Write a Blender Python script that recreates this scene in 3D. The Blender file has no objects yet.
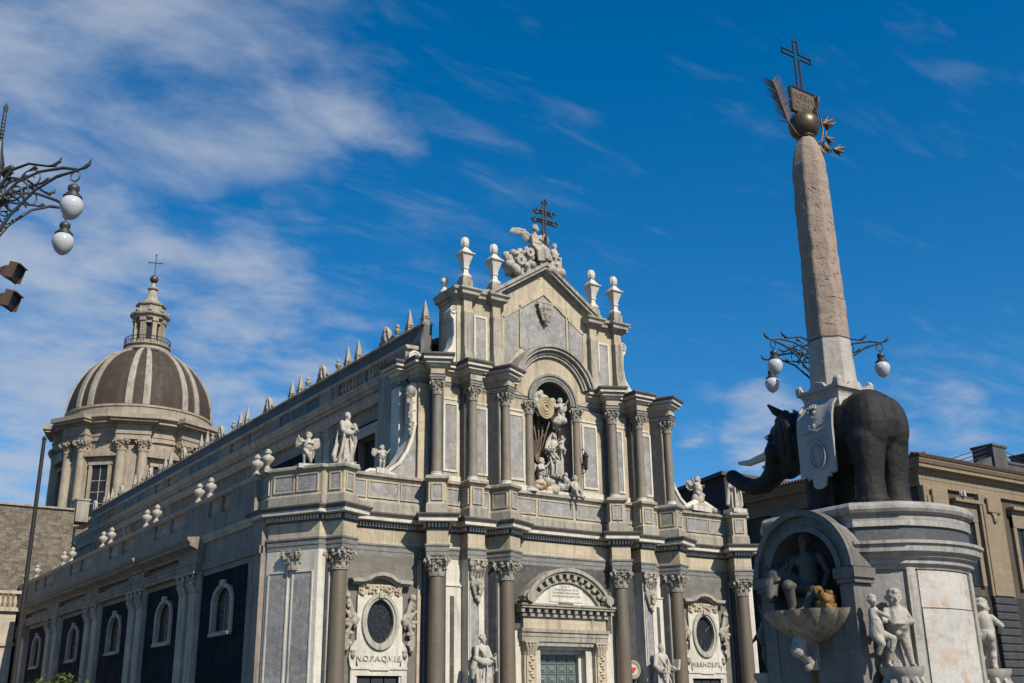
import bpy, bmesh, math, random
from math import sin, cos, tan, pi, radians, sqrt, atan2, hypot
from mathutils import Vector, Matrix, noise
random.seed(11)
S = bpy.context.scene
COL = S.collection

# ------------------------------------------------------------------ camera, light, exposure
F_PX, PITCH, ROLL, YAW = 1089.166, radians(18.898), radians(-0.8208), radians(34.813)
cam_data = bpy.data.cameras.new('camera')
cam_data.sensor_fit = 'HORIZONTAL'
cam_data.sensor_width = 36.0
cam_data.lens = F_PX / 1024 * 36.0
cam_data.clip_start = 0.1
cam_data.clip_end = 6000
camera = bpy.data.objects.new('camera', cam_data)
COL.objects.link(camera)
_fw = Vector((sin(YAW) * cos(PITCH), cos(YAW) * cos(PITCH), sin(PITCH)))
_r = Vector((cos(YAW), -sin(YAW), 0))
_u = _r.cross(_fw)
_r2 = cos(ROLL) * _r + sin(ROLL) * _u
_u2 = -sin(ROLL) * _r + cos(ROLL) * _u
_m = Matrix((_r2, _u2, -_fw)).transposed().to_4x4()
_m.translation = Vector((0, 0, 1.6))
camera.matrix_world = _m
S.camera = camera

SUN_AZ, SUN_EL = radians(4), radians(42)      # azimuth to the right of the facade's normal
sun_dir = Vector((sin(SUN_AZ) * cos(SUN_EL), -cos(SUN_AZ) * cos(SUN_EL), sin(SUN_EL)))
sd = bpy.data.lights.new('sun', 'SUN')
sd.energy = 5.0
sd.angle = radians(0.5)
sd.color = (1.0, 0.915, 0.78)
sun = bpy.data.objects.new('sun', sd)
COL.objects.link(sun)
sun.rotation_euler = (-sun_dir).to_track_quat('-Z', 'Y').to_euler()

S.view_settings.view_transform = 'Standard'
S.view_settings.look = 'None'
S.view_settings.exposure = 0.40
S.view_settings.gamma = 1.0
S.render.film_transparent = False

W = bpy.data.worlds.new('World')
S.world = W
W.use_nodes = True
def build_world():
    nt = W.node_tree
    N, L = nt.nodes, nt.links
    for n in list(N):
        N.remove(n)
    def nd(t, **k):
        n = N.new(t)
        for a, b in k.items():
            setattr(n, a, b)
        return n
    def mth(op, a, b=None, clamp=False):
        n = nd('ShaderNodeMath', operation=op, use_clamp=clamp)
        for i, s in enumerate((a, b)):
            if s is None:
                continue
            if isinstance(s, (int, float)):
                n.inputs[i].default_value = s
            else:
                L.new(s, n.inputs[i])
        return n.outputs[0]
    sky = nd('ShaderNodeTexSky')
    sky.sky_type = 'NISHITA'
    sky.sun_disc = False
    sky.sun_elevation = SUN_EL
    sky.sun_rotation = atan2(sun_dir.x, sun_dir.y)
    sky.altitude = 0
    sky.air_density = 0.75
    sky.dust_density = 0.1
    sky.ozone_density = 2.2
    hs = nd('ShaderNodeHueSaturation')
    hs.inputs['Saturation'].default_value = SKY_SAT
    hs.inputs['Value'].default_value = SKY_VAL
    hs.inputs['Hue'].default_value = 0.5
    gm = nd('ShaderNodeGamma')
    gm.inputs['Gamma'].default_value = SKY_GAMMA
    L.new(sky.outputs[0], gm.inputs['Color'])
    L.new(gm.outputs[0], hs.inputs['Color'])
    tc = nd('ShaderNodeTexCoord')
    vec = tc.outputs['Generated']
    sep = nd('ShaderNodeSeparateXYZ')
    L.new(vec, sep.inputs[0])
    zz = mth('ADD', sep.outputs[2], 0.12)
    px, py = mth('DIVIDE', sep.outputs[0], zz), mth('DIVIDE', sep.outputs[1], zz)
    cmb = nd('ShaderNodeCombineXYZ')
    L.new(px, cmb.inputs[0]); L.new(py, cmb.inputs[1])
    def fbm(scale, rot, sx, sy, det, rough, dist=0.0):
        mp = nd('ShaderNodeMapping')
        mp.inputs['Rotation'].default_value = (0, 0, rot)
        mp.inputs['Scale'].default_value = (sx, sy, 1)
        L.new(cmb.outputs[0], mp.inputs[0])
        n = nd('ShaderNodeTexNoise')
        n.inputs['Scale'].default_value = scale
        n.inputs['Detail'].default_value = det
        n.inputs['Roughness'].default_value = rough
        n.inputs['Distortion'].default_value = dist
        L.new(mp.outputs[0], n.inputs['Vector'])
        return n.outputs['Fac']
    def pix(x, y):
        d = _r2 * ((x - 512) / F_PX) + _u2 * ((341.5 - y) / F_PX) + _fw
        return d.normalized()
    wob = fbm(2.2, 0.4, 1, 1, 6, 0.6, 0.3)
    def bank(d, half, gain=1.0):
        # where clouds gather: a soft bias towards direction d, fading out 'half' degrees from it
        dt = nd('ShaderNodeVectorMath', operation='DOT_PRODUCT')
        L.new(vec, dt.inputs[0])
        dt.inputs[1].default_value = d
        mr = nd('ShaderNodeMapRange', interpolation_type='SMOOTHERSTEP')
        mr.inputs['From Min'].default_value = cos(radians(half))
        mr.inputs['From Max'].default_value = 1.0
        L.new(dt.outputs['Value'], mr.inputs['Value'])
        return mth('MULTIPLY', mr.outputs[0], gain)
    def sharp(f, lo, hi):
        mr = nd('ShaderNodeMapRange', interpolation_type='SMOOTHSTEP')
        mr.inputs['From Min'].default_value = lo
        mr.inputs['From Max'].default_value = hi
        L.new(f, mr.inputs['Value'])
        return mr.outputs[0]
    def total(items):
        o = items[0]
        for i in items[1:]:
            o = mth('MAXIMUM', o, i)
        return o
    streak = fbm(3.0, radians(-38), 1.0, 1.35, 14, 0.57, 0.3)
    wisp = fbm(5.0, radians(-55), 1.0, 3.2, 14, 0.60, 0.35)
    puff = fbm(4.5, 0.3, 1, 1.15, 14, 0.56, 0.15)
    fine = fbm(16, 0.9, 1, 1.4, 10, 0.6, 0.2)
    def clouds(mask, noise_, amp, lo, hi):
        n = mth('ADD', noise_, mth('MULTIPLY', mth('SUBTRACT', fine, 0.5), 0.10))
        return sharp(mth('ADD', mask, mth('MULTIPLY', mth('SUBTRACT', n, 0.5), amp)), lo, hi)
    high = total([bank(pix(20, 10), 14, 1.0), bank(pix(150, 30), 13, 1.0), bank(pix(270, 60), 10, 1.0),
                  bank(pix(350, 120), 6, 0.6), bank(pix(-60, 90), 11, 0.8)])
    low = total([bank(pix(40, 320), 14, 1.0), bank(pix(190, 345), 12, 0.95), bank(pix(-20, 440), 14, 0.85),
                 bank(pix(290, 355), 9, 0.7), bank(pix(25, 395), 4, 1.2), bank(pix(10, 485), 7, 1.1)])
    faint = total([bank(pix(930, 20), 16, 0.26), bank(pix(640, 195), 8, 0.25), bank(pix(330, 250), 20, 0.50), bank(pix(960, 460), 10, .6),
                   bank(pix(120, 190), 14, 0.25), bank(pix(430, 90), 9, 0.42), bank(pix(700, 370), 14, 0.25)])
    small = total([bank(pix(768, 428), 4.2, 1.1), bank(pix(712, 420), 3.2, 0.7), bank(pix(938, 448), 5, 0.9)])
    a = mth('MULTIPLY', clouds(high, streak, 2.7, 0.45, 1.6), .95)
    b = mth('MULTIPLY', clouds(low, puff, 2.3, 0.40, 1.5), 1.0)
    c = mth('MULTIPLY', clouds(faint, wisp, 2.2, 0.30, 1.9), .6)
    d = clouds(small, puff, 2.6, 0.50, 1.7)
    cov = mth('MULTIPLY', total([a, b, c, d]), 0.82, True)
    colr = nd('ShaderNodeRGB')
    colr.outputs[0].default_value = CLOUD_COL
    mix = nd('ShaderNodeMix', data_type='RGBA')
    L.new(cov, mix.inputs['Factor'])
    L.new(hs.outputs[0], mix.inputs[6])
    L.new(colr.outputs[0], mix.inputs[7])
    bg = nd('ShaderNodeBackground')
    bg.inputs['Strength'].default_value = SKY_STRENGTH
    L.new(mix.outputs[2], bg.inputs['Color'])
    out = nd('ShaderNodeOutputWorld')
    L.new(bg.outputs[0], out.inputs['Surface'])
SKY_STRENGTH = 0.08
SKY_SAT, SKY_VAL = 1.6, 1.72
SKY_GAMMA = 0.8
CLOUD_COL = (4.4, 4.9, 5.8, 1)
build_world()

# ------------------------------------------------------------------ materials
def stone(name, c1, c2=None, stain=None, stain_amt=0.35, scale=1.0, bump=0.25, rough=0.8, blocks=None, streak=True, fine=14.0, metal=0.0, spec=0.3, block_var=0.25, bump_dist=0.03, soot=0.0, pits=0.0):
    m = bpy.data.materials.new(name)
    m.use_nodes = True
    nt = m.node_tree
    N, L = nt.nodes, nt.links
    bs = N['Principled BSDF']
    c2 = c2 or tuple(x * 0.75 for x in c1)
    stain = stain or tuple(x * 0.35 for x in c1)
    tc = N.new('ShaderNodeTexCoord')
    def noi(scale_, det=6, rough_=0.6, vec=None, dist=0.0):
        n = N.new('ShaderNodeTexNoise')
        n.inputs['Scale'].default_value = scale_
        n.inputs['Detail'].default_value = det
        n.inputs['Roughness'].default_value = rough_
        n.inputs['Distortion'].default_value = dist
        L.new(vec or tc.outputs['Object'], n.inputs['Vector'])
        return n.outputs['Fac']
    def rng(f, lo, hi, a=0.0, b=1.0):
        r = N.new('ShaderNodeMapRange')
        for k, v in (('From Min', lo), ('From Max', hi), ('To Min', a), ('To Max', b)):
            r.inputs[k].default_value = v
        L.new(f, r.inputs['Value'])
        return r.outputs[0]
    def mix(f, a, b, blend='MIX'):
        x = N.new('ShaderNodeMix')
        x.data_type = 'RGBA'
        x.blend_type = blend
        if isinstance(f, float):
            x.inputs['Factor'].default_value = f
        else:
            L.new(f, x.inputs['Factor'])
        for s, i in ((a, 6), (b, 7)):
            if isinstance(s, tuple):
                x.inputs[i].default_value = (*s, 1)
            else:
                L.new(s, x.inputs[i])
        return x.outputs[2]
    col = mix(rng(noi(0.9 * scale, 8, 0.65, dist=0.4), 0.32, 0.68), c1, c2)
    col = mix(rng(noi(fine * scale, 5, 0.7), 0.35, 0.75, 0, 0.55), col, tuple(x * 0.62 for x in c1))
    height = noi(fine * 2 * scale, 6, 0.7)
    if blocks:
        bw, bh = blocks
        sx = N.new('ShaderNodeSeparateXYZ')
        L.new(tc.outputs['Object'], sx.inputs[0])
        ad = N.new('ShaderNodeMath')
        L.new(sx.outputs[0], ad.inputs[0]); L.new(sx.outputs[1], ad.inputs[1])
        cb = N.new('ShaderNodeCombineXYZ')
        L.new(ad.outputs[0], cb.inputs[0]); L.new(sx.outputs[2], cb.inputs[1])
        br = N.new('ShaderNodeTexBrick')
        br.inputs['Scale'].default_value = 1.0
        br.inputs['Brick Width'].default_value = bw
        br.inputs['Row Height'].default_value = bh
        br.inputs['Mortar Size'].default_value = 0.012
        br.inputs['Mortar Smooth'].default_value = 0.3
        br.inputs['Bias'].default_value = 0.0
        br.inputs['Color1'].default_value = (1, 1, 1, 1)
        k = 1 - block_var
        br.inputs['Color2'].default_value = (k, k, k * 1.02, 1)
        br.inputs['Mortar'].default_value = (0.68, 0.66, 0.64, 1)
        L.new(cb.outputs[0], br.inputs['Vector'])
        col = mix(0.9, col, br.outputs['Color'], 'MULTIPLY')
    if streak:
        mp = N.new('ShaderNodeMapping')
        mp.inputs['Scale'].default_value = (2.2 * scale, 2.2 * scale, 0.22 * scale)
        L.new(tc.outputs['Object'], mp.inputs[0])
        st = rng(noi(1.0, 7, 0.62, mp.outputs[0], 0.3), 0.50, 0.74, 0, stain_amt)
    else:
        st = rng(noi(1.7 * scale, 9, 0.7), 0.50, 0.72, 0, stain_amt)
    col = mix(st, col, stain)
    if soot:
        # black crust and rain streaks in patches of their own
        m2 = N.new('ShaderNodeMapping')
        m2.inputs['Scale'].default_value = (3.2, 3.2, 0.30)
        m2.inputs['Location'].default_value = (3.1, 7.7, 1.3)
        L.new(tc.outputs['Object'], m2.inputs[0])
        a_ = rng(noi(1.0, 9, 0.68, m2.outputs[0], 0.6), 0.46, 0.66)
        b_ = rng(noi(0.45, 8, 0.7), 0.40, 0.62)
        mm_ = N.new('ShaderNodeMath')
        mm_.operation = 'MULTIPLY'
        L.new(a_, mm_.inputs[0]); L.new(b_, mm_.inputs[1])
        c_ = rng(noi(5.5, 10, 0.72), 0.53, 0.70, 0, 0.75)
        mx_ = N.new('ShaderNodeMath')
        mx_.operation = 'MAXIMUM'
        L.new(mm_.outputs[0], mx_.inputs[0]); L.new(c_, mx_.inputs[1])
        k_ = N.new('ShaderNodeMath')
        k_.operation = 'MULTIPLY'
        L.new(mx_.outputs[0], k_.inputs[0]); k_.inputs[1].default_value = soot
        col = mix(k_.outputs[0], col, (.050, .043, .034))
    L.new(col, bs.inputs['Base Color'])
    L.new(rng(noi(3.0 * scale), 0.3, 0.7, rough * 0.85, min(1, rough * 1.12)), bs.inputs['Roughness'])
    bs.inputs['Metallic'].default_value = metal
    bs.inputs['Specular IOR Level'].default_value = spec
    bp = N.new('ShaderNodeBump')
    bp.inputs['Strength'].default_value = bump
    bp.inputs['Distance'].default_value = bump_dist
    L.new(height, bp.inputs['Height'])
    b2 = N.new('ShaderNodeBump')
    b2.inputs['Strength'].default_value = min(1, bump * 1.2)
    b2.inputs['Distance'].default_value = bump_dist * 2.5
    L.new(noi(3.3 * scale, 7, 0.62), b2.inputs['Height'])
    L.new(bp.outputs[0], b2.inputs['Normal'])
    last = b2
    if pits:
        vo = N.new('ShaderNodeTexVoronoi')
        vo.inputs['Scale'].default_value = pits
        L.new(tc.outputs['Object'], vo.inputs['Vector'])
        b3 = N.new('ShaderNodeBump')
        b3.inputs['Strength'].default_value = .7
        b3.inputs['Distance'].default_value = .02
        L.new(rng(vo.outputs['Distance'], 0.0, 0.35), b3.inputs['Height'])
        L.new(b2.outputs[0], b3.inputs['Normal'])
        last = b3
    L.new(last.outputs[0], bs.inputs['Normal'])
    return m

MT = {}
MT['cream'] = stone('cream_limestone', (0.5, 0.435, 0.32), (0.43, 0.355, 0.24), (.16, .14, .105), .65, .8, blocks=(1.7, .62), block_var=0.2, soot=0.6)
MT['marble'] = stone('white_marble', (0.6, 0.56, 0.485), (0.475, 0.445, 0.385), (.19, .175, .15), .6, .9, rough=.6, soot=0.5)
MT['weathered'] = stone('weathered_limestone', (0.36, 0.325, 0.265), (0.25, 0.23, 0.19), (.09, .085, .075), .75, .8, soot=0.85)
MT['cornice'] = stone('cornice_stone', (0.37, 0.34, 0.285), (0.25, 0.23, 0.195), (.08, .075, .068), .75, .9, soot=0.85)
MT['grey'] = stone('grey_marble', (0.33, 0.32, 0.3), (0.2, 0.195, 0.185), (.44, .425, .39), .6, 1.8, rough=.55, blocks=(1.3, 1.25), block_var=0.22, soot=0.4, fine=5, streak=False)
MT['greyband'] = stone('grey_band_marble', (0.2, 0.195, 0.185), (0.13, 0.128, 0.122), (.34, .32, .29), .5, 1.3, rough=.6, soot=0.35, streak=False)
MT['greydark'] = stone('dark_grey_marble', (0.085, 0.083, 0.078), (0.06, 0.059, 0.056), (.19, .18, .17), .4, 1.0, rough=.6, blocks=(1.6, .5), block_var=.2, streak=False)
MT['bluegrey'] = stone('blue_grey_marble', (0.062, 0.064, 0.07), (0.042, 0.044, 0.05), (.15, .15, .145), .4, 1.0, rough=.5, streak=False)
MT['granite'] = stone('brown_granite', (0.15, 0.118, 0.082), (0.115, 0.09, 0.063), (.08, .07, .06), .4, 1.2, fine=24, rough=.5, spec=.5, soot=0.4)
MT['granite_grey'] = stone('grey_granite', (0.225, 0.195, 0.15), (0.175, 0.15, 0.118), (.12, .11, .10), .4, 1.2, fine=24, rough=.6, soot=0.5)
MT['statue'] = stone('statue_marble', (0.43, 0.4, 0.345), (0.33, 0.305, 0.26), (.17, .155, .13), .6, 2.0, rough=.7, bump=.5, soot=0.65)
MT['capital'] = stone('capital_stone', (0.37, 0.335, 0.275), (0.27, 0.245, 0.2), (.09, .08, .07), .7, 2.5, rough=.8, soot=0.8)
MT['plasterblue'] = stone('blue_black_plaster', (0.012, 0.0185, 0.027), (0.009, 0.0135, 0.02), (0.022, 0.028, 0.034), .5, .5, rough=.9, spec=.08, blocks=(1.5, .55), block_var=0.35)
MT['flank'] = stone('flank_grey_stone', (0.32, 0.27, 0.215), (0.225, 0.19, 0.155), (.07, .062, .055), .75, .7, blocks=(1.9, .75), block_var=.18, soot=0.65)
MT['flanklight'] = stone('flank_pale_stone', (0.52, 0.44, 0.35), (0.4, 0.34, 0.27), (.15, .13, .11), .6, .7, blocks=(1.9, .75), block_var=.2, soot=0.6)
MT['lava'] = stone('near_black_stone', (.030, .029, .029), (.022, .022, .023), (.05, .048, .045), .4, 1.5, rough=.8)
MT['glass_dark'] = stone('dark_leaded_glass', (.018, .022, .026), (.012, .014, .017), (.04, .04, .04), .2, 2, bump=.3, rough=.3, spec=.35)
MT['glass_blue'] = stone('blue_window_glass', (0.008, 0.016, 0.028), (0.006, 0.012, 0.022), (.04, .05, .07), .2, 1, bump=.1, rough=0.35, spec=0.3)
MT['bronze_door'] = stone('verdigris_bronze', (.16, .20, .18), (.12, .15, .14), (.06, .07, .06), .4, 2, rough=.5, metal=.3)
MT['iron'] = stone('black_iron', (.016, .016, .018), (.022, .021, .021), (.05, .04, .03), .2, 4, bump=0.03, rough=.45, spec=.5, bump_dist=0.004)
MT['iron_green'] = stone('green_black_iron', (.03, .036, .034), (.022, .026, .026), (.06, .055, .045), .3, 4, bump=0.03, rough=.5, spec=.5, bump_dist=0.004)
MT['bronze'] = stone('old_bronze', (.115, .092, .055), (.085, .072, .048), (.05, .055, .045), .4, 5, bump=0.03, rough=.42, metal=.55, bump_dist=0.004)
MT['bronze_plain'] = stone('brown_bronze', (.15, .11, .075), (.11, .085, .065), (.05, .045, .04), .4, 8, bump=0.03, rough=.5, metal=.4, bump_dist=0.004)
MT['gold'] = stone('dull_gold', (.42, .34, .20), (.33, .26, .15), (.14, .11, .07), .5, 4, rough=.6)
MT['rust'] = stone('rust_stained_travertine', (0.44, 0.26, 0.075), (0.24, 0.13, 0.04), (.12, .07, .03), .4, 6, bump=.8, soot=0.5)
MT['leadroof'] = stone('brown_dome_lead', (0.058, 0.04, 0.027), (0.04, 0.029, 0.021), (.10, .085, .07), .45, .5, rough=.75, soot=0.4, blocks=(2.2, 1.15), block_var=0.22)
MT['domestone'] = stone('dome_stone', (0.38, 0.32, 0.24), (0.3, 0.255, 0.195), (.14, .12, .10), .55, .5, blocks=(1.8, .7), block_var=.12, soot=0.75)
MT['domerib'] = stone('dome_rib_stone', (0.38, 0.345, 0.285), (0.25, 0.225, 0.185), (.10, .085, .07), .7, .9, soot=0.9)
MT['rubble'] = stone('rubble_masonry', (0.5, 0.43, 0.34), (0.33, 0.28, 0.215), (.10, .085, .07), .6, 2.6, bump=1.0, blocks=(.62, .31), block_var=0.55, streak=False, bump_dist=.15, fine=5, soot=0.3)
MT['palace_cream'] = stone('palace_cream_stone', (0.26, 0.2, 0.132), (0.21, 0.165, 0.112), (.20, .165, .12), .45, .6, blocks=(2.4, .55), block_var=.1, soot=0.65)
MT['palace_brown'] = stone('palace_brown_plaster', (0.082, 0.063, 0.046), (0.058, 0.046, 0.035), (.17, .145, .12), .5, .6, rough=.9, soot=0.4)
MT['tile'] = stone('clay_roof_tile', (0.13, 0.075, 0.05), (0.085, 0.055, 0.04), (.12, .09, .07), .5, 2, rough=.9, streak=False)
MT['elephant'] = stone('elephant_lava', (0.014, 0.014, 0.014), (0.0085, 0.0085, 0.0085), (0.05, 0.048, 0.045), .45, 2.2, bump=0.6, fine=22, rough=0.62, streak=False, spec=0.3, pits=0, bump_dist=0.015)
MT['tusk'] = stone('tusk_limestone', (.55, .52, .46), (.48, .45, .40), (.3, .28, .25), .3, 5, rough=.6)
MT['cloth'] = stone('saddle_cloth_marble', (.36, .355, .345), (.29, .287, .28), (.24, .235, .23), .5, 2.2, rough=.6, soot=0.4)
MT['fount'] = stone('fountain_marble', (0.37, 0.345, 0.315), (0.25, 0.235, 0.22), (.16, .15, .14), .7, 2.4, rough=.6, blocks=(.9, .62), block_var=.3, soot=0.75)
MT['fount_dark'] = stone('fountain_grey_marble', (0.19, 0.178, 0.16), (0.125, 0.118, 0.107), (.28, .27, .26), .4, 1.6, rough=.6, blocks=(.7, .5), block_var=.15, soot=0.7)
MT['fount_lava'] = stone('fountain_lava_band', (.075, .08, .085), (.055, .058, .062), (.13, .13, .125), .4, 2.0, rough=.55)
MT['fount_stained'] = stone('iron_stained_marble', (.50, .475, .435), (.36, .345, .325), (.40, .235, .12), .9, 1.6, rough=.6, streak=False, soot=0.35)
MT['obelisk'] = stone('pink_granite', (0.37, 0.285, 0.228), (0.28, 0.218, 0.175), (.11, .09, .08), .45, 2.2, fine=34, rough=0.9, bump=0.5, soot=0.3)
MT['obelisk_base'] = stone('obelisk_patch_marble', (0.42, 0.39, 0.345), (0.33, 0.305, 0.265), (.26, .23, .19), .4, 2.0, soot=0.45)
MT['paving'] = stone('pale_paving', (0.075, 0.07, 0.063), (0.06, 0.056, 0.052), (.10, .09, .08), .4, .4, blocks=None, streak=False)
MT['redheart'] = stone('red_enamel', (.45, .06, .04), (.38, .05, .035), (.2, .04, .03), .3, 8, bump=.05)
MT['letter'] = stone('incised_letter_paint', (.16, .13, .10), (.13, .11, .085), (.09, .08, .07), .3, 6, bump=.1)
MT['orange'] = stone('dry_orange_flowers', (.42, .24, .06), (.30, .16, .05), (.15, .1, .05), .4, 9, bump=.4)
MT['pole'] = stone('brown_steel_pole', (.022, .018, .017), (.018, .016, .015), (.03, .025, .022), .3, 3, rough=.6, bump=0.03, bump_dist=0.004)
MT['floodlight'] = stone('floodlight_brown', (.10, .055, .032), (.075, .045, .03), (.04, .03, .025), .4, 6, rough=.5, bump=0.03, bump_dist=0.004)

MT['letter_pale'] = stone('raised_pale_letters', (.40, .365, .31), (.34, .31, .26), (.2, .18, .14), .4, 6, bump=.1)
MT['attic_grey'] = stone('weathered_grey_parapet', (0.12, 0.115, 0.115), (0.085, 0.083, 0.085), (.22, .21, .19), .5, .8, blocks=(1.4, 1.2), block_var=.25, soot=0.5)
MT['fount_pale'] = stone('fountain_pale_marble', (0.42, 0.395, 0.355), (0.31, 0.295, 0.265), (.15, .14, .125), .65, 2.2, rough=.55, blocks=(.75, .9), block_var=.22, soot=0.75)
MT['fount_shell'] = stone('wet_niche_marble', (0.22, 0.22, 0.22), (0.14, 0.14, 0.142), (.10, .09, .075), .5, 2, rough=.5, blocks=(.5, .42), block_var=.15)
MT['fount_basin'] = stone('basin_marble', (0.42, 0.37, 0.29), (0.22, 0.18, 0.13), (.05, .038, .028), .85, 2.6, rough=.6, soot=0.7)
MT['water_dark'] = stone('dark_water', (.03, .035, .03), (.02, .025, .02), (.02, .02, .02), .1, 2, bump=.05, rough=.05)
MT['rust_dark'] = stone('rust_stain', (.20, .085, .025), (.14, .06, .02), (.06, .03, .015), .4, 4)
MT['riverstone'] = stone('wet_and_shade_dark_marble', (0.1, 0.092, 0.08), (0.07, 0.065, 0.057), (.05, .045, .04), .5, 4, rough=.5)  # wet niche figure; also gives the far left putto its painted shade
MT['shade_grey'] = stone('shade_grey_blocks', (.05, .052, .056), (.038, .04, .044), (.08, .08, .078), .4, 1.2, bump=.5)
MT['terrace_grey'] = stone('dark_terrace_render', (.07, .072, .075), (.055, .056, .06), (.11, .11, .105), .4, .5)
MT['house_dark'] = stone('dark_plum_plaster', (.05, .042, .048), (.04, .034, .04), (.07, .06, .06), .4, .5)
MT['tile_dark'] = stone('dark_roof_tile', (.12, .08, .065), (.09, .06, .05), (.06, .05, .045), .4, 1.5)

MT['ray_brown'] = stone('brown_gilt_rays', (.20, .135, .08), (.15, .10, .06), (.08, .06, .04), .4, 5, rough=.5, metal=.2)
MT['leadtop'] = stone('dark_cornice_top', (.115, .108, .098), (.075, .071, .066), (.22, .205, .18), .5, 1.2)
MT['baywall'] = stone('grey_brown_bay_marble', (.20, .185, .16), (.145, .135, .12), (.09, .085, .075), .5, 1.3, blocks=(1.5, .55), block_var=.25, streak=False, soot=.4)

def globe_mat():
    m = bpy.data.materials.new('opal_glass')
    m.use_nodes = True
    b = m.node_tree.nodes['Principled BSDF']
    b.inputs['Base Color'].default_value = (.40, .42, .44, 1)
    b.inputs['Roughness'].default_value = .12
    b.inputs['Specular IOR Level'].default_value = .6
    b.inputs['Subsurface Weight'].default_value = .1
    b.inputs['Subsurface Radius'].default_value = (.1, .1, .1)
    return m
MT['globe'] = globe_mat()
def leaf_mat():
    m = stone('leaf_green', (.075, .105, .022), (.045, .07, .016), (.12, .13, .03), .4, 3, bump=.1, rough=.6, streak=False)
    return m
MT['leaf'] = leaf_mat()

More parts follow.
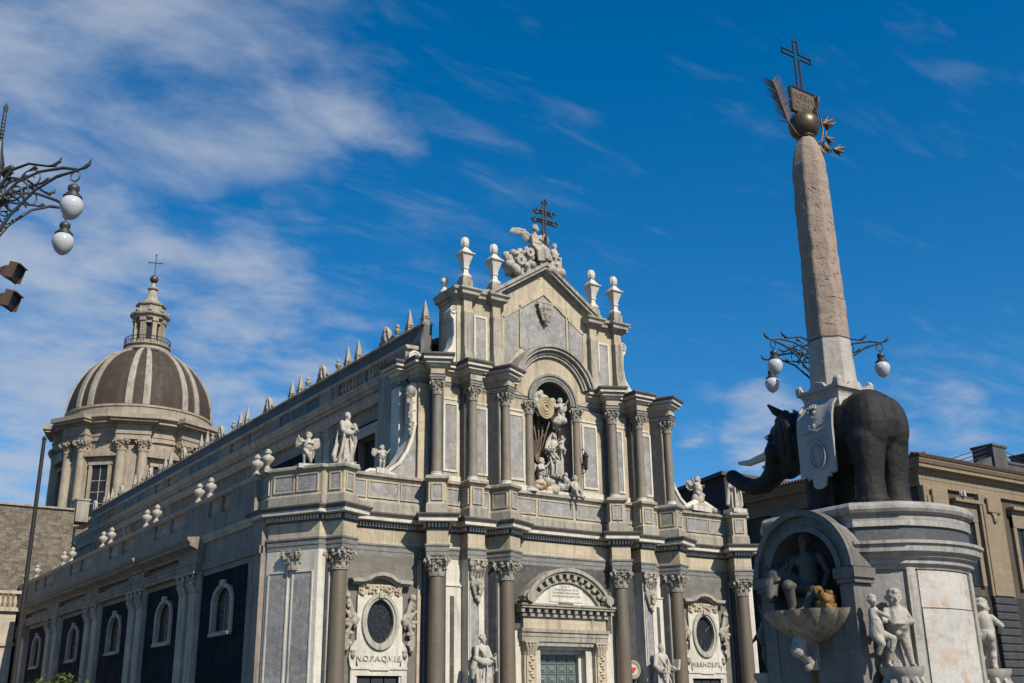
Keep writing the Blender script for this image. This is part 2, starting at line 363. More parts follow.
# ------------------------------------------------------------------ mesh helpers
class MB:
    """collects shapes in one mesh"""
    def __init__(s):
        s.v, s.f, s.M = [], [], None
    def add(s, vs, fs):
        o = len(s.v)
        if s.M is not None:
            M = s.M
            vs = [tuple(M @ Vector(p)) for p in vs]
        s.v += vs
        s.f += [tuple(i + o for i in f) for f in fs]
        return s
    def box(s, x0, y0, z0, x1, y1, z1):
        return s.add([(x0, y0, z0), (x1, y0, z0), (x1, y1, z0), (x0, y1, z0), (x0, y0, z1), (x1, y0, z1), (x1, y1, z1), (x0, y1, z1)],
                     [(0, 3, 2, 1), (4, 5, 6, 7), (0, 1, 5, 4), (1, 2, 6, 5), (2, 3, 7, 6), (3, 0, 4, 7)])
    def prism(s, poly, ax, c0, c1):
        n = len(poly)
        def P(a, b, c):
            return (c, a, b) if ax == 'x' else (a, c, b) if ax == 'y' else (a, b, c)
        vs = [P(a, b, c0) for a, b in poly] + [P(a, b, c1) for a, b in poly]
        fs = [tuple(range(n)), tuple(range(2 * n - 1, n - 1, -1))]
        fs += [(i, (i + 1) % n, n + (i + 1) % n, n + i) for i in range(n)]
        return s.add(vs, fs)
    def ring(s, outer, inner, ax, c0, c1):
        """a plate with a hole: two outlines with as many points each; open when given as lists of unequal ends"""
        n = len(outer)
        def P(a, b, c):
            return (c, a, b) if ax == 'x' else (a, c, b) if ax == 'y' else (a, b, c)
        vs = [P(a, b, c0) for a, b in outer] + [P(a, b, c0) for a, b in inner] + [P(a, b, c1) for a, b in outer] + [P(a, b, c1) for a, b in inner]
        fs = []
        for i in range(n):
            j = (i + 1) % n
            fs += [(i, j, n + j, n + i), (2 * n + i, 3 * n + i, 3 * n + j, 2 * n + j), (i, 2 * n + i, 2 * n + j, j), (n + i, n + j, 3 * n + j, 3 * n + i)]
        return s.add(vs, fs)
    def band(s, outer, inner, ax, c0, c1):
        """open arc band between two polylines"""
        n = len(outer)
        return s.prism(list(outer) + list(reversed(inner)), ax, c0, c1) if False else s._band(outer, inner, ax, c0, c1)
    def _band(s, outer, inner, ax, c0, c1):
        n = len(outer)
        def P(a, b, c):
            return (c, a, b) if ax == 'x' else (a, c, b) if ax == 'y' else (a, b, c)
        vs = [P(a, b, c0) for a, b in outer] + [P(a, b, c0) for a, b in inner] + [P(a, b, c1) for a, b in outer] + [P(a, b, c1) for a, b in inner]
        fs = [(0, n, 3 * n, 2 * n), (n - 1, 3 * n - 1, 4 * n - 1, 2 * n - 1)]
        for i in range(n - 1):
            j = i + 1
            fs += [(i, j, n + j, n + i), (2 * n + i, 3 * n + i, 3 * n + j, 2 * n + j), (i, 2 * n + i, 2 * n + j, j), (n + i, n + j, 3 * n + j, 3 * n + i)]
        return s.add(vs, fs)
    def lathe(s, prof, seg=24, c=(0, 0), a0=0.0, a1=2 * pi, sx=1.0, sy=1.0, rad=None):
        """prof [(r, z)]; rad(a) scales the radius by angle"""
        full = abs(a1 - a0 - 2 * pi) < 1e-6
        n = seg if full else seg + 1
        vs, fs = [], []
        for r, z in prof:
            for i in range(n):
                a = a0 + (a1 - a0) * i / seg
                k = rad(a) if rad else 1.0
                vs.append((c[0] + r * k * cos(a) * sx, c[1] + r * k * sin(a) * sy, z))
        for j in range(len(prof) - 1):
            for i in range(seg):
                k = (i + 1) % n
                fs.append((j * n + i, j * n + k, (j + 1) * n + k, (j + 1) * n + i))
        m = len(prof) - 1
        fs.append(tuple(range(n - 1, -1, -1)))
        fs.append(tuple(m * n + i for i in range(n)))
        if not full:
            fs.append(tuple(j * n for j in range(m + 1)))
            fs.append(tuple(j * n + n - 1 for j in range(m, -1, -1)))
        return s.add(vs, fs)
    def tube(s, pts, r, seg=8, closed=False):
        pts = [Vector(p) for p in pts]
        n = len(pts)
        rs = r if isinstance(r, (list, tuple)) else [r] * n
        vs, fs = [], []
        up = None
        for i, p in enumerate(pts):
            if closed:
                t = pts[(i + 1) % n] - pts[i - 1]
            else:
                t = pts[min(i + 1, n - 1)] - pts[max(i - 1, 0)]
            if t.length < 1e-9:
                t = Vector((0, 0, 1))
            t.normalize()
            if up is None:
                up = Vector((0, 0, 1)) if abs(t.z) < 0.9 else Vector((1, 0, 0))
            a = t.cross(up)
            if a.length < 1e-4:
                a = t.orthogonal()
            a.normalize()
            b = a.cross(t).normalized()
            up = b
            for k in range(seg):
                an = 2 * pi * k / seg
                vs.append(tuple(p + (a * cos(an) + b * sin(an)) * rs[i]))
        m = n if closed else n - 1
        for i in range(m):
            j = (i + 1) % n
            for k in range(seg):
                l = (k + 1) % seg
                fs.append((i * seg + k, i * seg + l, j * seg + l, j * seg + k))
        if not closed:
            fs.append(tuple(range(seg - 1, -1, -1)))
            fs.append(tuple((n - 1) * seg + k for k in range(seg)))
        return s.add(vs, fs)
    def ball(s, c, r, nu=12, nv=8):
        if not isinstance(r, (tuple, list)):
            r = (r, r, r)
        vs = [(c[0], c[1], c[2] - r[2])]
        for j in range(1, nv):
            b = -pi / 2 + pi * j / nv
            for i in range(nu):
                a = 2 * pi * i / nu
                vs.append((c[0] + r[0] * cos(b) * cos(a), c[1] + r[1] * cos(b) * sin(a), c[2] + r[2] * sin(b)))
        vs.append((c[0], c[1], c[2] + r[2]))
        fs = [(0, 1 + (i + 1) % nu, 1 + i) for i in range(nu)]
        for j in range(nv - 2):
            for i in range(nu):
                k = (i + 1) % nu
                fs.append((1 + j * nu + i, 1 + j * nu + k, 1 + (j + 1) * nu + k, 1 + (j + 1) * nu + i))
        t = len(vs) - 1
        b = 1 + (nv - 2) * nu
        fs += [(b + i, b + (i + 1) % nu, t) for i in range(nu)]
        return s.add(vs, fs)
    def limb(s, pts, rs, seg=10):
        """rounded tapering limb through the points"""
        s.tube(pts, list(rs), seg)
        for p, r in zip(pts, rs):
            s.ball(p, r * 0.99, seg, 6)
        return s
    def sweep(s, prof, path, closed=False):
        """mitred moulding: prof [(out, z)] as a closed outline, path [(x, y)] left to right seen from outside"""
        n, m = len(path), len(prof)
        mit = []
        for i in range(n):
            ns = []
            for a, b in ((i - 1, i), (i, i + 1)):
                if closed:
                    a, b = a % n, b % n
                elif a < 0 or b >= n:
                    continue
                dx, dy = path[b][0] - path[a][0], path[b][1] - path[a][1]
                l = hypot(dx, dy)
                ns.append((dy / l, -dx / l))
            if len(ns) == 1:
                mit.append(ns[0])
            else:
                d = 1 + ns[0][0] * ns[1][0] + ns[0][1] * ns[1][1]
                d = max(d, 0.35)
                mit.append(((ns[0][0] + ns[1][0]) / d, (ns[0][1] + ns[1][1]) / d))
        vs = [(path[i][0] + mit[i][0] * o, path[i][1] + mit[i][1] * o, z) for i in range(n) for o, z in prof]
        fs = []
        for i in range(n if closed else n - 1):
            j = (i + 1) % n
            for k in range(m):
                l = (k + 1) % m
                fs.append((i * m + k, j * m + k, j * m + l, i * m + l))
        if not closed:
            fs.append(tuple(range(m - 1, -1, -1)))
            fs.append(tuple((n - 1) * m + k for k in range(m)))
        return s.add(vs, fs)
    def loft(s, rings):
        """rings of equal length points; closes both ends"""
        n = len(rings[0])
        vs = [p for r in rings for p in r]
        fs = []
        for j in range(len(rings) - 1):
            for i in range(n):
                k = (i + 1) % n
                fs.append((j * n + i, j * n + k, (j + 1) * n + k, (j + 1) * n + i))
        fs.append(tuple(range(n - 1, -1, -1)))
        fs.append(tuple((len(rings) - 1) * n + i for i in range(n)))
        return s.add(vs, fs)
    def mesh(s, name):
        me = bpy.data.meshes.new(name)
        me.from_pydata(s.v, [], s.f)
        bm = bmesh.new()
        bm.from_mesh(me)
        bmesh.ops.recalc_face_normals(bm, faces=bm.faces)
        bm.to_mesh(me)
        bm.free()
        return me
    def build(s, name, mat, parent=None, loc=(0, 0, 0), smooth=None, rot=None, bevel=0):
        return obj(name, s.mesh(name), mat, parent, loc, smooth, rot, bevel)

def obj(name, me, mat, parent=None, loc=(0, 0, 0), smooth=None, rot=None, bevel=0):
    o = bpy.data.objects.new(name, me)
    COL.objects.link(o)
    if not me.materials:
        me.materials.append(MT[mat] if isinstance(mat, str) else mat)
    if smooth is not None:
        if smooth >= 180:
            me.polygons.foreach_set('use_smooth', [True] * len(me.polygons))
        else:
            me.polygons.foreach_set('use_smooth', [True] * len(me.polygons))
            me.set_sharp_from_angle(angle=radians(smooth))
    if parent:
        o.parent = parent
    o.location = loc
    if rot:
        o.rotation_euler = rot
    if bevel:
        b = o.modifiers.new('bevel', 'BEVEL')
        b.width = bevel
        b.segments = 2
        b.limit_method = 'ANGLE'
        b.angle_limit = radians(40)
    return o

def thing(name, label, cat, loc=(0, 0, 0), rz=0.0, group=None):
    o = bpy.data.objects.new(name, None)
    COL.objects.link(o)
    o.location = loc
    o.rotation_euler = (0, 0, rz)
    return tag(o, label, cat, group)
def tag(o, label, cat, group=None):
    o['label'] = label
    o['category'] = cat
    if group:
        o['group'] = group
    return o
def kids(o):
    return [c for c in bpy.data.objects if c.parent == o]
def dup(o, parent=None, loc=None, rz=None, scale=None):
    c = o.copy()
    COL.objects.link(c)
    c.parent = parent
    if loc is not None:
        c.location = loc
    if rz is not None:
        c.rotation_euler = (0, 0, rz)
    if scale is not None:
        c.scale = scale
    for k in kids(o):
        dup(k, c)
    return c

def sculpt(mb, voxel, smooth=3, name='carving'):
    """one continuous carved surface out of overlapping closed shapes"""
    me = mb.mesh(name)
    o = bpy.data.objects.new(name, me)
    COL.objects.link(o)
    r = o.modifiers.new('r', 'REMESH')
    r.mode = 'VOXEL'
    r.voxel_size = voxel
    if smooth:
        q = o.modifiers.new('s', 'SMOOTH')
        q.factor = 0.5
        q.iterations = smooth
    dg = bpy.context.evaluated_depsgraph_get()
    out = bpy.data.meshes.new_from_object(o.evaluated_get(dg))
    bpy.data.objects.remove(o)
    bpy.data.meshes.remove(me)
    out.name = name
    out.materials.clear()
    return out

def text_mesh(body, size, depth=0.02, align='CENTER', space=1.0):
    cu = bpy.data.curves.new('lettering', 'FONT')
    cu.body = body
    cu.size = size
    cu.extrude = depth
    cu.align_x = align
    cu.align_y = 'CENTER'
    cu.space_character = space
    o = bpy.data.objects.new('lettering', cu)
    COL.objects.link(o)
    dg = bpy.context.evaluated_depsgraph_get()
    me = bpy.data.meshes.new_from_object(o.evaluated_get(dg))
    bpy.data.objects.remove(o)
    me.name = 'lettering'
    return me

def rot2(x, y, b):
    return (x * cos(b) - y * sin(b), x * sin(b) + y * cos(b))
def arc(cx, cz, r, a0, a1, n, rz=None):
    rz = rz or r
    return [(cx + r * cos(a0 + (a1 - a0) * i / n), cz + rz * sin(a0 + (a1 - a0) * i / n)) for i in range(n + 1)]
# ------------------------------------------------------------------ ground
g = MB()
g.add([(-1500, -1500, 0), (1500, -1500, 0), (1500, 1500, 0), (-1500, 1500, 0)], [(0, 1, 2, 3)])
o = g.build('ground', 'paving')
o['kind'] = 'structure'

# ------------------------------------------------------------------ cathedral
CATH = thing('cathedral', 'baroque cathedral with carved cream and grey marble front and brown ribbed dome behind', 'cathedral', (42.1, 55.1, 0))
B26 = radians(26)

def block(cx, cy, beta, b, backl, backr):
    fl = rot2(-b, -b, beta); fr = rot2(b, -b, beta)
    fl = (cx + fl[0], cy + fl[1]); fr = (cx + fr[0], cy + fr[1])
    tl = (backl - fl[1]) / cos(beta); tr = (backr - fr[1]) / cos(beta)
    return [(fl[0] - sin(beta) * tl, backl), fl, fr, (fr[0] - sin(beta) * tr, backr)]
def mirror(path):
    return path + [(-x, y) for x, y in reversed(path)]
# column places of both orders: (u, y, turn)
LOW = [(-15.55, -.05, B26), (-9.35, 0.0, -B26), (-4.45, -.05, B26)]
UPP = [(-9.4, 0.0, -B26), (-6.8, 0.05, 0.0), (-4.35, 0.0, B26)]

def low_path(b=.62, bay=1.05, mid=.55, cen=.4, c2=.6):
    p = [(-18.5, 5.2), (-18.5, 3.0), (-16.75, .1), (-16.32, .1)]
    p += block(*LOW[0], b, .1, bay)[1:]
    p += block(*LOW[1], b, bay, mid)
    p += block(-6.75, .35, 0, c2, mid, .6)
    p += block(*LOW[2], b, .6, cen)
    return mirror(p)
def low_wall():
    p = [(-18.5, 5.2), (-18.5, 3.0), (-16.75, .1), (-16.32, .1), (-16.0, 1.05), (-8.9, 1.05), (-8.75, .55), (-7.3, .55), (-7.3, -.2), (-6.2, -.2), (-6.2, .6), (-4.5, .6), (-4.2, .4)]
    return mirror(p)
LP = low_path()
LW = low_wall()
half = len(LW) // 2
for sgn in (1, -1):
    P = LW[:half] + [(-2.25, LW[half - 1][1])]
    if sgn < 0:
        P = [(-x, y) for x, y in reversed(P)]
    MB().sweep([(-.5, 0), (0, 0), (0, 10.33), (-.5, 10.33)], P).build('lower_wall', 'marble', CATH)
q = MB(); q.box(-2.25, .4, 5.7, 2.25, .9, 10.33); q.build('lower_wall', 'marble', CATH)
MB().sweep([(-.5, 10.33), (.02, 10.33), (.02, 10.56), (.05, 10.57), (.05, 10.8), (.11, 10.88), (.11, 10.97), (-.5, 10.97)], LP).build('architrave', 'greyband', CATH)
MB().sweep([(-.5, 10.97), (0, 10.97), (0, 11.82), (-.5, 11.82)], LP).build('frieze', 'cream', CATH)
MB().sweep([(-.5, 11.82), (.03, 11.82), (.05, 11.92), (.05, 12.22), (-.5, 12.22)], LP).build('cornice_bed', 'greydark', CATH)  # bed coloured dark to paint in the shade between the dentils
MB().sweep([(-.5, 12.221), (.06, 12.221), (.44, 12.225), (.44, 12.25), (.50, 12.25), (.50, 12.44), (-.5, 12.44)], LP).build('main_cornice', 'marble', CATH)
MB().sweep([(-.5, 12.441), (.52, 12.441), (.55, 12.5), (.64, 12.62), (.65, 12.7), (-.5, 12.76)], LP).build('cornice_top', 'leadtop', CATH)

def along(path, pitch, fn, margin=.1):
    for (x0, y0), (x1, y1) in zip(path, path[1:]):
        l = hypot(x1 - x0, y1 - y0)
        n = int((l - 2 * margin) / pitch)
        if n < 1:
            continue
        a = atan2(y1 - y0, x1 - x0)
        for i in range(n):
            t = (l - (n - 1) * pitch) / 2 + i * pitch
            fn(x0 + cos(a) * t, y0 + sin(a) * t, a)
def dentils(path, pitch, w, o0, o1, z0, z1, name='dentil_course'):
    for s0, s1 in zip(path, path[1:]):
        m = MB()
        def one(x, y, a):
            m.M = Matrix.Translation((x, y, 0)) @ Matrix.Rotation(a, 4, 'Z')
            m.box(-w / 2, -o1, z0, w / 2, -o0, z1)
        along([s0, s1], pitch, one, -.02)
        m.M = None
        if m.v:
            m.build(name, 'marble', CATH)
dentils(LP, .20, .105, .02, .17, 11.94, 12.16)

# attic course between the orders, with pedestals
def attic_path(b):
    p = [(-18.5, 5.2), (-18.5, 3.05), (-16.7, .1), (-16.4, .1)]
    p += block(*LOW[0], b, .1, .85)[1:]
    p += block(*UPP[0], b, .85, .55)
    p += block(*UPP[1], b, .55, .55)
    p += block(*UPP[2], b, .55, .75)
    return mirror(p)
AP = attic_path(.50)
MB().sweep([(-.5, 12.7), (.14, 12.7), (.14, 13.3), (.05, 13.42), (-.5, 13.42)], AP).build('attic_plinth', 'weathered', CATH)
MB().sweep([(-.5, 13.4), (0, 13.4), (0, 14.68), (-.5, 14.68)], AP).build('attic_wall', 'cream', CATH)
MB().sweep([(-.6, 14.66), (.04, 14.66), (.10, 14.74), (.2, 14.82), (.2, 14.96), (.12, 15.02), (-.6, 15.04)], AP).build('attic_coping', 'weathered', CATH)

def panel(path_seg, m0, m1, z0, z1, mat, name='marble_panel', th=.035, frame=None, parent=None, fmat='marble'):
    """a slab of marble let into a wall between m0 and m1 metres from the ends of the segment"""
    (x0, y0), (x1, y1) = path_seg
    l = hypot(x1 - x0, y1 - y0)
    a = atan2(y1 - y0, x1 - x0)
    if l - m0 - m1 < .08:
        return
    M = Matrix.Translation((x0, y0, 0)) @ Matrix.Rotation(a, 4, 'Z')
    q = MB(); q.M = M
    q.box(m0, -th, z0, l - m1, .05, z1)
    o = q.build(name, mat, parent or CATH)
    if frame:
        f = MB(); f.M = M
        w = frame
        a0, a1 = m0 - w, l - m1 + w
        t2 = th + .045
        f.box(a0, -t2, z0 - w, a1, .04, z0); f.box(a0, -t2, z1, a1, .04, z1 + w)
        f.box(a0, -t2, z0, m0, .04, z1); f.box(l - m1, -t2, z0, a1, .04, z1)
        f.build('panel_frame', fmat, o)
    return o
# grey panels round the attic
for s0, s1 in zip(AP, AP[1:]):
    l = hypot(s1[0] - s0[0], s1[1] - s0[1])
    if l < .35:
        continue
    if l > 5.5:
        parts = [(.35, l * .30), (l * .34, l * .66), (l * .70, l - .35)]
    elif l > 3.0:
        parts = [(.3, l * .45), (l * .53, l - .3)]
    else:
        parts = [(min(.22, l * .22), l - min(.22, l * .22))]
    for a, b in parts:
        panel((s0, s1), a, l - b, 13.62, 14.5, 'grey', frame=.07, fmat='cream')

# ---- columns
def spiral(r0, turns, n):
    return [(r0 * (1 - .75 * i / n) * cos(2 * pi * turns * i / n), r0 * (1 - .75 * i / n) * sin(2 * pi * turns * i / n)) for i in range(n + 1)]
def leaf(mb, a, r0, z0, h, out, w):
    """one acanthus leaf curling outwards"""
    rings = []
    ca, sa = cos(a), sin(a)
    for t, ro, zz, ww in ((0, 0, 0, .8), (.35, .03, .38, 1.0), (.7, .25, .78, 1.0), (.9, .65, .98, .85), (1.0, 1.0, .92, .6), (1.0, .95, .76, .3)):
        r = r0 + out * ro
        k = w * ww / 2
        th = .16 * w
        z = z0 + h * zz
        pts = [(r, -k), (r + th * 1.2, -k * .45), (r + th * .7, 0), (r + th * 1.2, k * .45), (r, k), (r - th, 0)]
        rings.append([(x * ca - y * sa, x * sa + y * ca, z) for x, y in pts])
    mb.loft(rings)
def capital_mesh():
    """unit composite capital: 1 high, standing on a shaft of radius .38"""
    m = MB()
    m.lathe([(.37, 0), (.43, .02), (.43, .06), (.38, .08), (.37, .3), (.40, .62), (.47, .8), (.47, .84)], 20)
    for i in range(8):
        leaf(m, 2 * pi * i / 8, .37, .07, .34, .15, .26)
        leaf(m, 2 * pi * (i + .5) / 8, .38, .10, .56, .18, .26)
    m.lathe([(.42, .66), (.5, .68), (.53, .73), (.5, .78), (.42, .8)], 16, rad=lambda a: 1 + .04 * cos(12 * a))
    for i in range(4):
        a = pi / 4 + i * pi / 2
        for sd_ in (-1, 1):
            M = Matrix.Rotation(a, 4, 'Z') @ Matrix.Translation((.63, sd_ * .06, .70)) @ Matrix.Rotation(sd_ * .5, 4, 'Z')
            m.M = M
            m.tube([(x, 0, z) for x, z in spiral(.20, 1.75, 22)], [.062 - .0015 * k for k in range(23)], 6)
            m.ball((0, 0, 0), (.06, .06, .06), 8, 6)
        m.M = Matrix.Rotation(a, 4, 'Z')
        m.limb([(.44, 0, .5), (.52, 0, .66), (.62, 0, .76)], [.06, .06, .05], 6)
        m.M = Matrix.Rotation(a + pi / 4, 4, 'Z')
        m.ball((.55, 0, .86), (.09, .11, .10), 8, 6)
        m.ball((.5, 0, .7), (.06, .1, .06), 8, 6)
    m.M = None
    poly = []
    for i in range(4):
        a = i * pi / 2
        for x, y in ((.56, -.52), (.50, -.25), (.475, 0), (.50, .25), (.56, .52)):
            poly.append(rot2(x, y, a))
    m.prism(poly, 'z', .84, .92)
    m.prism([(x * 1.06, y * 1.06) for x, y in poly], 'z', .925, 1.0)
    return m.mesh('capital')
CAPITAL = capital_mesh()
CAPITAL.materials.append(MT['capital'])

def make_column(z0, z1, r, rt, hcap, mat, plinth_h, cap_scale):
    """column: shaft mesh at the column's foot, base and capital as its parts"""
    n = 12
    prof = []
    for i in range(n + 1):
        t = i / n
        prof.append((r + (rt - r) * t ** 1.6, z0 + .02 + (z1 - z0) * t))
    prof = [(r * 1.08, z0), (r * 1.08, z0 + .06)] + prof[1:] + [(rt * 1.1, z1 + .02), (rt * 1.12, z1 + .08)]
    c = MB().lathe(prof, 28).build('column', mat, CATH, smooth=40)
    b = MB()
    b.lathe([(r * 1.36, z0 - .25), (r * 1.42, z0 - .20), (r * 1.42, z0 - .15), (r * 1.2, z0 - .11), (r * 1.16, z0 - .07), (r * 1.26, z0 - .04), (r * 1.22, z0), (r, z0 + .01)], 28)
    k = r * 1.45
    b.box(-k, -k, z0 - plinth_h, k, k, z0 - .25)
    b.build('base', 'marble', c, smooth=40)
    o = obj('capital', CAPITAL, 'capital', c, (0, 0, z1))
    o.scale = (cap_scale, cap_scale, hcap)
    return c
lowcol = make_column(2.6, 9.18, .47, .41, 1.15, 'granite', .6, 1.10)
first = True
for sgn in (1, -1):
    for (u, y, b) in LOW:
        c = lowcol if first else dup(lowcol, CATH)
        first = False
        c.location = (sgn * u, y, 0)
        c.rotation_euler = (0, 0, sgn * b)
upcol = make_column(15.3, 20.08, .285, .25, .92, 'granite_grey', .28, .70)
first = True
for sgn in (1, -1):
    for (u, y, b) in UPP:
        c = upcol if first else dup(upcol, CATH)
        first = False
        c.location = (sgn * u, y, 0)
        c.rotation_euler = (0, 0, sgn * b)
    c = dup(upcol, CATH)
    c.location = (sgn * 1.95, .85, 0)
# pedestals of the great columns (below the picture's edge, still standing there)
for sgn in (1, -1):
    for (u, y, b) in LOW:
        q = MB()
        q.box(-.72, -.72, .35, .72, .9, 2.0)
        q.box(-.8, -.8, 0, .8, .9, .35); q.box(-.78, -.78, 1.8, .78, .9, 2.0)
        q.build('pedestal', 'marble', CATH, (sgn * u, y, 0), rot=(0, 0, sgn * b))

# piers behind the great columns, faced with blue grey marble
for sgn in (1, -1):
    for (u, y, b) in LOW:
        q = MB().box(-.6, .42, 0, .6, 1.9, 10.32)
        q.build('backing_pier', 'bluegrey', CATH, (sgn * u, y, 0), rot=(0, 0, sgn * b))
        q = MB().box(-.38, .36, 0, .38, .5, 10.3)
        q.build('pier_facing', 'marble', CATH, (sgn * u, y, 0), rot=(0, 0, sgn * b))
    for (u, y, b) in UPP:
        q = MB().box(-.42, .34, 15.04, .42, 1.6, 21.0)
        q.build('backing_pier', 'bluegrey', CATH, (sgn * u, y, 0), rot=(0, 0, sgn * b))
        q = MB().box(-.28, .29, 15.04, .28, .4, 21.0)
        q.build('pier_facing', 'cream', CATH, (sgn * u, y, 0), rot=(0, 0, sgn * b))

# ---- lower wall facings
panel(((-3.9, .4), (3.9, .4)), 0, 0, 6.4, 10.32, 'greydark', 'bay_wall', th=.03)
for sgn in (1, -1):
    def seg(a, b):
        return (a, b) if sgn == 1 else ((-b[0], b[1]), (-a[0], a[1]))
    # slanting corner face with two long grey panels and a capital between them
    cs = seg((-18.5, 3.0), (-16.75, .1))
    panel(cs, *((.25, 1.95) if sgn == 1 else (1.95, .25)), 2.2, 9.1, 'grey', frame=.08)
    panel(cs, *((1.85, .35) if sgn == 1 else (.35, 1.85)), 2.2, 9.1, 'grey', frame=.08)
    # bay wall of dark stone
    panel(seg((-15.3, 1.05), (-9.6, 1.05)), 0, 0, .3, 10.3, 'baywall', 'bay_wall', th=.03)
    panel(seg((-10.05, 1.05), (-9.8, 1.05)), 0, 0, .3, 10.2, 'cream', 'pilaster_strip', th=.12)
    # white pier with a narrow grey inlay
    panel(seg((-8.7, .55), (-7.35, .55)), .05, .05, .3, 8.72, 'marble', 'pilaster_strip', th=.10)
    panel(seg((-8.15, .45), (-7.87, .45)), 0, 0, .8, 8.2, 'greydark', th=.02)
    panel(seg((-8.7, .55), (-7.35, .55)), .02, .02, 8.76, 8.84, 'marble', 'string_course', th=.16)
    # pilaster with grey field
    panel(seg((-7.3, -.2), (-6.2, -.2)), .14, .42, .6, 9.0, 'grey', frame=.05)
    panel(seg((-6.2, .6), (-4.9, .6)), .06, .9, .3, 10.3, 'cream', 'pilaster_strip', th=.22)
    panel(seg((-6.2, .6), (-4.9, .6)), .5, .1, .3, 10.3, 'bluegrey', th=.05)
    q = MB(); q.box(-6.2 + .03, -.02, 8.75, -5.9 + .03, .3, 8.84)
    # pilaster capital with a mask hanging under it
    c = MB()
    for i in range(5):
        x = -.42 + .21 * i
        c.limb([(x, -.12, 0), (x, -.17, .3), (x, -.32, .52)], [.08, .09, .07], 6)
        c.limb([(x + .1 if i < 4 else x, -.10, .2), (x, -.16, .6), (x, -.30, .78)], [.07, .08, .06], 6)
    for sx in (-1, 1):
        c.tube([(sx * .43 + x, -.28, .84 + z) for x, z in spiral(.2, 1.75, 20)], .05, 6)
        c.ball((sx * .43, -.26, .84), .07, 8, 6)
    c.ball((0, -.27, .9), (.15, .12, .14), 8, 6)
    c.ball((0, -.25, .55), (.17, .10, .24), 8, 6)
    c.box(-.6, -.34, 1.02, .6, 0, 1.13)
    c.build('pilaster_capital', 'capital', CATH, (sgn * -6.75, -.2, 9.2), smooth=50)
    d = MB()
    random.seed(5)
    for k in range(46):
        t = random.random()
        w = .46 * (1 - t * .75)
        d.ball((random.uniform(-w, w), -.10 - .12 * random.random(), -.02 - t * 1.25), (random.uniform(.07, .13),) * 3, 7, 5)
    d.limb([(-.3, -.1, .1), (-.36, -.2, -.4), (-.2, -.18, -.9)], [.1, .12, .07])
    d.limb([(.3, -.1, .1), (.36, -.2, -.4), (.2, -.18, -.9)], [.1, .12, .07])
    d.ball((0, -.2, -.2), (.2, .16, .26), 10, 8)
    dm = sculpt(d, .045, 1, 'carved_festoon')
    obj('carved_festoon', dm, 'capital', CATH, (sgn * -6.75, -.2, 9.15), smooth=180)
# capitals on the slanting corner
for sgn in (1, -1):
    c = obj('pilaster_capital', CAPITAL, 'capital', CATH, (sgn * -17.62, 1.5, 9.2))
    c.scale = (1.0, .55, 1.13)
    c.rotation_euler = (0, 0, sgn * -1.03)

# ---- oval window bays
def ellipse(cx, cz, rx, rz, n=40):
    return [(cx + rx * cos(2 * pi * i / n), cz + rz * sin(2 * pi * i / n)) for i in range(n)]
def rect_ring(cx, cz, x0, x1, z0, z1, n=40):
    out = []
    for i in range(n):
        a = 2 * pi * i / n
        dx, dz = cos(a), sin(a)
        t = 1e9
        if dx > 1e-6: t = min(t, (x1 - cx) / dx)
        if dx < -1e-6: t = min(t, (x0 - cx) / dx)
        if dz > 1e-6: t = min(t, (z1 - cz) / dz)
        if dz < -1e-6: t = min(t, (z0 - cz) / dz)
        out.append((cx + dx * t, cz + dz * t))
    return out
def carved_side(sgn):
    """scroll of foliage that flanks an oval window"""
    m = MB()
    pts = [(.22, -.16, 1.55), (.12, -.2, 1.3), (-.02, -.2, .9), (-.14, -.2, .45), (-.08, -.2, 0), (.1, -.2, -.4), (.22, -.2, -.8), (.22, -.2, -1.2), (.1, -.2, -1.45)]
    m.limb(pts, [.09, .12, .16, .17, .15, .15, .15, .13, .09], 8)
    m.tube([(.2 + x, -.2, 1.5 + z) for x, z in spiral(.2, 1.4, 18)], .07, 6)
    m.limb([(.02, -.2, .5), (.25, -.25, .62), (.38, -.2, .5)], [.1, .09, .05], 8)
    m.limb([(-.1, -.2, .3), (-.3, -.24, .3), (-.32, -.24, .1)], [.1, .1, .08], 8)
    m.ball((-.25, -.3, .05), (.16, .14, .2), 8, 6)
    m.limb([(.15, -.2, -.2), (.35, -.22, -.1), (.4, -.2, .1)], [.09, .08, .05], 8)
    rr = random.Random(12)
    for k in range(34):
        t = rr.random()
        c = Vector(pts[0]).lerp(Vector(pts[-1]), t)
        m.ball((c.x + rr.uniform(-.34, .26) * (1 - abs(t - .5)), -.22 - .1 * rr.random(), c.z), rr.uniform(.06, .13), 7, 5)
    m.tube([(-.2 + x, -.24, .15 + z) for x, z in spiral(.3, 1.5, 20)], .075, 6)
    m.tube([(.12 - x, -.24, -1.15 + z) for x, z in spiral(.26, 1.5, 20)], .07, 6)
    m.limb([(-.3, -.22, .5), (-.42, -.28, .2), (-.3, -.24, -.25)], [.1, .15, .07], 8)
    if sgn < 0:
        m.v = [(-x, y, z) for x, y, z in m.v]
        m.f = [tuple(reversed(f)) for f in m.f]
    return sculpt(m, .04, 1, 'carved_scroll')
SCROLL = {1: carved_side(1), -1: carved_side(-1)}
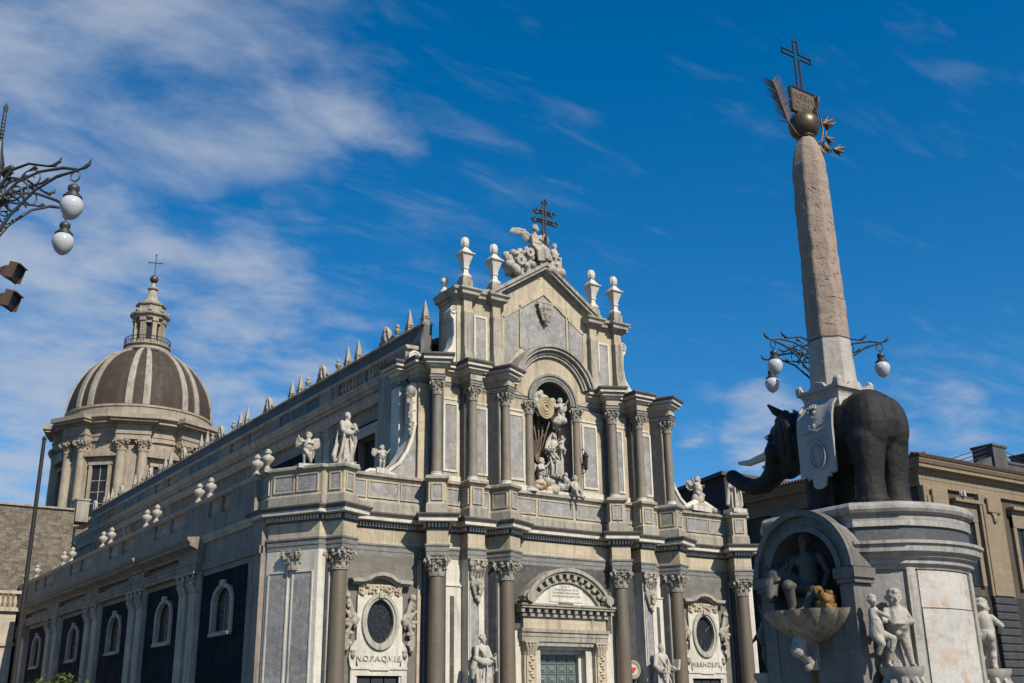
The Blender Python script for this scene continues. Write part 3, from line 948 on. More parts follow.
def window_bay(uc, letters):
    y0 = 1.02
    w = MB()
    w.ring(rect_ring(0, 6.62, -1.42, 1.42, 4.15, 8.05), ellipse(0, 6.62, 1.0, 1.36), 'y', -.20, .05)
    # shaped shoulders
    w.prism([(-1.42, 5.6), (-1.75, 5.2), (-1.85, 4.7), (-1.75, 4.15), (-1.42, 4.15)], 'y', -.18, .05)
    w.prism([(1.42, 5.6), (1.75, 5.2), (1.85, 4.7), (1.75, 4.15), (1.42, 4.15)], 'y', -.18, .05)
    s = w.build('window_surround', 'marble', CATH, (uc, y0, 0))
    f = MB()
    f.ring(ellipse(0, 6.62, 1.16, 1.54), ellipse(0, 6.62, .98, 1.34), 'y', -.34, -.15)
    f.ring(ellipse(0, 6.62, .985, 1.345), ellipse(0, 6.62, .84, 1.19), 'y', -.27, .06)
    f.box(-.16, -.42, 7.9, .16, -.2, 8.2)
    f.build('frame', 'statue', s, smooth=35)
    gl = MB()
    gl.prism(ellipse(0, 6.62, .86, 1.2), 'y', -.02, .03)
    gl.build('pane', 'glass_dark', s)
    ba = MB()
    for i in range(12):
        a = 2 * pi * i / 12
        ba.tube([(.24 * cos(a), -.035, 6.62 + .36 * sin(a)), (.84 * cos(a), -.035, 6.62 + 1.18 * sin(a))], .018, 5)
    for rr in (.24, .55):
        ba.tube([(x, -.035, z) for x, z in ellipse(0, 6.62, rr, rr * 1.45, 28)], .02, 5, closed=True)
    ba.build('leading', 'iron', s)
    # carved band and bowed pediment
    cb = MB()
    random.seed(3)
    for k in range(44):
        cb.ball((random.uniform(-1.3, 1.3), -.2 - .06 * random.random(), random.uniform(8.05, 8.6)), (random.uniform(.07, .13), .09, random.uniform(.07, .12)), 7, 5)
    cb.box(-1.36, -.19, 8.0, 1.36, .05, 8.66)
    cb.build('carved_band', 'cream', s, smooth=60)
    top = [(-1.95, 8.72), (-1.2, 8.74), (-.85, 8.86), (-.5, 9.06), (0, 9.14), (.5, 9.06), (.85, 8.86), (1.2, 8.74), (1.95, 8.72)]
    pd = MB()
    pd._band([(x, z + .20) for x, z in top], [(x * .95, z) for x, z in top], 'y', -.52, .05)
    pd._band([(x * .97, z) for x, z in top], [(x * .9, z - .13) for x, z in top], 'y', -.36, .05)
    pd.build('pediment', 'weathered', s, smooth=30)
    for sg in (1, -1):
        obj('carved_scroll', SCROLL[sg], 'capital', s, (sg * 1.88, 0, 6.5), smooth=180)
        hd = MB()
        hd.ball((sg * 1.62, -.2, 4.80), (.15, .14, .21), 8, 6); hd.ball((sg * 1.62, -.33, 4.78), (.045, .05, .06), 6, 5); hd.ball((sg * 1.62, -.18, 5.0), (.18, .14, .1), 8, 6)
        hd.build('cherub_head', 'capital', s, smooth=180)
    t = obj('lettering', text_mesh(letters, .43, .03, space=1.0), 'letter_pale', s, (0, -.235, 4.62), rot=(pi / 2, 0, 0))
    lt = MB()
    lt.box(-1.75, -.28, 4.05, 1.75, .05, 4.2); lt.box(-.6, -.3, 4.0, .6, .05, 4.08)
    lt.box(-1.75, -.22, 0.3, -1.42, .05, 4.05); lt.box(1.42, -.22, .3, 1.75, .05, 4.05); lt.box(-1.42, -.22, 3.72, 1.42, .05, 4.0)
    lt.box(-1.42, -.14, .3, -1.3, .04, 3.72); lt.box(1.3, -.14, .3, 1.42, .04, 3.72)
    lt.build('door_frame', 'marble', s)
    dd = MB().box(-1.3, .0, .3, 1.3, .06, 3.72)
    for i in range(3):
        for j in range(4):
            dd.box(-1.2 + .82 * i, -.04, .5 + .8 * j, -1.2 + .82 * i + .74, .02, 1.22 + .8 * j)
    dd.build('side_door', 'iron', CATH, (uc, y0, 0))
window_bay(-12.5, 'N.O.P.A.Q.V.I.E.')
window_bay(12.5, 'M.S.S.H.D.E.P.L.')

# ---- great portal
def portal():
    p = MB()
    p.box(-3.15, -.05, 0, -2.25, .9, 5.0); p.box(2.25, -.05, 0, 3.15, .9, 5.0)      # jamb piers
    root = p.build('portal', 'cream', CATH, (0, .15, 0))
    a = MB()
    a.box(-3.3, -.10, 5.75, 3.3, .9, 6.05); a.box(-3.34, -.14, 6.05, 3.34, .9, 6.3); a.box(-3.4, -.22, 6.3, 3.4, .9, 6.5)
    a.box(-2.2, -.02, 5.5, 2.2, .3, 5.75)
    a.build('portal_architrave', 'weathered', root)
    a = MB(); a.box(-3.2, -.08, 6.5, 3.2, .9, 7.2); a.box(2.05, -.14, 6.5, 2.16, .9, 7.2)
    a.build('portal_frieze', 'cream', root)
    a = MB()
    a.box(-3.4, -.22, 7.2, 3.4, .9, 7.32); a.box(-3.6, -.55, 7.68, 3.6, .9, 7.82); a.box(-3.66, -.62, 7.82, 3.66, .9, 7.95)
    for i in range(13):
        x = -3.45 + i * 6.9 / 12
        a.box(x - .12, -.46, 7.42, x + .12, .2, 7.68)
    a.box(-3.3, -.2, 7.32, 3.3, .9, 7.68)
    a.build('portal_cornice', 'weathered', root)
    # bowed pediment: band with blocks below, scrolled ends
    cz, R = 6.35, 3.85
    a0, a1 = radians(27.5), radians(152.5)
    f = MB()
    f._band(arc(0, cz, R, a0, a1, 32), arc(0, cz, R - .22, a0, a1, 32), 'y', -.62, .4)
    f._band(arc(0, cz, R - .22, a0, a1, 32), arc(0, cz, R - .36, a0, a1, 32), 'y', -.5, .4)
    f._band(arc(0, cz, R - .68, a0, a1, 32), arc(0, cz, R - .86, a0, a1, 32), 'y', -.30, .4)
    for i in range(13):
        t = a0 + (a1 - a0) * (i + .5) / 13
        f.M = Matrix.Translation((0, 0, cz)) @ Matrix.Rotation(-(t - pi / 2), 4, 'Y')
        f.box(-.13, -.48, R - .66, .13, .3, R - .37)
    f.M = None
    f._band(arc(0, cz, R - .36, a0, a1, 32), arc(0, cz, R - .68, a0, a1, 32), 'y', -.15, .4)
    for sg in (-1, 1):
        f.tube([(sg * (3.05 + x * sg * -1), -.5, 8.3 + z) for x, z in spiral(.34, 1.6, 20)], .12, 7)
        f.prism(ellipse(sg * 3.05, 8.3, .3, .3, 18), 'y', -.8, .3)
    f.build('portal_pediment', 'weathered', root, smooth=40)
    ty = MB()
    ty.prism([(-2.75, 7.95), (2.75, 7.95)] + arc(0, cz, R - .82, radians(32), radians(148), 24), 'y', -.12, .4)
    t = ty.build('tympanum', 'marble', root)
    ins = MB(); ins.box(-1.25, -.16, 8.15, 1.35, -.1, 9.22)
    ins.build('inscription_slab', 'marble', t)
    for i, ln in enumerate(('D . O . M', 'DIVAE AGATHAE V ET M', 'PATRONAE TEMPLVM HOC', 'A FVNDAMENTIS RESTITVTVM')):
        me = text_mesh(ln, .165 if i else .15, .005)
        obj('lettering', me, 'letter', t, (.05, -.168, 9.08 - .20 * i), rot=(pi / 2, 0, 0))
    sl = MB(); sl.box(-.55, -.2, 7.97, .55, -.05, 8.08)
    sl.build('vent_slot', 'lava', t)
    # carved pilaster faces
    for sg in (-1, 1):
        c = MB()
        c.box(sg * 2.7 - .34, -.14, .8, sg * 2.7 + .34, 0, 5.0)
        random.seed(8)
        for k in range(24):
            z = 4.9 - k * .17
            c.ball((sg * 2.7 + .1 * sin(k * 2.1), -.16, z), (.13 + .05 * random.random(), .08, .09), 7, 5)
        for x in (-.3, -.1, .1, .3):
            c.limb([(sg * 2.7 + x * .8, -.1, 5.0), (sg * 2.7 + x, -.16, 5.3), (sg * 2.7 + x * 1.25, -.25, 5.5)], [.1, .11, .09], 7)
            c.limb([(sg * 2.7 + x * .8, -.1, 5.25), (sg * 2.7 + x, -.14, 5.5), (sg * 2.7 + x * 1.35, -.22, 5.66)], [.09, .1, .08], 7)
        c.box(sg * 2.7 - .5, -.28, 5.66, sg * 2.7 + .5, .2, 5.75)
        c.box(sg * 2.7 - .42, -.1, 5.0, sg * 2.7 + .42, .2, 5.7)
        c.build('carved_pilaster', 'cream', root, smooth=50)
    # reveal and bronze door
    r = MB()
    r.box(-2.25, .25, 0, -1.75, 1.5, 5.3); r.box(1.75, .25, 0, 2.25, 1.5, 5.3); r.box(-2.25, .25, 5.3, 2.25, 1.5, 5.75)
    r.box(-1.75, .7, 0, -1.5, 1.5, 5.1); r.box(1.5, .7, 0, 1.75, 1.5, 5.1); r.box(-1.75, .7, 5.05, 1.75, 1.5, 5.3)
    r.build('door_reveal', 'marble', root)
    d = MB(); d.box(-1.5, 1.0, 0, 1.5, 1.12, 5.05)
    for sg in (0, 1):
        for i in range(2):
            for j in range(8):
                x = -1.45 + sg * 1.5 + i * .71; z = .3 + j * .6
                d.box(x, .95, z, x + .66, 1.0, z + .54); d.box(x + .1, .91, z + .12, x + .56, .95, z + .42); d.ball((x + .33, .90, z + .27), (.15, .05, .1), 8, 6)
    d.box(-.03, .93, 0, .03, 1.0, 5.05)
    d.build('bronze_door', 'bronze_door', root)
portal()

# ---- upper order
def up_path(b, wall):
    p = [(-10.0, 3.3), (-10.85, 3.3), (-10.85, 2.2), (-10.2, 2.2), (-10.2, wall + .1)]
    p += block(*UPP[0], b, wall + .1, wall)
    p += block(*UPP[1], b, wall, wall)
    p += block(*UPP[2], b, wall, wall + .05)
    return p
UP = up_path(.43, .85)
UW = [(-10.15, 3.6), (-10.15, .95), (-8.6, .85), (-4.0, .85), (-1.62, .9)]
for sgn in (1, -1):
    mm = (lambda P: P) if sgn == 1 else (lambda P: [(-x, y) for x, y in reversed(P)])
    MB().sweep([(-.6, 15.04), (0, 15.04), (0, 21.02), (-.6, 21.02)], mm(UW)).build('upper_wall', 'cream', CATH)
    P = mm(UP + [(-1.95, .9)])
    MB().sweep([(-.5, 21.0), (.02, 21.0), (.02, 21.12), (.06, 21.13), (.06, 21.26), (.12, 21.32), (-.5, 21.32)], P).build('upper_architrave', 'greyband', CATH)
    P = mm(UP + [(-2.9, .9)])
    MB().sweep([(-.5, 21.32), (0, 21.32), (0, 21.78), (-.5, 21.78)], P).build('upper_frieze', 'cream', CATH)
    MB().sweep([(-.5, 21.78), (.04, 21.78), (.10, 21.88), (.10, 21.95), (.30, 21.97), (.30, 22.06), (.20, 22.08), (.20, 22.16), (.46, 22.18), (.46, 22.32), (-.5, 22.32)], P).build('upper_cornice', 'marble', CATH)
    MB().sweep([(-.5, 22.321), (.48, 22.321), (.58, 22.46), (.58, 22.56), (-.5, 22.64)], P).build('cornice_top', 'leadtop', CATH)
    # framed panels of the upper wall
    def sg2(x0, y0, x1, y1):
        return ((x0, y0), (x1, y1)) if sgn == 1 else ((-x1, y1), (-x0, y0))
    panel(sg2(-8.55, .86, -7.35, .86), .22, .18, 15.8, 19.9, 'grey', frame=.14)
    panel(sg2(-6.2, .85, -5.0, .85), .10, .36, 15.8, 19.9, 'grey', frame=.14)
    panel(sg2(-3.75, .87, -2.3, .87), .25, .2, 15.8, 19.9, 'grey', frame=.14)
    panel(sg2(-8.65, .86, -1.7, .86), 0, .0, 15.06, 15.4, 'marble', 'skirting', th=.10)
    panel(sg2(-8.4, .86, -2.4, .86), 0, 0, 20.22, 20.34, 'marble', 'string_course', th=.05)
    # side wing: grey field with a pale concave rim, carved festoon on the edge
    def X(p):
        return [(sgn * a, b) for a, b in p]
    curve = [(-10.35, 18.6), (-10.55, 17.6), (-10.9, 16.7), (-11.4, 15.95), (-12.1, 15.4), (-12.9, 15.12)]
    MB().prism(X(curve + [(-12.9, 15.02), (-10.2, 15.02), (-10.2, 18.6)]), 'y', 1.15, 1.5).build('concave_wing', 'grey', CATH)
    rim = MB()
    inner = [(x + .16, z - .12) for x, z in curve]
    rim._band(X(curve), X(inner), 'y', 1.05, 2.3)
    rim.box(min(sgn * -10.5, sgn * -10.2), 1.1, 18.5, max(sgn * -10.5, sgn * -10.2), 2.0, 21.0)
    rim.build('wing_rim', 'marble', CATH, smooth=30)
    fe = MB()
    random.seed(21)
    for k in range(40):
        t = random.random()
        w = .30 * (1 - .6 * t)
        fe.ball((random.uniform(-w, w), -.1 - .1 * random.random(), -t * 2.6), (.09 + .06 * random.random() * (1 - t),) * 3, 7, 5)
    fe.ball((0, -.2, .15), (.34, .26, .36), 10, 8)
    fe.limb([(0, -.1, 0), (0, -.12, -2.6)], [.14, .07], 8)
    obj('carved_festoon', sculpt(fe, .05, 1, 'carved_festoon'), 'capital', CATH, (sgn * -10.55, 1.35, 20.3), smooth=180)
    # scroll at the end of the upper cornice
    sc = MB()
    sc.prism([(sgn * x, z) for x, z in ellipse(0, .36, .62, .62, 28)], 'y', -.4, .5)
    sc.prism(X([(0, -.25), (1.5, -.25), (1.5, .1), (.9, .35), (.4, .95), (0, .9)]), 'y', -.35, .5)
    sc.tube([(sgn * x, -.4, .36 + z) for x, z in spiral(.5, 1.8, 26)], .07, 6)
    sc_o = sc.build('scroll', 'marble', CATH, (sgn * -9.9, 2.2, 22.75), smooth=35)
    bpy.data.objects[sc_o.name].scale = (.68, .68, .68)

# niche with archivolt, big arched cornice and the wall round them
n = MB()
CZ = 21.15
inner = arc(0, CZ, 1.5, 0, pi, 28)
outer = arc(0, 21.75, 3.2, 0, pi, 28)
n._band([(x, z) for x, z in outer], inner, 'y', .9, 1.3)
n.box(-3.2, .935, 21.1, -1.5, 1.28, 21.9); n.box(1.5, .935, 21.1, 3.2, 1.28, 21.9)
n.box(-4.0, .98, 20.9, -1.95, 1.5, 22.9); n.box(1.95, .98, 20.9, 4.0, 1.5, 22.9)
n.build('niche_spandrel', 'cream', CATH)
for sgn in (1, -1):
    q = MB(); q.box(min(sgn * -10.8, sgn * -10.0), 2.24, 15.0, max(sgn * -10.8, sgn * -10.0), 3.25, 21.0); q.build('end_pilaster', 'marble', CATH)
n = MB()
n._band(arc(0, CZ, 2.0, 0, pi, 32), arc(0, CZ, 1.86, 0, pi, 32), 'y', .68, 1.0)
n._band(arc(0, CZ, 1.86, 0, pi, 32), arc(0, CZ, 1.48, 0, pi, 32), 'y', .76, 1.0)
n._band(arc(0, CZ, 1.70, 0, pi, 32), arc(0, CZ, 1.62, 0, pi, 32), 'y', .72, 1.0)
n.build('archivolt', 'greyband', CATH, smooth=40)
nc = MB()    # niche shell: half round back with a half dome
rings = []
for j in range(13):
    a = pi * j / 12
    rings.append((1.5 * cos(a), .95 + 1.45 * sin(a)))
vs, fs = [], []
zs = [15.0 + 6.15 * i / 6 for i in range(7)]
prof = [(1.0, z) for z in zs] + [(cos(t), CZ + 1.5 * sin(t)) for t in (radians(18), radians(36), radians(54), radians(72), radians(86))]
for k, z in prof:
    for x, y in rings:
        vs.append((x * k, .95 + (y - .95) * k, z))
m = len(rings)
for j in range(len(prof) - 1):
    for i in range(m - 1):
        fs.append((j * m + i, j * m + i + 1, (j + 1) * m + i + 1, (j + 1) * m + i))
nc.add(vs, fs)
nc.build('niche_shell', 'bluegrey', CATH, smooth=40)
sl = MB(); sl.box(-1.9, .6, 15.03, 1.9, 2.4, 15.22)
sl.build('niche_sill', 'marble', CATH)
ac = MB()
for (r0, r1, yy) in ((3.42, 3.22, .28), (3.25, 3.02, .40), (3.03, 2.80, .62), (2.82, 2.62, .72)):
    ac._band(arc(0, 21.72, r0, radians(14), radians(166), 40), arc(0, 21.72, r1, radians(14), radians(166), 40), 'y', yy, 1.6)
ac.build('arched_cornice', 'cornice', CATH, smooth=40)

# ---- third tier with gable
YT = 1.62
t3 = MB()
t3.prism([(-7.0, 22.5), (7.0, 22.5), (7.0, 27.7), (4.6, 27.9), (0, 31.0), (-4.6, 27.9), (-7.0, 27.7)], 'y', YT, 3.9)
t3.build('gable_wall', 'cream', CATH)
for sgn in (1, -1):
    def X(p):
        return [(sgn * a, b) for a, b in p]
    for (uc, ztop) in ((6.35, 27.5), (4.1, 27.5)):
        q = MB()
        # flared foot
        prof = [(.80, 22.55), (.76, 22.85), (.56, 23.25), (.42, 23.8), (.34, 24.4), (.33, 26.5)]
        q.loft([[(sgn * uc - .33 - (r - .33) * .35, YT - .42 - (r - .33), z), (sgn * uc + .33 + (r - .33) * .35, YT - .42 - (r - .33), z), (sgn * uc + .33 + (r - .33) * .35, YT + .2, z), (sgn * uc - .33 - (r - .33) * .35, YT + .2, z)] for r, z in prof])
        q.build('tier_pilaster', 'weathered', CATH)
        q = MB(); q.box(sgn * uc - .36, YT - .40, 26.5, sgn * uc + .36, YT + .2, 26.62); q.box(sgn * uc - .31, YT - .33, 26.62, sgn * uc + .31, YT + .2, ztop)
        q.build('pilaster_head', 'cream', CATH)
    pth = [(-7.05, 3.9), (-7.05, YT - .02), (-6.72, YT - .02), (-6.72, YT - .42), (-5.98, YT - .42), (-5.98, YT - .02), (-4.47, YT - .02), (-4.47, YT - .42), (-3.73, YT - .42), (-3.73, YT + .1)]
    if sgn < 0:
        pth = [(-x, y) for x, y in reversed(pth)]
    MB().sweep([(-.4, 27.45), (.03, 27.45), (.1, 27.6), (.32, 27.66), (.32, 27.84), (.46, 27.98), (.46, 28.1), (-.4, 28.2)], pth).build('tier_cornice', 'cornice', CATH)
    q = MB(); q.prism(X([(-7.3, 28.1), (-3.9, 28.1), (-3.9, 28.45), (-4.6, 28.55), (-5.6, 28.3), (-6.6, 28.35), (-7.3, 28.3)]), 'y', YT - .2, 3.6)
    q.build('shoulder_block', 'weathered', CATH)
    # panels
    panel(((sgn * 5.2 - .75, YT), (sgn * 5.2 + .75, YT)), .38, .38, 23.2, 26.4, 'grey', frame=.15)
    q = MB(); q.prism(X([(-3.35, 23.0), (-2.95, 23.8), (-2.15, 24.75), (-2.15, 27.55), (-3.35, 26.75)]), 'y', YT - .06, YT + .1)
    q.build('marble_panel', 'grey', CATH)
    fr = MB()
    for a, b in (((-3.42, 22.9), (-3.42, 26.9)), ((-3.42, 26.84), (-2.02, 27.77)), ((-1.98, 24.95), (-1.98, 27.85))):
        dx, dz = b[0] - a[0], b[1] - a[1]; l = hypot(dx, dz); nx, nz = -dz / l * .09, dx / l * .09
        fr.prism(X([(a[0] + nx, a[1] + nz), (b[0] + nx, b[1] + nz), (b[0] - nx, b[1] - nz), (a[0] - nx, a[1] - nz)]), 'y', YT - .10, YT + .1)
    fr.build('panel_frame', 'cream', CATH)
    # volute down the side
    vo = MB()
    cu = [(-6.95, 27.0), (-7.25, 26.95), (-7.45, 26.6), (-7.4, 26.2), (-7.2, 26.0), (-7.15, 25.0), (-7.3, 24.2), (-7.8, 23.5), (-8.5, 23.0), (-8.5, 22.6), (-6.9, 22.6)]
    vo.prism(X(cu), 'y', YT + .1, YT + .9)
    vo.tube([(sgn * (-7.2 + x), YT + .08, 26.62 + z) for x, z in spiral(.3, 1.6, 20)], .06, 6)
    vo.build('side_volute', 'marble', CATH, smooth=30)
    # raking cornice
    rk = MB()
    top = [(-4.75, 28.3), (0, 31.45)]
    for (d0, d1, yy) in ((.0, .22, -.62), (.2, .42, -.5), (.4, .62, -.22)):
        dx, dz = 4.75, 3.15; l = hypot(dx, dz); nx, nz = dz / l, -dx / l
        P = [(-4.75, 28.3 - d0 * l / dx), (0, 31.45 - d0 * l / dx), (0, 31.45 - d1 * l / dx), (-4.75, 28.3 - d1 * l / dx)]
        rk.prism(X(P), 'y', YT + yy, YT + 2.2 - d0)
    rk.build('raking_cornice', 'cornice', CATH)
    fr = MB()
    dx, dz = 1.8, 1.25; l = hypot(dx, dz); nx, nz = -dz / l * .12, dx / l * .12
    fr.prism(X([(-1.98 + nx, 27.88 + nz), (0, 29.27 + .15), (0, 29.27 - .15), (-1.98 - nx, 27.88 - nz)]), 'y', YT - .14, YT + .1)
    fr.build('panel_frame', 'cream', CATH)
cp = MB()
cp.prism([(-1.85, 25.0)] + [(x, z) for x, z in arc(0, 21.72, 3.5, radians(118), radians(62), 10)] + [(1.85, 25.0), (1.85, 27.9), (0, 29.2), (-1.85, 27.9)], 'y', YT - .05, YT + .1)
cp.build('marble_panel', 'grey', CATH)
mk = MB()   # carved mask under the gable
random.seed(4)
mk.ball((0, -.2, 0), (.3, .22, .42), 12, 10); mk.ball((0, -.42, -.02), (.07, .1, .12), 8, 6); mk.ball((0, -.2, .42), (.46, .2, .2), 12, 8)
for sg in (-1, 1):
    mk.ball((sg * .13, -.36, .1), (.09, .06, .06), 8, 6); mk.limb([(sg * .3, -.15, .3), (sg * .5, -.2, .0), (sg * .36, -.18, -.45)], [.16, .15, .1])
    mk.tube([(sg * (.52 + x), -.2, .35 + z) for x, z in spiral(.2, 1.4, 14)], .07, 6)
mk.limb([(0, -.2, -.4), (0, -.22, -.8), (0, -.15, -1.1)], [.3, .2, .1])
for k in range(16):
    mk.ball((random.uniform(-.35, .35), -.2, random.uniform(-.9, -.3)), .1, 7, 5)
obj('carved_mask', sculpt(mk, .04, 1, 'carved_mask'), 'capital', CATH, (0, YT - .1, 28.0), smooth=180)

# roof of the nave behind the gable and the aisles
q = MB(); q.prism([(-8.0, 25.0), (0, 28.6), (8.0, 25.0)], 'y', 4.2, 86)
q.build('nave_roof', 'tile', CATH)
q = MB(); q.box(-10.5, 2.5, 0, 10.5, 5.6, 22.4); q.build('front_mass', 'weathered', CATH)
# ------------------------------------------------------------------ long flank of the aisle
UF = -18.8
def flank():
    y0, y1 = 3.2, 68
    bays = [(5.0, 12.3), (16.2, 23.3), (27.2, 34.8), (39.6, 47.4), (53.1, 60.5)]
    wins = [8.45, 19.25, 30.85, 42.95, 56.4]
    pil = [(13.25, 15.2), (24.25, 26.25), (36.0, 38.35), (48.9, 51.6), (62.0, 64.6)]
    w = MB()
    # wall with real window openings: a box strip per bay
    edges = [y0] + [e for q in wins for e in (q - 1.45, q + 1.45)] + [y1]
    for a, b in zip(edges[::2], edges[1::2]):
        w.box(UF, a, 0, UF + .8, b, 12.6)
    for q in wins:
        w.box(UF, q - 1.45, 0, UF + .8, q + 1.45, 6.3); w.box(UF, q - 1.45, 9.0, UF + .8, q + 1.45, 12.6)
    w.build('flank_wall', 'flank', CATH)
    for a, b in bays:
        q = wins[bays.index((a, b))]
        p = MB()
        p.box(UF - .05, a, .3, UF + .1, q - 1.46, 9.95); p.box(UF - .05, q + 1.46, .3, UF + .1, b, 9.95)
        p.box(UF - .05, q - 1.46, .3, UF + .1, q + 1.46, 6.28); p.box(UF - .05, q - 1.46, 9.02, UF + .1, q + 1.46, 9.95)
        p.build('plaster_field', 'plasterblue', CATH)
        # window with shouldered arch head
        hole = [(q - 1.42, 6.42), (q + 1.42, 6.42), (q + 1.42, 8.15), (q + 1.2, 8.55), (q + .7, 8.84), (q, 8.95), (q - .7, 8.84), (q - 1.2, 8.55), (q - 1.42, 8.15)]
        cx, cz = q, 7.6
        hole2 = [(cx + (x - cx) * 1.20, cz + (z - cz) * 1.17) for x, z in hole]
        fr = MB(); fr.ring(hole2, hole, 'x', UF - .20, UF + .14)
        fr.box(UF - .3, q - 1.6, 6.15, UF + .05, q + 1.6, 6.34); fr.box(UF - .28, q - .3, 9.02, UF + .05, q + .3, 9.36)
        f = fr.build('window_frame', 'flanklight', CATH, bevel=.03)
        gl = MB(); gl.box(UF + .16, q - 1.46, 6.2, UF + .2, q + 1.46, 9.05); gl.build('pane', 'glass_blue', f)
        br = MB()
        for k in range(-2, 3):
            br.box(UF + .10, q + k * .5 - .02, 6.3, UF + .14, q + k * .5 + .02, 9.0)
        for k in range(4):
            br.box(UF + .10, q - 1.4, 6.8 + .55 * k, UF + .14, q + 1.4, 6.84 + .55 * k)
        br.build('window_bars', 'iron', f)
    for pr in pil:
        for c in pr:
            k = MB()
            k.box(UF - .32, c - .62, .3, UF + .1, c + .62, 9.05); k.box(UF - .40, c - .68, .3, UF + .1, c + .68, 1.4)
            k.box(UF - .36, c - .66, 9.05, UF + .1, c + .66, 9.14)
            p = k.build('pilaster', 'flanklight', CATH, bevel=.03)
            cp = MB()
            for i in range(5):
                y = c - .46 + .23 * i
                cp.limb([(UF - .32, y, 9.14), (UF - .40, y, 9.42), (UF - .55, y, 9.58)], [.09, .1, .08], 6)
                cp.limb([(UF - .32, y + .1, 9.4), (UF - .40, y + .1, 9.7), (UF - .55, y + .1, 9.86)], [.09, .09, .07], 6)
            for sg in (-1, 1):
                cp.tube([(UF - .5, c + sg * .48 + x, 9.98 + z) for x, z in spiral(.2, 1.5, 14)], .06, 6)
            cp.box(UF - .3, c - .6, 9.14, UF + .1, c + .6, 10.15); cp.box(UF - .62, c - .74, 10.15, UF + .1, c + .74, 10.28)
            cp.build('pilaster_capital', 'flanklight', p, smooth=50)
    # entablature: plain bands, with a projecting cornice over the middle bays
    e = MB()
    e.box(UF - .12, y0, 10.3, UF + .1, 12.4, 10.72); e.box(UF - .4, 12.4, 10.3, UF + .1, 62.2, 10.55); e.box(UF - .44, 12.38, 10.55, UF + .1, 62.2, 10.8); e.box(UF - .5, 12.34, 10.8, UF + .1, 62.2, 10.95)
    e.box(UF - .1, 62.2, 10.3, UF + .1, y1, 10.8)
    for pr in pil:
        e.box(UF - .48, pr[0] - .8, 10.29, UF + .1, pr[1] + .8, 10.76)
        e.box(UF - .45, pr[0] - .8, 10.96, UF + .1, pr[1] + .8, 11.42)
    e.build('flank_architrave', 'flank', CATH)
    c = MB()
    prof = [(.0, 11.4), (.38, 11.46), (.42, 11.6), (.62, 11.72), (.98, 11.86), (.98, 12.06), (1.06, 12.1), (1.16, 12.26), (1.16, 12.36), (.0, 12.46)]
    path = [(UF - .0, 62.4), (UF - .0, 12.5)]
    c.sweep(prof, path)
    c.sweep([(a + .16, z) for a, z in prof if a > 0] + [(.0, 12.44), (.0, 11.41)], [(UF, 26.9), (UF, 23.6)])
    c.build('flank_cornice', 'flank', CATH)
    q = MB(); q.sweep([(-.1, 12.0), (.1, 12.0), (.22, 12.2), (.30, 12.32), (.30, 12.42), (-.1, 12.5)], [(UF, 12.6), (UF, 4.5)])
    q.build('string_course', 'flanklight', CATH)
    # parapet with runs of balusters
    p = MB()
    p.box(UF - .1, y0 + 1.2, 12.4, UF + .5, y1, 13.55)
    runs = [(8.2, 9.9), (10.4, 12.2), (16.6, 19.6), (20.3, 23.2), (28.0, 31.2), (31.9, 34.6), (40.0, 43.4), (44.2, 47.0), (53.0, 56.6), (57.4, 60.4)]
    prev = y0 + 1.2
    for a, b in runs:
        p.box(UF - .06, prev, 13.55, UF + .46, a, 14.62); prev = b
    p.box(UF - .06, prev, 13.55, UF + .46, y1, 14.62)
    p.build('parapet', 'flank', CATH)
    cpg = MB(); cpg.sweep([(-.5, 14.6), (.1, 14.6), (.2, 14.7), (.2, 14.86), (-.5, 14.92)], [(UF, y1), (UF, y0 + 1.2)])
    cpg.build('parapet_coping', 'flanklight', CATH)
    bal = [(.07, 13.55), (.11, 13.6), (.06, 13.66), (.14, 13.9), (.15, 14.0), (.08, 14.3), (.07, 14.42), (.12, 14.5), (.1, 14.62)]
    for a, b in runs:
        m = MB()
        n = int((b - a) / .36)
        for i in range(n):
            m.lathe(bal, 8, c=(UF + .2, a + (i + .5) * (b - a) / n))
        m.build('baluster_row', 'flanklight', CATH, smooth=40)
    ro = MB(); ro.prism([(UF + .3, 12.7), (-10, 13.9), (-10, 12.2), (UF + .3, 12.2)], 'y', 4.5, 68)
    ro.build('aisle_roof', 'palace_cream', CATH)
flank()

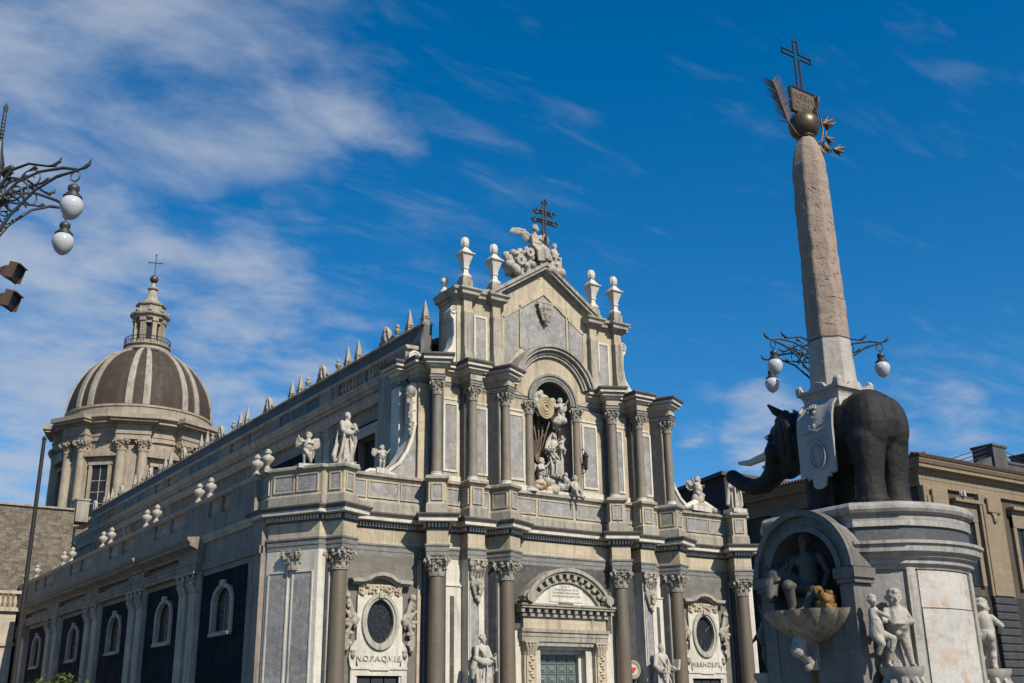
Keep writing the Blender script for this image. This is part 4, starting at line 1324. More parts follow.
# ------------------------------------------------------------------ clerestory wall of the nave
UC = -10.0
def clerestory():
    y0, y1 = 5.2, 84
    w = MB()
    w.box(UC, 9.6, 13.5, UC + .8, y1, 21.2); w.box(UC, y0, 13.5, UC + .8, 6.6, 21.2); w.box(UC, 6.6, 19.1, UC + .8, 9.6, 21.2)
    w.build('clerestory_wall', 'flank', CATH)
    b = MB(); b.box(UC + .7, 6.2, 13.5, UC + 1.6, 10, 19.4); b.build('dark_opening', 'lava', CATH)
    pil = [(4.4,), (13.7, 15.0), (24.6, 25.9), (36.2, 37.6), (48.4, 50.0), (61.0, 62.6), (73, 74.6)]
    edges = [5.0, 13.0, 15.7, 23.9, 26.6, 35.5, 38.3, 47.7, 50.7, 60.3, 63.3, 72.3, 75.3, 83]
    for a, c in zip(edges[::2], edges[1::2]):
        f = MB()
        if a == 5.0:
            f.box(UC - .04, 5.0, 14.5, UC + .1, 5.8, 20.0); f.box(UC - .04, 5.8, 19.85, UC + .1, 10.2, 20.0); f.box(UC - .04, 10.2, 14.5, UC + .1, c, 20.0)
        else:
            f.box(UC - .04, a, 14.5, UC + .1, c, 20.0)
        f.build('plaster_field', 'plasterblue', CATH)
        fr = MB()
        if a == 5.0:
            fr.box(UC - .14, 5.85, 14.5, UC + .15, 6.6, 19.8); fr.box(UC - .14, 9.6, 14.5, UC + .15, 10.15, 19.8); fr.box(UC - .14, 6.6, 19.1, UC + .15, 9.6, 19.8)
            fr.build('opening_frame', 'flanklight', CATH)
        else:
            q = (a + c) / 2
            fr.ring([(q - 1.6, 15), (q + 1.6, 15), (q + 1.6, 19.3), (q - 1.6, 19.3)], [(q - 1.1, 15.4), (q + 1.1, 15.4), (q + 1.1, 18.8), (q - 1.1, 18.8)], 'x', UC - .14, UC + .1)
            f = fr.build('window_frame', 'flanklight', CATH)
            gl = MB(); gl.box(UC - .06, q - 1.1, 15.4, UC - .02, q + 1.1, 18.8); gl.build('pane', 'glass_blue', f)
    for pr in pil:
        for c in pr:
            k = MB(); k.box(UC - .26, c - .5, 13.5, UC + .1, c + .5, 20.0)
            k.box(UC - .34, c - .58, 20.8, UC + .1, c + .58, 20.95)
            for i in range(4):
                y = c - .36 + .24 * i
                k.limb([(UC - .24, y, 20.0), (UC - .32, y, 20.3), (UC - .44, y, 20.45)], [.09, .1, .07], 6)
                k.limb([(UC - .24, y, 20.3), (UC - .32, y, 20.6), (UC - .44, y, 20.72)], [.09, .1, .07], 6)
            k.box(UC - .22, c - .46, 20.0, UC + .1, c + .46, 20.8)
            k.build('pilaster', 'flanklight', CATH, smooth=40)
    P = [(UC, y1), (UC, 2.2)]
    MB().sweep([(-.3, 20.95), (.28, 20.95), (.28, 21.15), (.33, 21.17), (.33, 21.38), (.42, 21.45), (.42, 21.52), (-.3, 21.52)], P).build('clerestory_architrave', 'flanklight', CATH)
    MB().sweep([(-.3, 21.5), (.22, 21.5), (.22, 21.95), (-.3, 21.95)], P).build('clerestory_frieze', 'flank', CATH)
    MB().sweep([(-.3, 21.92), (.24, 21.92), (.30, 22.05), (.46, 22.12), (.46, 22.3), (.50, 22.33), (.58, 22.48), (.58, 22.58), (-.3, 22.66)], P).build('clerestory_cornice', 'flanklight', CATH)
    # pierced band: balusters and solid marble fields by turns
    solid = MB(); solid.box(UC - .3, 2.4, 22.6, UC + .5, y1, 22.78)
    bal = [(.09, 22.78), (.12, 22.84), (.07, 22.9), (.15, 23.1), (.16, 23.18), (.08, 23.42), (.08, 23.5), (.12, 23.55), (.11, 23.62)]
    per = 20.6
    for k in range(4):
        s = k * per
        for a, b in ((4.8, 7.9), (8.7, 11.9)):
            m = MB()
            n = int((b - a) / .5)
            for i in range(n):
                m.lathe(bal, 8, c=(UC - .12, s + a + (i + .5) * (b - a) / n))
            m.build('baluster_row', 'flanklight', CATH, smooth=40)
        for a, b in ((2.4, 4.8), (7.9, 8.7), (11.9, 15.1), (22.2, 25.4)):
            if s + b > y1 or (k and a == 2.4):
                continue
            solid.box(UC - .34, s + max(a, 2.4 if k else 2.4), 22.6, UC + .5, s + b, 23.62)
        if s + 22.2 < y1:
            f = MB(); f.box(UC - .28, s + 15.1, 22.79, UC + .3, s + 22.2, 23.6)
            f.build('marble_field', 'bluegrey', CATH)
            for q in (17.3, 19.9):
                solid.box(UC - .33, s + q, 22.79, UC + .3, s + q + .25, 23.61)
    solid.build('band_wall', 'flank', CATH)
    MB().sweep([(-.5, 23.61), (.32, 23.61), (.42, 23.7), (.42, 23.82), (-.5, 23.86)], P).build('band_coping', 'flanklight', CATH)
    at = MB()
    P2 = [(-8.3, 86), (-8.3, 3.95)]
    at.sweep([(-.8, 22.9), (.05, 22.9), (.05, 25.0), (-.22, 26.14), (-.8, 26.14)], P2)
    q = MB(); q.box(-9.9, 3.6, 22.4, -8.2, 84, 22.62); q.build('gutter_floor', 'flank', CATH)
    at.build('attic_parapet', 'attic_grey', CATH)
    MB().sweep([(-.85, 26.12), (-.12, 26.12), (-.06, 26.2), (-.10, 26.3), (-.85, 26.3)], P2).build('attic_coping', 'flank', CATH)
clerestory()

# ornaments on the nave parapet: obelisks, carved crests, small urns (all fixed to the wall: parts of the cathedral)
def obelisk_mesh():
    m = MB()
    def sq(r, z): return [(-r, -r, z), (r, -r, z), (r, r, z), (-r, r, z)]
    m.loft([sq(.42, 0), sq(.42, .25), sq(.36, .27), sq(.36, .55), sq(.44, .58), sq(.44, .68), sq(.3, .72)])
    m.loft([sq(.36, .86), sq(.05, 2.75), sq(.015, 2.85)])
    for x in (-.22, .22):
        for y in (-.22, .22):
            m.ball((x, y, .8), .12, 8, 6)
    return m.mesh('roof_obelisk')
def crest_mesh():
    m = MB()
    m.prism([(-1.7, 0), (-1.6, .25), (-1.2, .35), (-1.0, .7), (-.75, 1.0), (-.7, 1.5), (-.45, 1.85), (0, 2.0), (.45, 1.85), (.7, 1.5), (.75, 1.0), (1.0, .7), (1.2, .35), (1.6, .25), (1.7, 0)], 'x', -.28, .28)
    for sg in (-1, 1):
        m.tube([(.0, sg * (1.25 + x), .42 + z) for x, z in spiral(.36, 1.3, 14)], .16, 6)
        m.limb([(0, sg * .75, .5), (-.1, sg * .7, 1.1), (0, sg * .4, 1.6)], [.3, .25, .2])
    m.ball((-.2, 0, 1.0), (.3, .4, .55), 10, 8); m.ball((-.25, 0, 1.7), (.26, .28, .34), 10, 8); m.ball((-.1, 0, 1.95), (.36, .4, .2), 10, 8)
    m.limb([(-.3, .3, .9), (-.42, .45, .5), (-.3, .5, .2)], [.14, .16, .1], 8); m.limb([(-.3, -.3, .9), (-.42, -.45, .5), (-.3, -.5, .2)], [.14, .16, .1], 8)
    return sculpt(m, .05, 1, 'roof_crest')
def finial_mesh():
    m = MB()
    m.lathe([(.36, 0), (.36, .3), (.2, .38), (.14, .5), (.3, .75), (.40, 1.0), (.34, 1.15), (.18, 1.2), (.16, 1.3)], 14)
    m.ball((0, 0, 1.5), (.22, .22, .28), 10, 8)
    return m.mesh('roof_urn')
OB, CR, FI = obelisk_mesh(), crest_mesh(), finial_mesh()
ZP = 26.28
k = 0
orn = [(OB, 'roof_obelisk', y) for y in (.8, 2.8)] + [(CR, 'roof_crest', 5.9), (FI, 'roof_urn', 4.4)]
rest = [(10.05, 11.7, 13.2, 15.8), (21.4, 19.8, 18.4, 26.0), (30.6, 32.2, 33.8, 36.8), (42.0, 40.4, 39.0, 46.8), (50.8, 52.4, 54.0, 57.4), (62.6, 61.0, 59.6, 67.6), (71.4, 73, 74.6, 78.4)]
for a, b, c, d in rest:
    orn += [(OB, 'roof_obelisk', a), (OB, 'roof_obelisk', b), (FI, 'roof_urn', c), (CR, 'roof_crest', d)]
for me, nm, y in orn:
    o = obj(nm, me, 'weathered', CATH, (-7.85, (55.1 + y + .5) * 1.053 - 55.1, ZP), smooth=180 if me is CR else 35)
    k = .60 if me is OB else .64
    o.scale = (k, k, k * 1.02)

# ------------------------------------------------------------------ dome over the crossing
DM = (0, 98.5)
CAPITAL_PALE = CAPITAL.copy()
CAPITAL_PALE.materials.clear()
CAPITAL_PALE.materials.append(MT['domestone'])
def dome():
    base = MB(); base.box(-9.9, 86, 0, 11, 113, 24.4)
    base.build('crossing_block', 'rubble', CATH)
    def onring(r, a):
        return (DM[0] + r * cos(a), DM[1] + r * sin(a))
    # drum
    d = MB()
    d.lathe([(9.7, 26), (9.7, 40.2)], 96, c=DM)
    drum = d.build('drum', 'domestone', CATH, smooth=30)
    drum.location = (0, 0, -2.3)
    view = atan2(-(98.5 + 55.1), -42.1)           # direction from the dome to the square
    A0 = view - radians(3.4)
    def part(m, nm, mt, sm=30, par=drum):
        return m.build(nm, mt, par, smooth=sm)
    e = MB()
    e.lathe([(9.6, 38.9), (10.0, 38.9), (10.0, 39.4), (10.1, 39.5), (10.1, 39.9), (9.6, 39.9)], 96, c=DM)
    e.lathe([(9.6, 39.9), (9.95, 39.9), (9.95, 40.9), (9.6, 40.9)], 96, c=DM)
    e.lathe([(9.5, 40.75), (10.2, 40.75), (10.3, 41.0), (11.1, 41.15), (11.1, 41.4), (11.2, 41.45), (11.55, 41.8), (11.55, 42.0), (9.5, 42.2)], 96, c=DM)
    part(e, 'drum_entablature', 'domestone')
    # paired giant columns with projecting entablature
    pr = [A0 + i * pi / 4 + s * radians(7.4) for i in range(8) for s in (-1, 1)]
    for i in range(8):
        ac = A0 + i * pi / 4
        e = MB()
        M = Matrix.Translation((DM[0], DM[1], 0)) @ Matrix.Rotation(ac, 4, 'Z')
        e.M = M
        e.box(9.4, -2.2, 38.92, 10.85, 2.2, 40.95); e.box(9.4, -2.35, 40.95, 11.2, 2.35, 41.15); e.box(9.4, -3.0, 41.15, 11.95, 3.0, 41.5); e.box(9.4, -3.2, 41.5, 12.25, 3.2, 42.1); e.box(9.4, -2.3, 39.6, 10.98, 2.3, 39.78)
        e.box(9.4, -2.0, 26, 10.15, 2.0, 38.9)
        part(e, 'column_pier', 'domestone')
        for s in (-1, 1):
            a = ac + s * radians(7.4)
            c = MB()
            x, y = onring(10.35, a)
            c.lathe([(.72, 26), (.68, 30), (.62, 37.4)], 18, c=(x, y))
            cc = part(c, 'drum_column', 'domestone', 40)
            kp = obj('capital', CAPITAL_PALE, 'domestone', cc, (x, y, 37.35)); kp.scale = (1.62, 1.62, 1.58); kp.rotation_euler = (0, 0, a)
        # window between the pairs
        aw = ac + pi / 8
        M = Matrix.Translation((DM[0], DM[1], 0)) @ Matrix.Rotation(aw, 4, 'Z')
        g = MB(); g.M = M
        g.box(9.66, -1.15, 29, 9.78, 1.15, 35.6)
        part(g, 'drum_window', 'glass_dark')
        g = MB(); g.M = M
        g.box(9.7, -1.5, 28.6, 10.1, -1.12, 35.7); g.box(9.7, 1.12, 28.6, 10.1, 1.5, 35.7); g.box(9.7, -1.6, 35.6, 10.15, 1.6, 36.0)
        g.box(9.7, -2.2, 36.7, 10.5, 2.2, 36.95)
        if i % 2 == 1:
            g.prism([(-2.2, 36.95), (2.2, 36.95), (0, 38.0)], 'x', 9.7, 10.5); 
        else:
            g.prism([(-2.2, 36.95), (2.2, 36.95)] + arc(0, 35.6, 2.55, radians(31), radians(149), 12), 'x', 9.7, 10.5)
        g.box(9.72, -.05, 29, 9.84, .05, 35.6)
        for z in (30.5, 32, 33.5):
            g.box(9.72, -1.15, z, 9.82, 1.15, z + .1)
        part(g, 'window_frame', 'domestone')
    # attic ring below the shell
    e = MB()
    e.lathe([(9.4, 42.1), (10.0, 42.1), (10.0, 42.5), (9.85, 42.6), (9.85, 43.6), (10.0, 43.7), (10.0, 43.95), (9.4, 44.05)], 96, c=DM)
    part(e, 'attic_ring', 'domestone')
    # shell and ribs
    ZS, RH = 41.7, 10.4
    prof = []
    for j in range(25):
        t = radians(74) * j / 24
        prof.append((9.75 * cos(t), ZS + RH * sin(t) * 1.0))
    sh = MB(); sh.lathe(prof, 96, c=DM)
    shell = sh.build('dome_shell', 'leadroof', CATH, smooth=40)
    for i in range(8):
        for s in (-1, 1):
            a = A0 + i * pi / 4 + s * radians(6.6)
            rb = MB()
            rings = []
            for j in range(25):
                t = radians(74) * j / 24
                r, z = 9.72 * cos(t), ZS + RH * sin(t)
                w = .10 + .36 * cos(t)
                ro, zo = r + .22 * cos(t), z + .22 * sin(t)
                q = []
                for (rr, zz2, ww) in ((r - .1, z, -w), (ro, zo, -w), (ro + .06 * cos(t), zo + .06 * sin(t), 0), (ro, zo, w), (r - .1, z, w)):
                    q.append((DM[0] + rr * cos(a) - ww * sin(a), DM[1] + rr * sin(a) + ww * cos(a), zz2))
                rings.append(q)
            rb.loft(rings)
            rb.build('rib', 'domerib', shell, smooth=40)
    # lantern
    l = MB()
    l.lathe([(3.2, 52.4), (3.35, 52.6), (3.3, 52.9), (3.0, 53.0), (3.0, 53.3), (3.3, 53.35), (3.3, 53.5), (2.0, 53.6)], 48, c=DM)
    lan = l.build('lantern', 'domestone', CATH, smooth=35)
    lan.location = (0, 0, -.75)
    r = MB()
    for i in range(40):
        a = 2 * pi * i / 40
        x, y = onring(3.2, a)
        r.tube([(x, y, 53.4), (x, y, 54.5)], .04, 5)
    for z in (54.5, 54.0):
        r.tube([(*onring(3.2, 2 * pi * i / 40), z) for i in range(40)], .06, 5, closed=True)
    r.build('railing', 'iron', lan)
    c = MB()
    for i in range(8):
        a = A0 + pi / 8 + i * pi / 4
        M = Matrix.Translation((DM[0], DM[1], 0)) @ Matrix.Rotation(a, 4, 'Z')
        c.M = M
        c.box(1.55, -.32, 53.5, 2.25, .32, 57.6); c.box(1.5, -.42, 57.1, 2.4, .42, 57.6); c.box(1.5, -.4, 53.5, 2.4, .4, 54.2)
        c.M = M @ Matrix.Rotation(pi / 8, 4, 'Z')
        c.box(1.7, -.75, 56.9, 1.95, .75, 57.8); c.box(1.7, -.75, 53.5, 1.95, .75, 54.3)
    c.M = None
    c.build('lantern_piers', 'domestone', lan)
    gl = MB(); gl.lathe([(1.62, 53.6), (1.62, 57.6)], 8, c=DM, a0=A0 + pi / 8, a1=A0 + pi / 8 + 2 * pi); gl.build('lantern_glass', 'glass_blue', lan)
    t = MB()
    t.lathe([(1.5, 57.6), (2.35, 57.6), (2.4, 57.9), (2.75, 58.1), (2.8, 58.35), (2.3, 58.5), (1.9, 58.6), (1.85, 59.7), (2.1, 59.8), (2.15, 60.0), (1.6, 60.2), (1.0, 60.9), (.65, 61.8), (.5, 62.5), (.75, 62.65), (.75, 62.85), (.35, 62.95), (.25, 63.6), (.2, 63.7)], 48, c=DM, rad=lambda a: 1 + .03 * cos(8 * (a - A0)))
    for i in range(8):
        x, y = onring(2.45, A0 + i * pi / 4)
        t.ball((x, y, 58.75), .3, 8, 6)
        x, y = onring(2.0, A0 + i * pi / 4)
        t.limb([(x, y, 58.6), (x * .95 + DM[0] * .05, y * .95 + DM[1] * .05, 59.5)], [.28, .16], 6)
    t.build('lantern_cap', 'domerib', lan, smooth=35)
    b = MB(); b.ball((DM[0], DM[1], 64.3), .62, 18, 12); b.build('lantern_ball', 'bronze', lan, smooth=180)
    x = MB()
    M = Matrix.Translation((DM[0], DM[1], 0)) @ Matrix.Rotation(radians(-20), 4, 'Z'); x.M = M
    x.box(-.06, -.06, 64.8, .06, .06, 68.2); x.box(-.85, -.055, 66.9, .85, .055, 67.02)
    for p in ((-.9, 66.96), (.9, 66.96), (0, 68.25)):
        x.ball((p[0], 0, p[1]), .13, 8, 6)
    x.build('lantern_cross', 'iron', lan)
dome()

# transept wall of rubble masonry beyond the flank
q = MB()
q.box(-40, 68.2, 0, -14.2, 70, 23.1); q.box(-14.2, 69.5, 0, -10.6, 70, 15)
tr = q.build('transept_wall', 'rubble', CATH)
q = MB(); q.box(-40, 68.0, 23.1, -14.3, 70.2, 23.3); q.box(-14.2, 67.8, 21.9, -12.9, 70.2, 24.2); q.box(-14.3, 67.7, 24.2, -12.8, 70.3, 24.4); q.build('wall_coping', 'weathered', CATH)

# ------------------------------------------------------------------ carved figures
def V3(*a): return Vector(a)
def head(m, c, r, face=(0, -1, 0), hair='short', beard=False, child=False, tilt=0):
    """a head with brow, eyes, nose, mouth, ears and hair; r is half the head's height"""
    f = Vector(face).normalized()
    ang = atan2(f.x, -f.y)
    M = Matrix.Translation(c) @ Matrix.Rotation(ang, 4, 'Z') @ Matrix.Rotation(tilt, 4, 'X')
    old = m.M
    m.M = M if old is None else old @ M
    w = .80 if child else .72
    m.ball((0, 0.05 * r, .15 * r), (w * r, .88 * r, .85 * r), 14, 10)            # skull
    m.ball((0, -.22 * r, -.35 * r), (.55 * r, .62 * r, .65 * r), 12, 9)          # face and jaw
    m.limb([(0, -.80 * r, .12 * r), (0, -1.02 * r, -.18 * r)], [.09 * r, .15 * r], 7)   # nose
    m.limb([(-.42 * r, -.66 * r, .22 * r), (0, -.80 * r, .2 * r), (.42 * r, -.66 * r, .22 * r)], [.12 * r, .1 * r, .12 * r], 7)
    for s in (-1, 1):
        m.ball((s * .28 * r, -.70 * r, .03 * r), (.13 * r, .10 * r, .09 * r), 7, 5)
        m.ball((s * .42 * r, -.55 * r, -.25 * r), (.2 * r, .18 * r, .2 * r), 8, 6)
        m.ball((s * w * r, .02 * r, -.05 * r), (.10 * r, .16 * r, .24 * r), 8, 6)
    m.ball((0, -.80 * r, -.45 * r), (.22 * r, .10 * r, .06 * r), 8, 5)
    m.ball((0, -.80 * r, -.57 * r), (.18 * r, .10 * r, .06 * r), 8, 5)
    m.ball((0, -.66 * r, -.80 * r), (.22 * r, .2 * r, .17 * r), 8, 6)
    rnd = random.Random(3)
    if hair in ('short', 'curls', 'long'):
        n = 46 if hair == 'curls' else 34
        for k in range(n):
            a = rnd.uniform(-pi, pi); b = rnd.uniform(-.1, pi / 2)
            x, y, z = cos(b) * sin(a), cos(b) * cos(a), sin(b)
            if y < -.3 and z < .55: continue
            q = .2 if hair == 'curls' else .17
            m.ball((x * w * r * 1.02, .05 * r + y * .9 * r, .17 * r + z * .86 * r), q * r * rnd.uniform(.8, 1.3), 7, 5)
    if hair == 'long':
        for s in (-1, 1):
            m.limb([(s * .7 * r, .2 * r, .2 * r), (s * .78 * r, .25 * r, -.5 * r), (s * .62 * r, .3 * r, -1.1 * r)], [.25 * r, .26 * r, .15 * r], 7)
        m.limb([(0, .7 * r, .1 * r), (0, .75 * r, -.6 * r), (0, .6 * r, -1.1 * r)], [.4 * r, .4 * r, .25 * r], 7)
    if beard:
        for k in range(16):
            a = rnd.uniform(-1.2, 1.2); t = rnd.random()
            m.limb([(sin(a) * .5 * r, -.5 * r * cos(a) - .15 * r, -.6 * r), (sin(a) * .32 * r * (1 - .4 * t), -.62 * r, -1.25 * r - .35 * r * t)], [.17 * r, .09 * r], 6)
        for s in (-1, 1):
            m.limb([(s * .06 * r, -.9 * r, -.34 * r), (s * .34 * r, -.74 * r, -.55 * r)], [.10 * r, .08 * r], 6)
    m.M = old
def hand(m, c, dirv, r, up=(0, 0, 1), curl=.5):
    """palm, four fingers of unequal length and a thumb from the palm's side"""
    d = Vector(dirv).normalized()
    u = Vector(up)
    s = d.cross(u)
    if s.length < .01: s = d.orthogonal()
    s.normalize(); n = s.cross(d).normalized()
    c = Vector(c)
    m.limb([c, c + d * r * 1.6], [r * .8, r * .95], 7)
    for k, l in enumerate((1.25, 1.5, 1.4, 1.0)):
        o = c + d * r * 1.9 + s * r * (.75 - .5 * k)
        a = o + d * r * l * .55 - n * r * .15
        b = a + (d * cos(curl * 1.6) - n * sin(curl * 1.6)) * r * l * .6
        m.limb([o - d * r * .4, a, b], [r * .27, r * .25, r * .2], 6)
    o = c + d * r * .6 + s * r * .8
    m.limb([o, o + s * r * .45 + d * r * .5, o + s * r * .3 + d * r * 1.0], [r * .3, r * .28, r * .22], 6)
def ringpts(cx, cy, z, rx, ry, n=36, fold=0.0, k=9, ph=0.0):
    out = []
    for i in range(n):
        a = 2 * pi * i / n
        q = 1 + fold * (sin(k * a + ph) + .5 * sin((k * 2 + 1) * a + ph * 1.7))
        out.append((cx + rx * q * cos(a), cy + ry * q * sin(a), z))
    return out
def robed(m, lean=0.0, sway=.02, wide=1.0, knee=0.0):
    """gown of a standing figure one unit high, facing -y"""
    rings = []
    spec = [(0, .165, .135, .10), (.03, .16, .13, .11), (.15, .14, .115, .11), (.30, .128, .105, .09), (.45, .122, .098, .06), (.52, .125, .10, .04),
            (.58, .108, .084, .03), (.66, .118, .088, .03), (.74, .132, .088, .02), (.79, .125, .078, .01), (.825, .085, .06, 0), (.845, .045, .043, 0), (.88, .036, .036, 0)]
    for z, rx, ry, f in spec:
        rings.append(ringpts(sway * sin(z * 3.2), -lean * z * z, z, rx * (wide if z < .8 else 1) * .95, ry * .95, 64, f * 1.3, 9, z * 2.2))
    m.loft(rings)
    rr = random.Random(int(1000 * (lean + sway + wide + knee + 2)))
    for k in range(34):
        a = rr.uniform(0, 2 * pi)
        t0, t1 = rr.uniform(.28, .54), rr.uniform(.01, .12)
        pts = []
        for q in range(4):
            z = t0 + (t1 - t0) * q / 3
            w = .98 + .02 * q
            rx, ry = (.125 + .045 * (1 - z / .55)) * wide * w, (.10 + .038 * (1 - z / .55)) * w
            a += rr.uniform(-.06, .06)
            pts.append((rx * cos(a) + sway * sin(z * 3.2), ry * sin(a), z))
        m.limb(pts, [.006, .014, .017, .012], 6)
    if knee:
        m.limb([(.05, -.05, .5), (knee, -.13, .30), (knee * .9, -.1, .03)], [.07, .065, .05], 9)
    for s in (-1, 1):
        m.limb([(s * .06, -.10, .02), (s * .075, -.19, .015)], [.032, .026], 7)
def folds(m, lines, r):
    for l in lines:
        m.limb(l, [r * .5] + [r * .8] * (len(l) - 2) + [r * .4], 7)
        m.limb([(p[0] * 1.0 + .03, p[1] - .004, p[2] - .03) for p in l], [r * .3] + [r * .5] * (len(l) - 2) + [r * .3], 6)
def arm(m, sh, el, ha, r=.042, sleeve=True, curl=.5, up=(0, 0, 1)):
    m.limb([sh, el, ha], [r * 1.15, r * (1.15 if sleeve else .85), r * (.85 if sleeve else .62)], 9)
    if sleeve:
        m.limb([el, Vector(el).lerp(Vector(ha), .5) + Vector((0, .01, -.035)), Vector(ha) + Vector((0, .01, -.03))], [r, r * 1.25, r], 8)
    d = Vector(ha) - Vector(el)
    hand(m, Vector(ha), d, r * .55, up, curl)
def wing(m, root, tip, drop, th=.02, n=7):
    """feathered wing: an arm of feathers from root to tip, hanging by drop"""
    root, tip = Vector(root), Vector(tip)
    m.limb([root, root.lerp(tip, .5) + Vector((0, 0, .04)), tip], [th * 1.8, th * 1.8, th], 7)
    for k in range(n):
        t = (k + .3) / n
        p = root.lerp(tip, t) + Vector((0, 0, .04 * sin(pi * t)))
        q = p + Vector(drop) * (.55 + .5 * sin(pi * (t * .8 + .1))) + (tip - root) * .14
        m.limb([p, p.lerp(q, .6), q], [th * 1.5, th * 1.5, th * .6], 6)
def draped_saint(kind):
    m = MB()
    if kind == 'bishop_book':
        robed(m, .02, .015, 1.0, .03)
        head(m, (0.0, -.025, .935), .068, (.35, -1, 0), 'short', True)
        arm(m, (-.125, 0, .785), (-.17, -.06, .62), (-.02, -.17, .60))
        arm(m, (.125, 0, .785), (.175, -.05, .63), (.10, -.17, .66))
        m.M = Matrix.Translation((.07, -.19, .68)) @ Matrix.Rotation(.4, 4, 'Z') @ Matrix.Rotation(-.3, 4, 'X'); m.box(-.06, -.02, -.06, .07, .03, .10); m.M = None
        folds(m, [[(-.13, -.03, .78), (-.16, -.09, .5), (-.2, -.06, .2), (-.22, .02, .02)], [(-.10, .07, .8), (-.19, .08, .4), (-.24, .06, .02)], [(.12, -.05, .78), (.13, -.14, .5), (.06, -.15, .25)], [(-.02, -.17, .58), (.05, -.16, .42), (.13, -.1, .3)], [(-.05, -.15, .5), (-.03, -.16, .25), (0, -.15, .02)]], .026)
        m.limb([(-.2, .05, .35), (-.27, .05, .12), (-.26, .04, .02)], [.04, .05, .03])
    elif kind == 'keys':
        robed(m, 0, .02, 1.0, .04)
        head(m, (.0, -.02, .935), .068, (.5, -1, 0), 'short', True)
        arm(m, (-.125, 0, .785), (-.19, -.05, .60), (.03, -.16, .56))
        arm(m, (.125, 0, .785), (.17, -.05, .62), (.12, -.17, .60))
        folds(m, [[(-.12, -.06, .78), (-.05, -.13, .66), (.07, -.15, .55), (.14, -.1, .45)], [(-.16, -.03, .55), (-.17, -.05, .3), (-.17, -.05, .05)], [(-.02, -.15, .5), (-.04, -.15, .25), (-.06, -.15, .02)], [(.06, -.15, .5), (.07, -.15, .25), (.05, -.15, .02)], [(.14, -.08, .6), (.17, -.09, .42), (.16, -.08, .3)]], .024)
        m.limb([(-.17, -.03, .62), (-.21, 0, .45), (-.2, .02, .3)], [.05, .055, .03])
        m.tube([(.14, -.2, .62), (.16, -.19, .4)], .012, 6); m.tube([(.13 + .03 * cos(t), -.2, .66 + .03 * sin(t)) for t in (0, 1.05, 2.1, 3.14, 4.2, 5.2)], .009, 5, closed=True)
        m.box(.13, -.2, .40, .19, -.18, .44)
    elif kind == 'sword':
        robed(m, .01, -.015, 1.0, -.04)
        head(m, (0.0, -.02, .935), .068, (-.1, -1, 0), 'short', True)
        arm(m, (-.13, 0, .785), (-.19, -.03, .61), (-.09, -.17, .52))
        arm(m, (.13, 0, .785), (.19, -.03, .60), (.19, -.16, .56))
        m.M = Matrix.Translation((.215, -.18, .62)) @ Matrix.Rotation(.2, 4, 'Y'); m.box(-.015, -.08, -.09, .045, .06, .11); m.M = None
        m.limb([(-.09, -.2, .62), (-.08, -.19, .2), (-.075, -.18, .03)], [.014, .018, .006], 6); m.tube([(-.15, -.2, .55), (-.03, -.2, .55)], .012, 6)
        folds(m, [[(-.1, -.06, .78), (.02, -.13, .6), (.14, -.12, .45)], [(.13, -.07, .75), (.05, -.14, .55), (-.02, -.15, .4)], [(.05, -.15, .42), (.1, -.15, .2), (.12, -.13, .02)], [(-.14, -.06, .6), (-.16, -.07, .3), (-.17, -.05, .03)], [(.16, -.05, .5), (.18, -.05, .25), (.19, -.03, .02)]], .025)
    elif kind == 'mitre':
        robed(m, 0, .01, 1.08)
        head(m, (0.0, -.02, .915), .064, (.1, -1, 0), 'none', True)
        m.loft([ringpts(0, 0, .945, .062, .062, 16), ringpts(0, 0, .985, .075, .06, 16), ringpts(0, 0, 1.03, .06, .04, 16), ringpts(0, 0, 1.075, .012, .012, 16)])
        arm(m, (-.125, 0, .785), (-.18, -.04, .62), (-.15, -.17, .62))
        arm(m, (.125, 0, .785), (.17, -.05, .60), (.06, -.17, .62))
        m.box(-.02, -.2, .56, .12, -.16, .70)
        m.limb([(-.13, -.02, .8), (-.21, -.02, .5), (-.25, .0, .15)], [.05, .06, .06]); m.limb([(.13, -.02, .8), (.21, -.02, .5), (.25, .0, .15)], [.05, .06, .06])
        folds(m, [[(-.06, -.12, .7), (-.07, -.14, .4), (-.08, -.14, .03)], [(.05, -.12, .55), (.06, -.14, .3), (.07, -.14, .03)], [(-.15, -.09, .6), (-.17, -.1, .3), (-.17, -.09, .03)], [(.15, -.09, .6), (.17, -.1, .3), (.17, -.09, .03)]], .024)
    elif kind == 'madonna':
        robed(m, .02, .035, 1.1, .05)
        head(m, (0.03, -.03, .935), .062, (-.5, -1, 0), 'long', False)
        m.limb([(.03, .03, .985), (.07, .05, .9), (.1, .06, .78)], [.055, .06, .07], 8); m.limb([(.02, .03, .985), (-.04, .05, .9), (-.08, .06, .8)], [.05, .05, .06], 8)
        arm(m, (-.12, 0, .785), (-.18, -.04, .64), (-.09, -.17, .62))
        arm(m, (.12, 0, .785), (.17, -.07, .65), (.09, -.17, .68))
        # child on the arm
        m.limb([(.15, -.14, .68), (.16, -.14, .80)], [.055, .05], 9); head(m, (.165, -.15, .89), .047, (-.6, -1, 0), 'curls', False, True)
        m.limb([(.13, -.17, .8), (.06, -.2, .76)], [.025, .02], 7); m.limb([(.19, -.14, .8), (.23, -.16, .87)], [.025, .02], 7)
        m.limb([(.13, -.15, .68), (.10, -.22, .62), (.10, -.19, .54)], [.04, .035, .022], 7); m.limb([(.18, -.15, .67), (.19, -.22, .6), (.18, -.2, .52)], [.04, .035, .022], 7)
